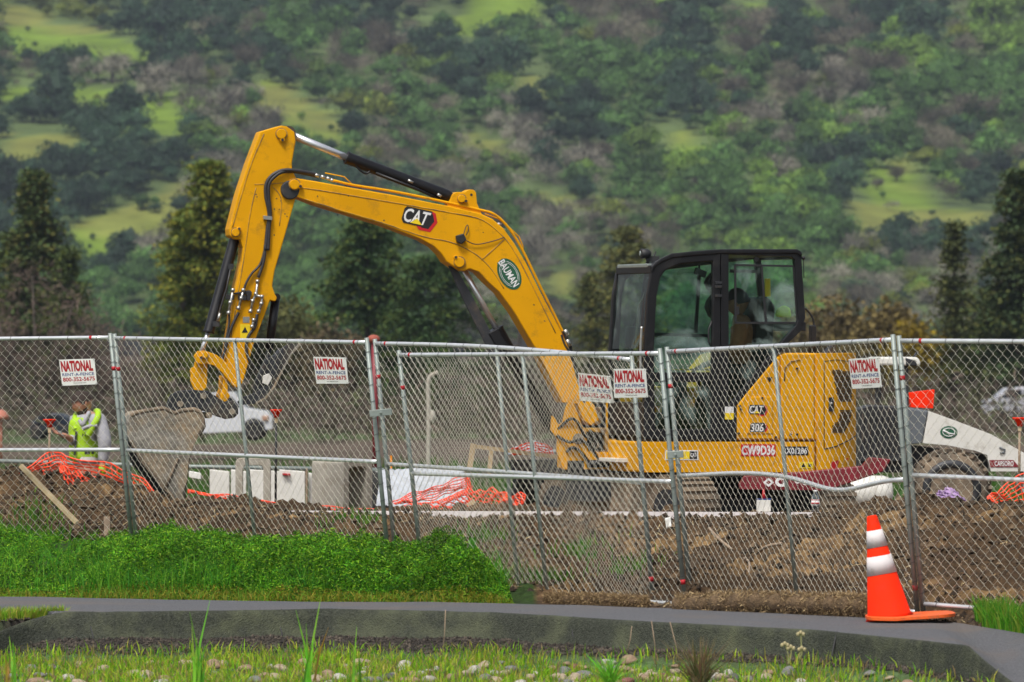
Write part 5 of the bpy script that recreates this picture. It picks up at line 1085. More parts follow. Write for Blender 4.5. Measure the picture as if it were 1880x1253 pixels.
# head proper: a shaped skull with face
def skull(c, r, fwd, parent, hair, beard=True, cap=False):
    fwd = fwd.normalized(); side = fwd.cross(Vector((0, 0, 1))).normalized(); up = side.cross(fwd).normalized()
    def T3(a, s_, u_): return c + fwd * a + side * s_ + up * u_
    b = B(); vs = []; fs = []; nu, nv = 24, 18
    for i in range(nv + 1):
        t = math.pi * i / nv; z = math.cos(t)
        for j in range(nu):
            a = 2 * math.pi * j / nu; x = math.sin(t) * math.cos(a); y = math.sin(t) * math.sin(a)
            R_x, R_y, R_z = .104, .082, .122
            if z < -.2: k = (-.2 - z) / .8; y *= 1 - .35 * k; x = x * (1 - .25 * k) + .12 * k
            px_ = x * R_x; 
            if x > .6 and abs(y) < .3:
                if -.35 < z < .05: px_ += .022 * (1 - abs(y) / .3) * (1 - (z + .0) * -1.5 if z > -.2 else .6)   # nose
                if .08 < z < .25: px_ += .005                                                               # brow
                if -.6 < z < -.45: px_ += .006                                                              # lips
            vs.append(T3(px_ , y * R_y, z * R_z))
    for i in range(nv):
        for j in range(nu): fs.append((i * nu + j, (i + 1) * nu + j, (i + 1) * nu + (j + 1) % nu, i * nu + (j + 1) % nu))
    b.add(vs, fs, True)
    for s_ in (-1, 1): b.sphere(T3(-.005, s_ * .078, -.01), .024, 8, (.8, .45, 1.3))
    hd = b.out("head", "skin", parent)
    b = B()
    for s_ in (-1, 1): b.sphere(T3(.087, s_ * .030, .012), .010, 8)
    b.out("eye", "blackmat", hd)
    b = B(); vs = []; fs = []; n1 = 10
    for i in range(n1 + 1):
        t = math.pi * .52 * i / n1
        for j in range(nu):
            a = 2 * math.pi * j / nu; x = math.sin(t) * math.cos(a); y = math.sin(t) * math.sin(a); z = math.cos(t)
            lim = 1.04 if not cap else 1.1
            zz = z if x < .3 else max(z, .42 if not cap else .3)
            vs.append(T3(x * .107 * lim - (.004 if not cap else 0), y * .084 * lim, zz * .124 * lim))
    for i in range(n1):
        for j in range(nu): fs.append((i * nu + j, (i + 1) * nu + j, (i + 1) * nu + (j + 1) % nu, i * nu + (j + 1) % nu))
    b.add(vs, fs, True)
    if cap: b.add([T3(.09, -.07, .05), T3(.09, .07, .05), T3(.18, .05, .03), T3(.18, -.05, .03), T3(.09, -.07, .042), T3(.09, .07, .042), T3(.18, .05, .022), T3(.18, -.05, .022)], [(0, 1, 2, 3), (4, 7, 6, 5), (0, 3, 7, 4), (3, 2, 6, 7), (2, 1, 5, 6)])
    b.out("cap" if cap else "hair", hair, hd)
    if beard:
        b = B(); b.sphere(T3(.052, 0, -.078), .052, 12, (1, 1, .85)); b.sphere(T3(.02, .045, -.055), .035, 10, (1, .6, 1.2)); b.sphere(T3(.02, -.045, -.055), .035, 10, (1, .6, 1.2)); b.out("beard", hair, hd)
    return hd
skull(w(151, 740, -.02), 1, Vector((-.80, -.30, -.48)), WK, "hair")
# clothes
J = [(w(160, 862), (.155, .18)), (w(160, 840), (.15, .175)), (w(160, 805), (.15, .185)), (w(160, 777), (.14, .18)), (w(158, 762), (.085, .09))]; E = [(0, 1), (1, 2), (2, 3), (3, 4)]
limb(J, E, 3, [(lsh, .088), (w(193, 812, -.2), .075), (w(190, 838, -.18), .06), (w(189, 851, -.2), .048)]); limb(J, E, 3, [(rsh, .085), (w(139, 812, .05), .072), (w(130, 807, -.2), .052)])
skinmesh("sweatshirt", J, E, "sweat", WK)
J = [(w(157, 852), (.185, .205)), (w(157, 835), (.18, .20)), (w(156, 805), (.18, .205)), (w(156, 780), (.19, .22)), (w(157, 764), (.15, .20))]; v_ = skinmesh("vest", J, [(0, 1), (1, 2), (2, 3), (3, 4)], "vest", WK)
fpt = lambda px, py, d=0: w(px, py, d)
def stripe(pts, wd, m, nm="reflective_stripe"):
    b = B(); 
    for a, c in zip(pts[:-1], pts[1:]): b.beam(a, c, .008, wd, up=(0, 0, 1))
    b.out(nm, m, v_)
def band(z_px, rx, ry, wd, m, nm):
    b = B(); c = w(159, z_px); vs = []
    for i in range(24): a = 2 * math.pi * i / 24; vs.append(c + Vector((math.cos(a) * rx, math.sin(a) * ry, wd))); 
    n = 24; vs2 = [q - Vector((0, 0, 2 * wd)) for q in vs]; b.add(vs + vs2, [(i, (i + 1) % n, n + (i + 1) % n, n + i) for i in range(n)], True); b.out(nm, m, v_)
band(842, .150, .185, .018, "reflect", "reflective_stripe"); band(831, .150, .185, .014, "blackmat", "dark_band")
b = B(); c = [w(151, 796, -.225), w(166, 796, -.235), w(166, 802, -.235), w(151, 802, -.225)]; text(b, "HIVIS"[:2] + "S", c, Vector((0, 0, 0)), .02); b.out("lettering", "black_decal", v_)
b = B(); b.beam(w(140, 792, -.19), w(137, 836, -.19), .01, .02, up=(1, 0, 0)); b.out("zip", "blackmat", v_)
b = B(); b.tube(smoothpath([w(162, 800, -.235), w(170, 784, -.245), w(179, 768, -.20), w(180, 757, -.08), w(176, 756, .06)]), .034, 8); b.tube(smoothpath([w(140, 790, -.16), w(138, 776, -.10), w(139, 764, .02), w(144, 758, .1)]), .032, 8); b.out("shoulder_strap", "vest", v_)
b = B(); b.tube(smoothpath([w(152, 788, -.235), w(164, 783, -.262), w(178, 782, -.25)]), .020, 6); b.tube(smoothpath([w(146, 772, -.17), w(152, 780, -.2), w(158, 768, -.19), w(164, 757, -.14)]), .022, 6); b.out("grey_trim", "sweat", v_)
J = [(w(160, 858), (.15, .17)), (w(160, 878), (.15, .17))]; E = [(0, 1)]
for s_, px in ((-1, 168), (1, 152)): limb(J, E, 1, [(w(px, 905, s_ * .1), .105), (w(px - 2, 960, s_ * .1), .08), (w(px, 1038, s_ * .1), .07)])
skinmesh("trousers", J, E, "trousers", WK)
b = B()
for s_, px in ((-1, 168), (1, 152)): c = w(px - 8, 1049, s_ * .1); b.sphere(c, .06, 10, (1.9, .8, .7))
b.out("boots", "blackmat", WK)
b = B(); b.sphere(w(188, 862, -.2), .05, 10, (.8, .8, 1.3)); b.out("glove", "vest", WK)
b = B(); a = w(108, 792, -.30); c = w(117, 800, -.32); b.beam(a, c, .07, .009, up=(.5, -.2, .8)); b.out("phone", "grey", None, .003, label="smartphone held in the worker's right hand", cat="phone", loc=(a + c) / 2)
# operator in the cab
ob = Cp.pt(1365, 700, .5); OP = thing("person", ob, "operator in a brown jacket and dark cap sitting inside the excavator's cab", "person")
c_ = lambda px, py, off=.5: Cp.pt(px, py, off)
J = [(c_(1372, 690), (.14, .15)), (c_(1372, 655), (.13, .15)), (c_(1368, 620), (.13, .165)), (c_(1362, 592), (.11, .16)), (c_(1358, 580), .05), (c_(1355, 560), .07)]; E = [(0, 1), (1, 2), (2, 3), (3, 4), (4, 5)]
for o_ in (.68, .32):
    l = limb(J, E, 3, [(c_(1362, 600, o_), .06), (c_(1352, 640, o_ + (.04 if o_ > .5 else -.04)), .048), (c_(1318, 662, o_), .034), (c_(1300, 668, o_), .028)]); hand(J, E, l, c_(1296, 670, o_), Cp.f + Vector((0, 0, -.3)), Vector((0, 0, -1)))
    limb(J, E, 0, [(c_(1372, 690, .5 + (o_ - .5) * .6), .085), (c_(1310, 694, .5 + (o_ - .5) * .7), .065), (c_(1296, 745, .5 + (o_ - .5) * .7), .05), (c_(1284, 785, .5 + (o_ - .5) * .7), .045), (c_(1268, 788, .5 + (o_ - .5) * .7), .04)])
skinmesh("body", J, E, "skin", OP)
skull(c_(1354, 556), 1, Cp.f + Vector((0, 0, -.2)), OP, "blackmat", False, True)
J = [(c_(1373, 695), (.16, .18)), (c_(1373, 655), (.16, .18)), (c_(1368, 620), (.155, .19)), (c_(1363, 594), (.12, .17))]; E = [(0, 1), (1, 2), (2, 3)]
for o_ in (.70, .30): limb(J, E, 3, [(c_(1362, 602, o_), .08), (c_(1351, 642, o_ + (.04 if o_ > .5 else -.04)), .068), (c_(1318, 662, o_), .05)])
skinmesh("jacket", J, E, "brown", OP)
J = [(c_(1373, 695), (.15, .17))]; E = []
for o_ in (.68, .32): limb(J, E, 0, [(c_(1360, 692, .5 + (o_ - .5) * .7), .10), (c_(1308, 693, .5 + (o_ - .5) * .7), .08), (c_(1296, 745, .5 + (o_ - .5) * .7), .065), (c_(1285, 780, .5 + (o_ - .5) * .7), .06)])
skinmesh("trousers", J, E, "trousers", OP)
cl = B(); e = [c_(x, y, .22) for x, y in ((1425, 582), (1428, 568), (1440, 560), (1452, 566), (1455, 583))]; cl.ext(e, NC * -.05); cl.out("safety_vest", "vest", None, .02, label="yellow safety vest bundled in the cab's rear corner", cat="vest", loc=e[0])
# ================================================================== VEGETATION: helpers
def leafblades(n, xy, h, wdt, rs, lean=.35, cols=None, name="grass", label=None, base_z=None, kind="stuff", bend=1.0, m="weed"):
    """upright blades: two quads each"""
    x, y = xy; z = base_z if base_z is not None else z_ground(x, y, True); a = rs.rand(n) * 2 * math.pi; dx = np.cos(a); dy = np.sin(a); l = rs.rand(n) * lean; la = rs.rand(n) * 2 * math.pi
    bx = np.cos(la) * l * h; by = np.sin(la) * l * h; w = wdt * (.6 + .8 * rs.rand(n))
    def row(t, k): return np.stack([x + bx * t ** 2 * bend + dx * w * k, y + by * t ** 2 * bend + dy * w * k, z + h * t * (1 - .2 * l * t)], -1)
    A0, A1 = row(0., -.5), row(0., .5); B0, B1 = row(.55, -.4), row(.55, .4); C0, C1 = row(1., -.06), row(1., .06)
    V = np.stack([A0, A1, B1, B0, B0, B1, C1, C0], 1).reshape(-1, 3); c = np.repeat(cols, 2, axis=0)
    o = npmesh(name, V, 4, c, [m]); return tag(o, label, kind=kind)
def pickcol(pal, n, rs, v=.25):
    pal = np.array(pal); return pal[rs.randint(0, len(pal), n)] * (1 - v + 2 * v * rs.rand(n, 1))
# ---- bank of lush weeds between path and fence
rs = np.random.RandomState(21)
n = 380000
px = rs.uniform(-420, 1000, n); X = XD(px, 43.5) * 1.02; yf = np.interp(X, fX, fY); yg = np.interp(X, gX, gY)
end = sstep(0.05, -.45, X)
depth = (yg + .5 - yf)
v = rs.rand(n); Y = yf + .02 + v * depth * (.35 + .65 * end)
t = (Y - yf) / depth
topz = (.02 + .31 * sstep(0, .28, t) * (1 - .35 * sstep(.5, 1, t))) * (.40 + .6 * end) * (.1 + .95 * fbm(X * 2.6, Y * 1.2, 3) + .9 * fbm(X * 7 + 3, Y * 5, 3)) * (.42 + .48 * sstep(-3.6, -2.7, X) + .10 * sstep(-1.5, -.8, X)) 
topz *= np.where((X > -3.7) & (X < -3.3), .6, 1)
keep = X < -.02 - .10 * (Y - 41.5); zb = z_ground(X, Y, False)
topz = topz + .16 * np.clip(vn(X * 16 + 5, Y * 16) - .62, 0, 1) * sstep(.1, .3, t); hz = topz * (1 - .45 * rs.rand(n) ** 2.0)
Z = zb + hz
c = np.stack([X, Y, Z], -1)[keep]; tt = t[keep]; k = len(c)
cl = fbm(c[:, 0] * 5, c[:, 1] * 5, 3)[:, None]
pal = pickcol([[.030, .12, .006], [.060, .22, .008], [.12, .33, .012], [.018, .06, .005], [.22, .38, .02]], k, rs) * (.38 + 1.7 * cl)
yel = (tt[:, None] < .10) * (rs.rand(k, 1) < .55); pal = np.where(yel, np.array([.26, .26, .02]) * (.5 + .7 * rs.rand(k, 1)), pal)
o = npmesh("weeds", cards(c, .006 + .012 * rs.rand(k) ** 1.5, rs, flat=.6, asp=.6), 4, pal, ["weed"]); tag(o, "lush bright green weeds heaped between the path and the fence", kind="stuff")
n = 10500; px = rs.uniform(-300, 930, n); X = XD(px, 43); yf = np.interp(X, fX, fY); Y = yf + .03 + rs.rand(n) ** 1.6 * 2.4
keep = (X > -3.2) | (rs.rand(n) < .25); X = X[keep]; Y = Y[keep]; yf = yf[keep]; n = len(X)
h = (.06 + .17 * rs.rand(n) + .07 * sstep(0, .8, Y - yf)) * (.45 + 1.1 * fbm(X * 2.6, Y * 1.2, 3))
h[Y - yf < .25] = .05 + .05 * rs.rand((Y - yf < .25).sum())
cc = pickcol([[.03, .17, .01], [.07, .26, .015], [.13, .30, .02]], n, rs); low = (Y - yf < .22); cc[low] = pickcol([[.28, .25, .03], [.12, .25, .02]], low.sum(), rs)
leafblades(n, (X, Y), h * 1.15, .006, rs, 1.1, cc * 1.2, "weed_stems", "taller green grass stems standing in the weed bank")
n = 1500; X = rs.uniform(XD(-80, 39.6), XD(118, 39.8), n); yn_ = np.interp(X, nX, nY); yk_ = yn_ - .75 * np.clip((-3.07 - X) / .57, 0, 1) ** 1.6; Y = yk_ + .12 + rs.rand(n) * np.maximum(yn_ - yk_ - .15, .02)
leafblades(n, (X, Y), .04 + .07 * rs.rand(n), .008, rs, .7, pickcol([[.20, .42, .02], [.32, .46, .04], [.40, .38, .06]], n, rs), "grass_pocket", "yellow-green grass growing between the path and the kerb's curled left end")
# a big dock-like plant at the weeds' right end
DP = thing("leafy_weed", (XD(868, 43.4), 43.4, .1), "tall broad-leaved weed at the right end of the green bank", "weed"); b = B(); r2 = random.Random(3); base = Vector(DP.location)
for i in range(46):
    a = r2.uniform(0, 6.28); el = r2.uniform(.5, 1.4); L_ = r2.uniform(.07, .17); d = Vector((math.cos(a) * math.cos(el), math.sin(a) * math.cos(el), math.sin(el))); s_ = d.cross(Vector((0, 0, 1))).normalized(); p = base + Vector((0, 0, r2.uniform(.02, .22)))
    q = [p, p + d * L_ * .35 + s_ * .018, p + d * L_ * .7 + s_ * .02 - Vector((0, 0, .01)), p + d * L_ - Vector((0, 0, .03)), p + d * L_ * .7 - s_ * .02 - Vector((0, 0, .01)), p + d * L_ * .35 - s_ * .018]; b.add(q, [(0, 1, 5), (1, 2, 4, 5), (2, 3, 4)])
b.out("leaf", mat("broad_leaf", (.10, .34, .03), .5, 0, .3, 12), DP)
b = B(); b.tube([base, base + Vector((0, 0, .3))], .008, 6); b.out("stem", "bark", DP)
# grass patch at the right edge
n = 5000; X = XD(rs.uniform(1828, 1960, n), 36.9) ; Y = 36.75 + rs.rand(n) * .9 + .0; yf = np.interp(X, fX, fY); Y = yf + .02 + rs.rand(n) * .9
leafblades(n, (X, Y), .07 + .14 * rs.rand(n), .010, rs, .5, pickcol([[.05, .22, .01], [.12, .34, .02], [.20, .30, .03]], n, rs), "grass_patch", "green grass growing on the path edge at the right")
# sprigs of green on the spoil bank
n = 1500; cx = np.array([-4.0, -4.1, -3.9, -2.9, -1.3, -.2, .55, .9, .25]); cy = np.array([47.9, 47.3, 46.9, 46.6, 46.8, 45.6, 44.4, 43.6, 43.2]); i = rs.randint(0, 9, n); X = cx[i] + rs.normal(size=n) * .13; Y = cy[i] + rs.normal(size=n) * .2
leafblades(n, (X, Y), .05 + .10 * rs.rand(n), .010, rs, .7, pickcol([[.05, .2, .012], [.12, .26, .02]], n, rs), "sprigs", "scattered green sprigs growing on the spoil bank")
# clods, stones and straw bits in the churned soil
n = 34000; X = rs.uniform(-6.4, 5.2, n); yg = np.interp(X, gX, gY); Y = yg - .1 + rs.rand(n) * (np.interp(X, cX, cY) + .3 - yg); Z = z_ground(X, Y) + .006
s_ = .005 + .030 * rs.rand(n) ** 4; c = np.stack([X, Y, Z], -1)
V = []; oct_ = np.array([[1, 0, 0], [0, 1, 0], [-1, 0, 0], [0, -1, 0], [0, 0, 1.0], [0, 0, -1.0]]); tri_ = [(0, 1, 4), (1, 2, 4), (2, 3, 4), (3, 0, 4), (1, 0, 5), (0, 3, 5)]
pt = c[:, None, :] + oct_[None] * s_[:, None, None] * (.55 + .9 * rs.rand(n, 6, 1)); V = np.stack([pt[:, list(t_)] for t_ in tri_], 1).reshape(-1, 3)
cc = pickcol([[.07, .048, .030], [.085, .058, .036], [.12, .083, .05], [.20, .14, .085], [.055, .038, .025]], n, rs)
o = npmesh("clods", V, 3, np.repeat(cc, 6, axis=0), ["tint"]); tag(o, "brown soil clods and small stones on the spoil bank", kind="stuff")
n = 14000; X = rs.uniform(-6.4, 5.2, n); dens = fbm(X * 1.2 + 3, X * 0 + 1, 3); yg = np.interp(X, gX, gY); Y = yg + rs.rand(n) ** 1.4 * (np.interp(X, cX, cY) - yg); keep = fbm(X * 1.1 + 7, Y * 2.3, 4) > .50; X, Y = X[keep], Y[keep]; n = len(X)
c = np.stack([X, Y, z_ground(X, Y) + .012], -1); o = npmesh("straw_litter", cards(c, .018 + .03 * rs.rand(n), rs, flat=1.5, asp=.16), 4, pickcol([[.36, .26, .13], [.25, .17, .09], [.5, .40, .22]], n, rs), ["straw"]); tag(o, "dry straw litter strewn over the soil", kind="stuff")
# a few larger roots and sticks in the soil
def stick_(pts, D, r_, label, m="oldwood"):
    b = B(); b.tube(smoothpath([P(x, y, D + d_) for x, y, d_ in pts], 4), r_, 6); b.out("dead_branch", m, label=label, cat="branch", group="dead branches on the spoil bank")
stick_([(1302, 970, .3), (1320, 990, 0), (1345, 1010, -.2)], 44.0, .012, "dry branch on the soil right of the paired middle posts")
stick_([(1365, 1025, .3), (1376, 1035, 0), (1372, 1070, -.3)], 42.6, .010, "thin forked root hanging in the soil right of centre")
stick_([(1395, 1012, .3), (1410, 1003, .0), (1436, 998, .0)], 43.2, .012, "pale stick on the soil at mid height, left of the fence brace")

# ---- foreground: grass, cobbles, gravel
n = 80000; px = rs.uniform(-500, 2400, n); Y = 33.9 + rs.rand(n) * 6.0; X = (px - 940) / F * Y; yn = np.interp(X, nX, nY); d = yn - Y
g = fbm(X * 1.6 + 4, Y * 1.6, 4); keep = (d > np.clip(.40 - .12 * X, .16, .5) + .4 * (g - .5)) & (rs.rand(n) < (.60 + 1.6 * (g - .38)) * (1 - .5 * sstep(560, 760, px) * (fbm(X * .9, Y * .9, 3) < .56))) & ~((X > 2.95) & (d < 1.6)); X, Y, d, g = X[keep], Y[keep], d[keep], g[keep]; n = len(X)
h = (.025 + .07 * rs.rand(n)) * (.45 + 1.1 * g)
leafblades(n, (X, Y), h, .008, rs, .8, pickcol([[.12, .34, .01], [.25, .50, .015], [.40, .55, .03], [.45, .42, .06], [.30, .22, .10]], n, rs), "grass", "short green and yellow grass between the cobbles")
n = 10000; X = rs.uniform(-5.6, 3.6, n); Y = np.interp(X, nX, nY) - .12 - np.clip(.36 - .08 * X, .1, .5) * rs.rand(n); c = np.stack([X, Y, z_ground(X, Y) + .004], -1); s_ = .004 + .012 * rs.rand(n) ** 2
pt = c[:, None, :] + oct_[None] * s_[:, None, None] * (.6 + .8 * rs.rand(n, 6, 1)); V = np.stack([pt[:, list(t_)] for t_ in tri_], 1).reshape(-1, 3)
o = npmesh("gravel", V, 3, np.repeat(pickcol([[.055, .046, .038], [.035, .030, .026], [.11, .09, .07]], n, rs), 6, axis=0), ["tint"]); tag(o, "dark gravel and grit along the foot of the kerb", kind="stuff")
# cobbles: five shapes, copied
cob = []
for v_ in range(6):
    bm = bmesh.new(); bmesh.ops.create_icosphere(bm, subdivisions=3, radius=1)
    for q in bm.verts:
        a = q.co; k_ = 1 + .16 * math.sin(a.x * 2.2 + v_) + .12 * math.sin(a.y * 3.1 + v_ * 2) + .08 * math.sin(a.z * 4 + v_ * 3); q.co = Vector((a.x * k_, a.y * k_ * .8, a.z * k_ * .55))
    me = bpy.data.meshes.new("river_cobble"); bm.to_mesh(me); bm.free(); 
    for p in me.polygons: p.use_smooth = True
    cob.append(me)
cm = [mat("cobble_" + n_, c_, .75, 0, .25, 3, .3, 30, (.2, .17, .13), .3, 4) for n_, c_ in (("cream", (.36, .29, .20)), ("grey", (.17, .17, .16)), ("white", (.42, .40, .35)), ("tan", (.28, .19, .12)), ("red", (.20, .08, .06)), ("dark", (.07, .07, .075)))]
cmn = ["cream", "grey", "whitish", "tan", "reddish", "dark"]
meshes = {}
r3 = random.Random(8); placed = []; tries = 0
while len(placed) < 230 and tries < 9000:
    tries += 1; px = r3.uniform(-30, 1890); Y_ = r3.uniform(34.4, 38.4); x = (px - 940) / F * Y_; yn_ = float(np.interp(x, nX, nY)); d_ = yn_ - Y_
    if d_ < max(.35, .7 - .15 * max(x, 0)) or (x > 3.0 and d_ < 1.7): continue
    gg = float(fbm(np.array([x * 1.6 + 4]), np.array([Y_ * 1.6]), 4)[0])
    if px < 560 and r3.random() < .55: continue
    s = r3.uniform(.025, .065) * (1.15 if r3.random() < .2 else 1)
    if any((x - a) ** 2 + ((Y_ - b_) * .8) ** 2 < (s + s2) ** 2 * .8 for a, b_, s2 in placed): continue
    placed.append((x, Y_, s)); ci = r3.choices(range(6), (6, 3, 4, 4, 1, 1))[0]; vi = r3.randrange(6)
    if (vi, ci) not in meshes: me = cob[vi].copy(); me.materials.append(cm[ci]); meshes[(vi, ci)] = me
    o = link(bpy.data.objects.new("river_cobble", meshes[(vi, ci)])); o.location = (x, Y_, float(z_ground(np.array([x]), np.array([Y_]))[0]) + s * .34); o.scale = (s, s, s); o.rotation_euler = (r3.uniform(-.2, .2), r3.uniform(-.2, .2), r3.uniform(0, 6.28))
    tag(o, "smooth " + cmn[ci] + " cobblestone lying in the grass below the kerb", "cobblestone", cmn[ci] + " cobblestones in the foreground grass")
# cobbles in the grass pocket left of the kerb
# reeds
def tuft(px, py, D, blades, label, cat="plant", name="reed_clump", cols=((.10, .34, .02),), wd=.010):
    root = thing(name, P(px, py, D), label, cat); b0 = P(px, py, D); V = []; C_ = []; r4 = random.Random(int(px))
    for (x1, y1, w_) in blades:
        tip = P(x1, y1, D + r4.uniform(-.1, .1)); st = b0 + Vector((r4.uniform(-.03, .03), r4.uniform(-.03, .03), 0)); mid = (st + tip) / 2 + Vector(((tip.x - st.x) * -.18, 0, 0)); cv = r4.choice(cols)
        for a, c_, wa, wc in ((st, mid, 1, .8), (mid, tip, .8, .1)):
            V += [a - Vector((wa * w_, 0, 0)), a + Vector((wa * w_, 0, 0)), c_ + Vector((wc * w_, 0, 0)), c_ - Vector((wc * w_, 0, 0))]; C_.append([q * r4.uniform(.8, 1.2) for q in cv])
    npmesh("blade", np.array([list(q) for q in V]), 4, np.array(C_), ["weed"], root, loc=tuple(b0)); return root
G1 = ((.18, .50, .03), (.26, .56, .05), (.13, .40, .03)); Y1 = ((.45, .36, .05), (.38, .25, .05)); W1 = .0075
tuft(366, 1262, 34.6, [(348, 1124, W1), (386, 1100, W1), (352, 1150, W1), (360, 1180, W1), (376, 1186, W1), (370, 1200, .012), (380, 1205, W1), (345, 1190, W1), (362, 1170, W1)], "tall green reed clump left of centre in the foreground, nearest the camera", cols=G1)
tuft(563, 1262, 34.6, [(543, 1120, W1), (590, 1092, W1), (562, 1145, W1), (563, 1170, W1), (575, 1180, W1), (583, 1190, W1), (552, 1190, W1)], "tall green reed clump in the middle of the foreground", cols=G1)
tuft(571, 1250, 34.8, [(603, 1152, W1), (590, 1185, W1)], "yellow reed blades leaning right beside the middle reed clump", cols=Y1)
tuft(20, 1262, 34.6, [(17, 1168, W1), (24, 1180, W1), (10, 1200, W1), (14, 1215, W1), (28, 1205, W1)], "green and yellow reed clump at the lower left corner", cols=G1 + Y1)
tuft(655, 1255, 34.8, [(655, 1150, .006), (652, 1190, .008), (658, 1205, .008)], "single upright green reed right of the middle clump", cols=G1)
tuft(690, 1245, 34.8, [(745, 1174, .006), (730, 1190, .004)], "yellow-green reed blade leaning to the right", cols=((.3, .38, .04),))
r5 = random.Random(4)
tuft(1283, 1262, 34.8, [(1283 + r5.gauss(0, 42), r5.uniform(1165, 1225), .0035) for _ in range(170)], "brown dry grass tussock in the right foreground", "plant", "dry_grass_tussock", ((.20, .14, .07), (.12, .10, .04), (.30, .22, .12), (.09, .10, .03)))
tuft(1120, 1255, 34.8, [(1120 + r5.gauss(0, 28), r5.uniform(1195, 1235), .005) for _ in range(70)], "bright green grass tuft left of the dry tussock", "plant", "grass_tuft", G1)
def stalk(px, py, tops, D, label):
    root = thing("dry_flower_stalk", P(px, py, D), label, "plant", "dry flower stalks in the foreground"); b = B(); h_ = B()
    for x, y in tops: b.tube(smoothpath([P(px, py, D), P((px + x) / 2 + 3, (py + y) / 2, D), P(x, y, D)], 3), .004, 5); [h_.sphere(P(x + i_ * 5, y + abs(i_) * 3, D), .012, 6, (1, 1, 1.3)) for i_ in (-1, 0, 1)]
    b.out("stem", mat("dry_stem", (.30, .30, .12), .9), root); h_.out("seed_head", mat("seed_head", (.42, .36, .20), .9), root)
stalk(1466, 1212, [(1470, 1162), (1472, 1190)], 35.2, "dry stalk with a branching seed head, right of the dry tussock"); stalk(1447, 1222, [(1441, 1182), (1452, 1188)], 35.1, "pair of short seed-headed stalks beside the taller one")
for (x0, y0, x1, y1) in ((1205, 1230, 1196, 1140), (1250, 1235, 1230, 1142), (810, 1215, 818, 1120), (1150, 1200, 1160, 1150)):
    root = thing("tall_dry_grass", P(x0, y0, 35.6), "thin straw-coloured grass stem rising in front of the kerb", "plant", "thin straw-coloured stems in front of the kerb"); b = B(); b.tube([P(x0, y0, 35.6), P((x0 + x1) / 2 + 2, (y0 + y1) / 2, 35.6), P(x1, y1, 35.6)], .003, 5); b.out("stem", "straw" if 0 else "oldwood", root)

# ================================================================== HILLSIDE
openings = [[(0, 4), (110, 38), (200, 62), (262, 92), (256, 136), (180, 132), (140, 112), (60, 98), (0, 92)], [(150, 60), (230, 80), (262, 110), (240, 140), (170, 110)], [(0, 160), (90, 150), (160, 160), (270, 175), (345, 165), (345, 250), (270, 240), (220, 200), (130, 196), (0, 190)],
 [(0, 250), (140, 248), (146, 284), (60, 310), (0, 305)], [(462, 146), (545, 172), (650, 242), (628, 276), (560, 262), (500, 240), (470, 205)], [(122, 420), (230, 372), (345, 332), (330, 392), (336, 428), (200, 466), (130, 466)],
 [(755, 55), (850, 18), (870, -5), (1000, -5), (990, 32), (930, 55), (880, 66), (780, 64)], [(1565, 375), (1615, 318), (1660, 295), (1690, 338), (1740, 380), (1840, 388), (1800, 432), (1640, 425), (1555, 442)], [(215, 572), (275, 565), (280, 603), (220, 607)],
 [(1003, 485), (1052, 488), (1048, 552), (998, 552)], [(955, 335), (1065, 378), (1052, 402), (955, 368)], [(1370, 5), (1420, 2), (1425, 28), (1380, 32)], [(940, 150), (1010, 120), (1000, 165), (950, 185)], [(1225, 225), (1300, 260), (1330, 290), (1240, 300)], [(840, 240), (930, 260), (960, 300), (860, 270)]]
def inpoly(x, y, poly):
    c = np.zeros(x.shape, bool); n = len(poly)
    for i in range(n):
        x0, y0 = poly[i]; x1, y1 = poly[(i + 1) % n]
        if y0 == y1: continue
        c ^= ((y0 > y) != (y1 > y)) & (x < (x1 - x0) * (y - y0) / (y1 - y0) + x0)
    return c
def inopen(x, y, jit=0):
    r_ = np.zeros(np.shape(x), bool)
    for q in openings: r_ |= inpoly(x, y, q)
    return r_
def zhill(X, Y):
    t = (Y - 820) / 600.
    z = np.where(t > 0, 2 + 95 * t ** 1.08, 2 * sstep(780, 820, Y)) if True else 0
    und = (fbm(X / 130 + 9, Y / 260 + 2, 3) - .5) * 26 * sstep(840, 1000, Y) + (fbm(X / 45 + 3, Y / 80, 3) - .5) * 8 * sstep(830, 900, Y)
    return np.where(t > 0, z, 0) + und * (t > 0) + (t <= 0) * 0.
hx = np.arange(-480, 481, 4.); hy = np.concatenate([np.arange(810, 1560, 5.), np.arange(1560, 2300, 25)]); HX, HY = np.meshgrid(hx, hy)
HZ = zhill(HX, np.maximum(HY, 821)); HZ = np.where(HY > 1480, np.minimum(HZ, zhill(HX, np.full_like(HY, 1480.)) + 2), HZ)
hpx = 940 + HX / HY * F; hpy = 626.5 - (HZ - H) / HY * F
wx = hpx + (fbm(HX / 14, HY / 30, 3) - .5) * 60; wy = hpy + (fbm(HX / 14 + 50, HY / 30, 3) - .5) * 40
op = inopen(wx, wy)[..., None]; nn1 = fbm(HX / 9, HY / 22, 4)[..., None]; nn2 = fbm(HX / 30 + 4, HY / 60, 4)[..., None]
nn3 = fbm(HX / 3.1, HY / 6., 3)[..., None]
gcol = np.array([.150, .235, .022]) * (.35 + .6 * nn1 + .45 * nn3) * (1 - .5 * sstep(.5, .6, nn2)) + np.array([.14, .11, .04]) * .7 * sstep(.5, .6, nn2)
bcol = np.array([.085, .125, .038]) * (.5 + .9 * nn1)
hcol = np.where(op, gcol, bcol)
o = grid("hillside", HX, HY, HZ, hcol, attrmat("hill_grass", .95, .3, .12)); tag(o, "steep hillside of grass clearings and oak woodland", kind="structure")

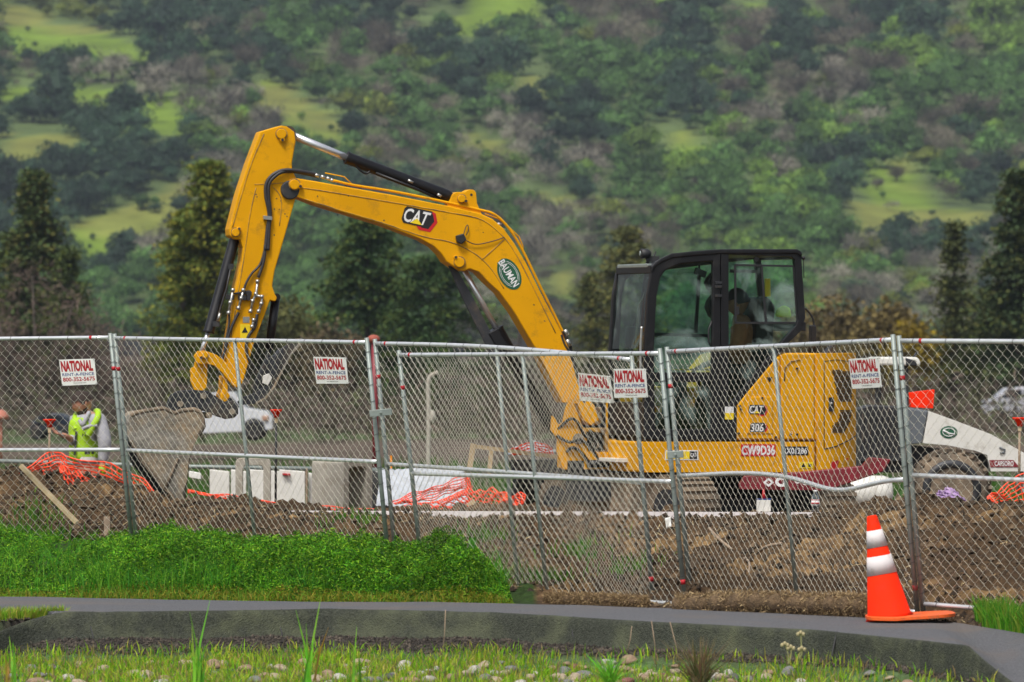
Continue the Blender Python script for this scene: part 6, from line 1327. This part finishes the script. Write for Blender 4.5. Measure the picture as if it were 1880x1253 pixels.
# tree crowns: clumps of leaf-sized faces on a lumpy volume
def crown(seed, kind, dens=1.):
    rs = np.random.RandomState(seed); L = []
    nl = 16; cen = rs.normal(size=(nl, 3)); cen /= np.linalg.norm(cen, axis=1)[:, None]; cen *= (.25 + .45 * rs.rand(nl, 1)) * np.array([1.0, 1.0, .62]); cen[:, 2] = np.abs(cen[:, 2]) * .9 + .1; rad = .26 + .2 * rs.rand(nl)
    k = int((1500 if kind == 'oak' else 1500) * dens); i = rs.randint(0, nl, k); d = rs.normal(size=(k, 3)); d /= np.linalg.norm(d, axis=1)[:, None]; d[:, 2] = np.where(rs.rand(k) < .6, np.abs(d[:, 2]), d[:, 2])
    if kind == 'oak': r_ = rad[i] * (.8 + .3 * rs.rand(k))
    else: r_ = rad[i] * (.3 + .9 * rs.rand(k))
    c = cen[i] + d * r_[:, None]
    if kind == 'oak': V = cards(c, .040 + .05 * rs.rand(k), rs, flat=.4, asp=.9)
    else: V = cards(c, .05 + .06 * rs.rand(k), rs, asp=.30)
    shade = (.5 + 1.1 * rs.rand(nl))[i][:, None] * (.7 + .6 * rs.rand(k, 1))
    return V, shade * np.ones((k, 3)), k
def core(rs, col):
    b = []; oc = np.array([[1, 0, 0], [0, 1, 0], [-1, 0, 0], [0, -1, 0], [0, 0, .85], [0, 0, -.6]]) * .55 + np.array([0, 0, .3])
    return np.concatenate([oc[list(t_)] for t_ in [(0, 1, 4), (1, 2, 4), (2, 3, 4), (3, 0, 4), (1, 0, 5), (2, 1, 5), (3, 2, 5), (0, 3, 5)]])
COL = dict(dark=(.028, .060, .030), mid=(.065, .135, .032), light=(.125, .215, .032), brown=(.135, .122, .088), grey=(.19, .178, .14), olive=(.12, .15, .022))
protos = {}
def proto(kind, ck, v_):
    key = (kind, ck, v_)
    if key in protos: return protos[key]
    rs = np.random.RandomState(100 + v_ * 7 + len(ck)); V, sh, k = crown(v_ * 3 + (0 if kind == 'oak' else 50), kind); col = np.array(COL[ck])
    cols = sh * col; faces = 4; 
    name = "oak_tree" if kind == 'oak' else "bare_tree"
    if kind == 'oak':
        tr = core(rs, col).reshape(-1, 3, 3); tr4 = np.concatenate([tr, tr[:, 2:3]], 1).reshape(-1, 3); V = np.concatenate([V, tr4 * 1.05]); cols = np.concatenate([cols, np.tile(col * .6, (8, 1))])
    # trunk and limbs as thin four-sided prisms
    def prism4(a, c_, w0, w1):
        a = np.array(a, float); c_ = np.array(c_, float); q = []
        for s0, s1 in (((-1, 0), (0, -1)), ((0, -1), (1, 0)), ((1, 0), (0, 1)), ((0, 1), (-1, 0))):
            q += [a + [s0[0] * w0, s0[1] * w0, 0], a + [s1[0] * w0, s1[1] * w0, 0], c_ + [s1[0] * w1, s1[1] * w1, 0], c_ + [s0[0] * w1, s0[1] * w1, 0]]
        return q
    q = prism4((0, 0, -.5), (0, 0, .05), .07, .05)
    for j in range(7 if kind != 'oak' else 3):
        a = j * 2.4 + v_; e = (math.cos(a) * .55, math.sin(a) * .55, .45 + .35 * ((j * 37) % 10) / 10); q += prism4((0, 0, -.1 + .03 * j), e, .035, .012)
        if kind != 'oak':
            for s_ in (-.5, .5): q += prism4(tuple(x * .6 for x in e), (e[0] * 1.3 + math.cos(a + s_ * 2) * .25, e[1] * 1.3 + math.sin(a + s_ * 2) * .25, e[2] + .2), .018, .006)
    q = np.array(q); V = np.concatenate([V, q]); cols = np.concatenate([cols, np.tile([.06, .05, .045], (len(q) // 4, 1))])
    o = npmesh(name, V, 4, cols, ["leaf"]); me = o.data; bpy.data.objects.remove(o); protos[key] = me; return me
# where each tree stands: read off the slope
Yr = np.arange(822, 1500, 2.)
def hit(px, py):
    X = (px - 940) / F * Yr; z = zhill(X, Yr); sy = 626.5 - (z - H) / Yr * F; k = np.argmax(sy <= py)
    return (X[k], Yr[k], z[k]) if sy[k] <= py else None
blobs = [  # px, py, radius px, colour kind
 (330, 90, 90, 'dark'), (420, 130, 70, 'dark'), (290, 110, 45, 'dark'), (60, 40, 60, 'olive'), (100, 90, 60, 'brown'), (70, 110, 70, 'dark'), (30, 120, 50, 'brown'), (95, 200, 55, 'dark'), (30, 215, 40, 'dark'), (150, 190, 30, 'brown'),
 (235, 215, 45, 'dark'), (215, 250, 50, 'dark'), (330, 180, 70, 'grey'), (390, 130, 80, 'brown'), (400, 200, 60, 'grey'), (420, 240, 60, 'grey'), (230, 300, 80, 'dark'), (300, 330, 80, 'dark'), (160, 330, 80, 'dark'), (60, 340, 70, 'dark'), (380, 330, 60, 'grey'), (420, 300, 50, 'grey'), (340, 280, 60, 'dark'),
 (190, 150, 40, 'grey'), (560, 60, 90, 'mid'), (640, 30, 70, 'dark'), (700, 30, 60, 'dark'), (600, 130, 80, 'brown'), (520, 130, 50, 'dark'), (640, 180, 80, 'mid'), (560, 210, 40, 'grey'), (650, 245, 35, 'dark'), (700, 110, 80, 'brown'), (800, 100, 70, 'dark'), (930, 125, 40, 'dark'), (840, 130, 70, 'dark'), (760, 190, 80, 'brown'), (760, 140, 50, 'light'),
 (700, 250, 60, 'brown'), (800, 260, 90, 'mid'), (740, 320, 90, 'brown'), (850, 330, 80, 'grey'), (900, 400, 80, 'mid'), (950, 280, 70, 'grey'), (1050, 130, 80, 'mid'), (1080, 60, 100, 'brown'), (1150, 30, 80, 'brown'), (1250, 60, 60, 'dark'), (1290, 60, 60, 'dark'), (1030, 230, 90, 'dark'), (1060, 260, 60, 'dark'), (1150, 200, 80, 'mid'), (1250, 210, 60, 'dark'), (1320, 50, 60, 'mid'), (1360, 90, 80, 'brown'), (1450, 90, 90, 'dark'), (1440, 180, 70, 'brown'), (1380, 170, 60, 'mid'), (1520, 50, 60, 'brown'), (1560, 110, 70, 'brown'), (1690, 60, 55, 'dark'), (1610, 80, 40, 'dark'), (1820, 50, 60, 'light'), (1760, 100, 60, 'brown'), (1740, 30, 70, 'brown'), (1680, 110, 60, 'light'), (1600, 160, 80, 'brown'), (1650, 190, 80, 'mid'), (1750, 160, 80, 'mid'), (1830, 170, 80, 'mid'),
 (1550, 200, 80, 'grey'), (1500, 250, 90, 'mid'), (1530, 290, 70, 'dark'), (1430, 270, 60, 'grey'), (1350, 220, 70, 'brown'), (1260, 300, 90, 'light'), (1350, 310, 80, 'mid'), (1500, 240, 50, 'light'), (1650, 240, 60, 'mid'), (1720, 250, 80, 'brown'), (1800, 280, 80, 'brown'), (1810, 340, 50, 'dark'), (1860, 260, 60, 'mid'), (1180, 350, 90, 'mid'), (1100, 400, 100, 'brown'), (1000, 440, 80, 'grey'), (1060, 330, 70, 'grey'), (1300, 400, 100, 'mid'), (1420, 380, 100, 'light'), (1500, 380, 80, 'mid'), (1540, 370, 30, 'dark'), (1440, 420, 90, 'mid'), (1250, 420, 80, 'brown'), (1650, 460, 50, 'dark'), (1720, 440, 50, 'dark'), (1600, 500, 100, 'grey'), (1500, 480, 80, 'mid'), (1550, 560, 80, 'brown'), (1700, 530, 80, 'grey'),
 (550, 340, 70, 'mid'), (620, 360, 80, 'dark'), (600, 430, 70, 'mid'), (560, 480, 60, 'mid'), (580, 530, 80, 'mid'), (240, 470, 40, 'dark'), (290, 460, 40, 'grey'), (190, 500, 50, 'dark'), (200, 560, 60, 'mid'), (260, 520, 60, 'mid'), (170, 450, 30, 'dark'), (260, 385, 16, 'mid'), (950, 520, 80, 'grey'), (1030, 560, 70, 'brown'), (700, 560, 90, 'mid'), (880, 460, 60, 'brown'), (1100, 500, 90, 'brown')]
bl_x = np.array([q[0] for q in blobs]); bl_y = np.array([q[1] for q in blobs]); bl_r = np.array([q[2] for q in blobs])
def kindat(px, py, r):
    d = np.hypot(bl_x - px, bl_y - py) / bl_r + r.gauss(0, .18) * np.array([1]); return blobs[int(np.argmin(d + np.array([r.gauss(0, .32) for _ in blobs])))][3]
r6 = random.Random(77); trees = []
def add_tree(px, py, rpx, ck):
    h_ = hit(px, py + rpx * .35)
    if h_ is None: return
    x, y, z = h_; s = 1.45 * rpx / F * y; trees.append((x, y, z, s, ck, px, py))
for (px, py, r_, ck) in [(930, 128, 36, 'dark'), (650, 245, 30, 'dark'), (260, 387, 15, 'mid'), (295, 170, 38, 'grey'), (105, 195, 42, 'dark'), (60, 215, 30, 'dark'), (230, 215, 42, 'dark'), (300, 160, 20, 'dark'), (290, 70, 36, 'dark'), (1540, 372, 22, 'dark'), (1655, 438, 26, 'dark'), (1720, 435, 26, 'dark'), (1700, 60, 42, 'dark'), (1820, 45, 44, 'light'), (285, 380, 10, 'mid'), (1610, 345, 12, 'grey'), (920, 50, 14, 'mid'), (810, 50, 16, 'mid'), (240, 470, 30, 'dark'), (275, 180, 26, 'grey'), (1645, 330, 16, 'brown'), (1805, 345, 26, 'dark'), (1185, 40, 12, 'mid')]: add_tree(px, py, r_, ck)
sx = 27.
for gy in np.arange(-22, 690, 21.):
    for gx in np.arange(-420, 2300, sx):
        px = gx + r6.uniform(-16, 16); py = gy + r6.uniform(-13, 13); rpx = r6.uniform(17, 31)
        if inopen(np.array([px]), np.array([py + rpx * .45]))[0] or inopen(np.array([px]), np.array([py - rpx * .25]))[0]: 
            if r6.random() < .80: continue
            rpx *= r6.uniform(.22, .5)
        if py < 6 and 1330 < px < 1500: rpx *= .6
        ck = kindat(px, py, r6)
        if ck in ('brown', 'grey') and r6.random() < .38: ck = r6.choice(('mid', 'mid', 'olive', 'dark', 'light'))
        add_tree(px, py, rpx, ck)
big = sorted(range(len(trees)), key=lambda i: (i >= 23, not (-20 < trees[i][5] < 1900 and trees[i][6] > -5), -trees[i][3] / trees[i][1]))
indiv = set(); cnt = dict(oak=0, bare=0)
for i in big:
    k = 'bare' if trees[i][4] in ('brown', 'grey') else 'oak'
    if cnt[k] < (150 if k == 'oak' else 90): indiv.add(i); cnt[k] += 1
uniq = {0: "large round dark oak standing alone above the cab side of the hill's upper middle", 1: "small dark oak at the tip of the grass clearing above the boom", 2: "lone small green tree in the lower left grass clearing", 3: "bare grey tree with forked limbs in the left grass clearing", 12: "big dark oak near the top right of the hill", 13: "pale green oak at the top right corner of the hill"}
words = dict(dark="dark green oak with a rounded crown in the woodland on the hillside", mid="mid green oak with a rounded crown in the woodland on the hillside", light="pale green oak with a rounded crown in the woodland on the hillside", olive="olive green oak with a rounded crown in the woodland on the hillside", brown="leafless brownish tree in the woodland on the hillside", grey="leafless greyish tree in the woodland on the hillside")
VV = []; CC = []; lo = {}
for i, (x, y, z, s, ck, px, py) in enumerate(trees):
    kind = 'bare' if ck in ('brown', 'grey') else 'oak'; v_ = r6.randrange(4); a = r6.uniform(0, 6.28); sz = s * r6.uniform(1.05, 1.45)
    if i in indiv:
        me = proto(kind, ck, v_); o = link(bpy.data.objects.new("oak_tree" if kind == 'oak' else "bare_tree", me)); o.location = (x, y, z + s * .35); o.scale = (s, s, sz); o.rotation_euler = (0, 0, a)
        if i in uniq: tag(o, uniq[i], "tree")
        else: tag(o, words[ck], "tree", ck + " " + kind + " trees on the hillside")
    else:
        if (kind, v_) not in lo: lo[(kind, v_)] = crown(v_ * 3 + (0 if kind == 'oak' else 50), kind, .42)
        V, sh, k = lo[(kind, v_)]; ca, sa = math.cos(a), math.sin(a); sc = 1.0
        W_ = V.copy(); W_ = np.stack([(W_[:, 0] * ca - W_[:, 1] * sa) * s, (W_[:, 0] * sa + W_[:, 1] * ca) * s, W_[:, 2] * sz], -1) * 1.0 + np.array([x, y, z + s * .35]); VV.append(W_); CC.append(sh * np.array(COL[ck]) * r6.uniform(.6, 1.55))
        if kind == 'oak':
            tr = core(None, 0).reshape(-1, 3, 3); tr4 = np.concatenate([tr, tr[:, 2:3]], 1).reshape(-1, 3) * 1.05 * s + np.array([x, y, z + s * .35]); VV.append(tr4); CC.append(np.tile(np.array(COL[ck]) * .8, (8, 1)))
if VV:
    o = npmesh("woodland", np.concatenate(VV), 4, np.concatenate(CC), ["leafm"]); tag(o, "dense oak woodland covering the hillside between the clearings", kind="stuff")
print("TREES", len(trees), "individual", len(indiv))

# ================================================================== NEARER TREES
def conifer(px, ptop, pbase, D, wpx, label, seed, col=(.03, .055, .02), shape=1.0, n=3600, name="conifer_tree", cone=True, tip=(.07, .085, .02), top_flat=0.):
    rs = np.random.RandomState(seed); base = P(px, pbase, D); hgt = (pbase - ptop) / F * D; w = 1.4 * wpx / F * D; T = thing(name, base, label, "tree"); col = (col[0] * 2.3, col[1] * 2.4, col[2] * 1.7); tip = (tip[0] * 1.7, tip[1] * 1.8, tip[2] * 1.1); n = int(n * 4)
    ntier = 26; parts = []
    nb = 150; t = rs.rand(nb) ** .8; ang = rs.rand(nb) * 6.283
    prof_ = (1 - t) ** shape * (1 - top_flat) + top_flat * np.sqrt(np.clip(1 - t ** 3, 0, 1))
    L_ = w * prof_ * (.55 + .55 * rs.rand(nb)) + w * .05
    i = rs.randint(0, nb, n); f = rs.rand(n) ** .6; sp = .05 * hgt * .5
    c = np.stack([np.cos(ang[i]) * L_[i] * f, np.sin(ang[i]) * L_[i] * f, hgt * (.06 + .94 * t[i]) + L_[i] * f * (.12 - .35 * f)], -1) + rs.normal(size=(n, 3)) * np.array([sp, sp, sp * .45])
    c += np.array(base); s_ = hgt * .0075 * (.6 + 1.1 * rs.rand(n))
    cc = np.array(col) * (.55 + .9 * rs.rand(n, 1)); cc = np.where((f[:, None] > .75) & (rs.rand(n, 1) < .55), np.array(tip) * (.7 + .6 * rs.rand(n, 1)), cc)
    npmesh("crown", cards(c, s_, rs, flat=.6, asp=1.4), 4, cc, ["leafm"], T, loc=tuple(base))
    b = B(); b.tube([base, base + Vector((0, 0, hgt * .5)), base + Vector((0, 0, hgt * .97))], [hgt * .022, hgt * .014, hgt * .003], 8)
    for k in range(0, nb, 3):
        a0 = base + Vector((0, 0, hgt * (.06 + .94 * t[k]))); b.tube([a0, a0 + Vector((math.cos(ang[k]) * L_[k] * .8, math.sin(ang[k]) * L_[k] * .8, -L_[k] * .15))], hgt * .0022, 4)
    b.out("trunk", "bark", T); return T
conifer(65, 318, 760, 260, 95, "tall dark cone-shaped conifer at the left, rising from bare brown scrub", 1, (.028, .042, .018), 1.05, 5200, tip=(.06, .058, .02))
conifer(20, 430, 760, 262, 95, "low broad dark conifer at the far left edge", 2, (.03, .042, .018), .8, 3800)
conifer(125, 455, 760, 258, 70, "shorter dark conifer just right of the tall left one", 12, (.03, .042, .018), .8, 3000)
conifer(380, 295, 740, 235, 62, "tall yellow-green conifer left of the stick, two leaders at the top", 3, (.05, .065, .014), .55, 5600, tip=(.13, .12, .02), top_flat=.5)
conifer(335, 400, 740, 233, 62, "smaller yellow-green conifer left of the tall one", 13, (.05, .065, .014), .6, 3600, tip=(.13, .12, .02), top_flat=.5)
conifer(675, 395, 760, 250, 85, "broad dark green tree under the boom, left half of the pair", 4, (.022, .042, .018), .6, 6000, tip=(.05, .065, .018), top_flat=.85)
conifer(800, 470, 760, 248, 110, "broad dark green tree under the boom, right half of the pair", 5, (.022, .042, .018), .6, 6500, tip=(.045, .062, .018), top_flat=.8)
conifer(1150, 420, 760, 300, 75, "brownish green conifer left of the cab", 6, (.05, .055, .025), .7, 3800, tip=(.09, .08, .03), top_flat=.3)
conifer(1085, 500, 760, 302, 50, "smaller brownish green conifer behind the boom's foot", 7, (.045, .055, .022), .8, 2600, tip=(.09, .08, .03))
conifer(1752, 412, 760, 240, 58, "sparse conifer right of the cab with thin layered boughs", 8, (.035, .042, .02), 1.0, 1900, tip=(.06, .06, .025))
conifer(1872, 312, 760, 236, 95, "tall dark conifer cut off by the right edge", 9, (.022, .035, .018), .9, 5000, tip=(.045, .05, .02))
def shrub(px, ptop, pbase, D, wpx, label, seed, col, n=2600, name="shrub", twig=False, cat="bush", tip=None):
    rs = np.random.RandomState(seed); base = P(px, pbase, D); hgt = (pbase - ptop) / F * D; w = wpx / F * D; T = thing(name, base, label, cat)
    nl = 14; cen = np.stack([rs.uniform(-.8, .8, nl) * w, rs.uniform(-.5, .5, nl) * w, hgt * rs.uniform(.2, .85, nl)], -1); rad = hgt * (.16 + .16 * rs.rand(nl)); cen[:, 2] *= 1 - .35 * (np.abs(cen[:, 0]) / w) ** 2
    i = rs.randint(0, nl, n); d = rs.normal(size=(n, 3)); d /= np.linalg.norm(d, axis=1)[:, None]; c = cen[i] + d * (rad[i] * (.5 + .6 * rs.rand(n)))[:, None] + np.array(base)
    cc = np.array(col) * (.6 + .8 * rs.rand(n, 1)) * (.75 + .5 * rs.rand(nl))[i][:, None]
    if tip: cc = np.where(rs.rand(n, 1) < .3, np.array(tip), cc)
    npmesh("crown", cards(c, hgt * (.018 + .02 * rs.rand(n)), rs, asp=.2 if twig else 1.2), 4, cc, ["leafm"], T, loc=tuple(base))
    b = B(); r_ = random.Random(seed)
    for k in range(nl): q = Vector(cen[k].tolist()) + base; b.tube([base + Vector((q.x - base.x, 0, 0)) * .25, base + (q - base) * .6 + Vector((0, 0, hgt * .05)), q + Vector((0, 0, rad[k] * .5))], [hgt * .014, hgt * .009, hgt * .004], 5)
    b.out("trunk", "bark", T); return T
BR = (.135, .098, .078); GR = (.16, .13, .105)
shrub(70, 478, 760, 222, 150, "wide bare brown tree in front of the left conifers", 31, BR, 5200, "bare_tree", True, "tree"); shrub(170, 560, 770, 221, 60, "small bare brown tree right of the wide one at the left", 32, BR, 2600, "bare_tree", True, "tree")
shrub(545, 552, 740, 240, 62, "olive bush between the stick and the dark tree pair", 33, (.10, .105, .03), 2600); shrub(610, 590, 745, 236, 50, "pale brown bush left of the dark tree pair", 34, (.14, .11, .06), 2200)
shrub(480, 575, 745, 238, 40, "small olive bush hidden behind the stick", 35, (.09, .095, .03), 1500)
shrub(940, 560, 745, 260, 80, "brown bush behind the boom cylinder", 36, GR, 2600, twig=True); shrub(1530, 545, 745, 250, 70, "ochre brown bush right of the cab", 37, (.13, .10, .04), 3200); shrub(1620, 540, 745, 245, 60, "tall ochre bush between the cab and the sparse conifer", 38, (.15, .115, .04), 2800); shrub(1670, 575, 745, 240, 46, "yellowish bush at the sparse conifer's foot", 39, (.22, .16, .02), 2200, tip=(.30, .22, .01))
shrub(1790, 575, 750, 248, 60, "leafy green bush below the right-hand conifer", 40, (.055, .085, .02), 3200, tip=(.14, .20, .02)); shrub(1860, 520, 750, 244, 70, "green bush at the right edge under the tall conifer", 41, (.045, .07, .02), 3200, tip=(.09, .12, .02)); shrub(1480, 560, 745, 256, 50, "brown bush just behind the cab's rear", 42, (.15, .11, .06), 2200)
shrub(1760, 655, 775, 245, 60, "green bush by the silver car", 43, (.06, .09, .02), 2600, tip=(.12, .16, .03))
shrub(1010, 600, 745, 262, 60, "brown thicket behind the boom's lower end", 44, (.12, .10, .05), 2200, twig=True); shrub(300, 590, 745, 240, 60, "low brown bush between the left conifers", 45, BR, 2000, twig=True)
# brown scrub filling the flat ground behind the site
n = 80000; Y = 165 + 200 * rs.rand(n) ** 1.1; X = (rs.uniform(-600, 2500, n) - 940) / F * Y; keep = fbm(X * .12, Y * .06, 3) > .33; X, Y = X[keep], Y[keep]; n = len(X)
hh = (.6 + 1.5 * rs.rand(n)) * (.6 + .9 * fbm(X * .25 + 8, Y * .1, 3)); zb = z_ground(X, Y); c = np.stack([X, Y, zb + hh * rs.rand(n)], -1)
cc = pickcol([[.115, .085, .07], [.15, .115, .09], [.085, .07, .055], [.09, .10, .045]], n, rs); o = npmesh("scrub", cards(c, .10 + .16 * rs.rand(n), rs, asp=.3), 4, cc, ["leafm"]); tag(o, "leafless brown scrub filling the flat ground behind the site", kind="stuff")
n = 12000; Y = 88 + 40 * rs.rand(n); X = (rs.uniform(-600, 2500, n) - 940) / F * Y; leafblades(n, (X, Y), .12 + .2 * rs.rand(n), .03, rs, .5, pickcol([[.05, .14, .02], [.08, .17, .025]], n, rs), "field_grass", "green strip of grass in the field behind the trailer")

# ================================================================== AIR
hz = B(); hz.box((0, 1130, 95), (1900, 2400, 210)); ho = hz.out("haze", "white", kind="stuff"); ho["label"] = "thin pale haze in the air over the valley"
hm = bpy.data.materials.new("haze"); hm.use_nodes = True; t_ = hm.node_tree; t_.nodes.clear(); pv = t_.nodes.new("ShaderNodeVolumePrincipled"); pv.inputs["Color"].default_value = (.72, .82, 1, 1); pv.inputs["Density"].default_value = .0001; pv.inputs["Anisotropy"].default_value = 0.
om = t_.nodes.new("ShaderNodeOutputMaterial"); t_.links.new(pv.outputs[0], om.inputs["Volume"]); ho.data.materials.clear(); ho.data.materials.append(hm)
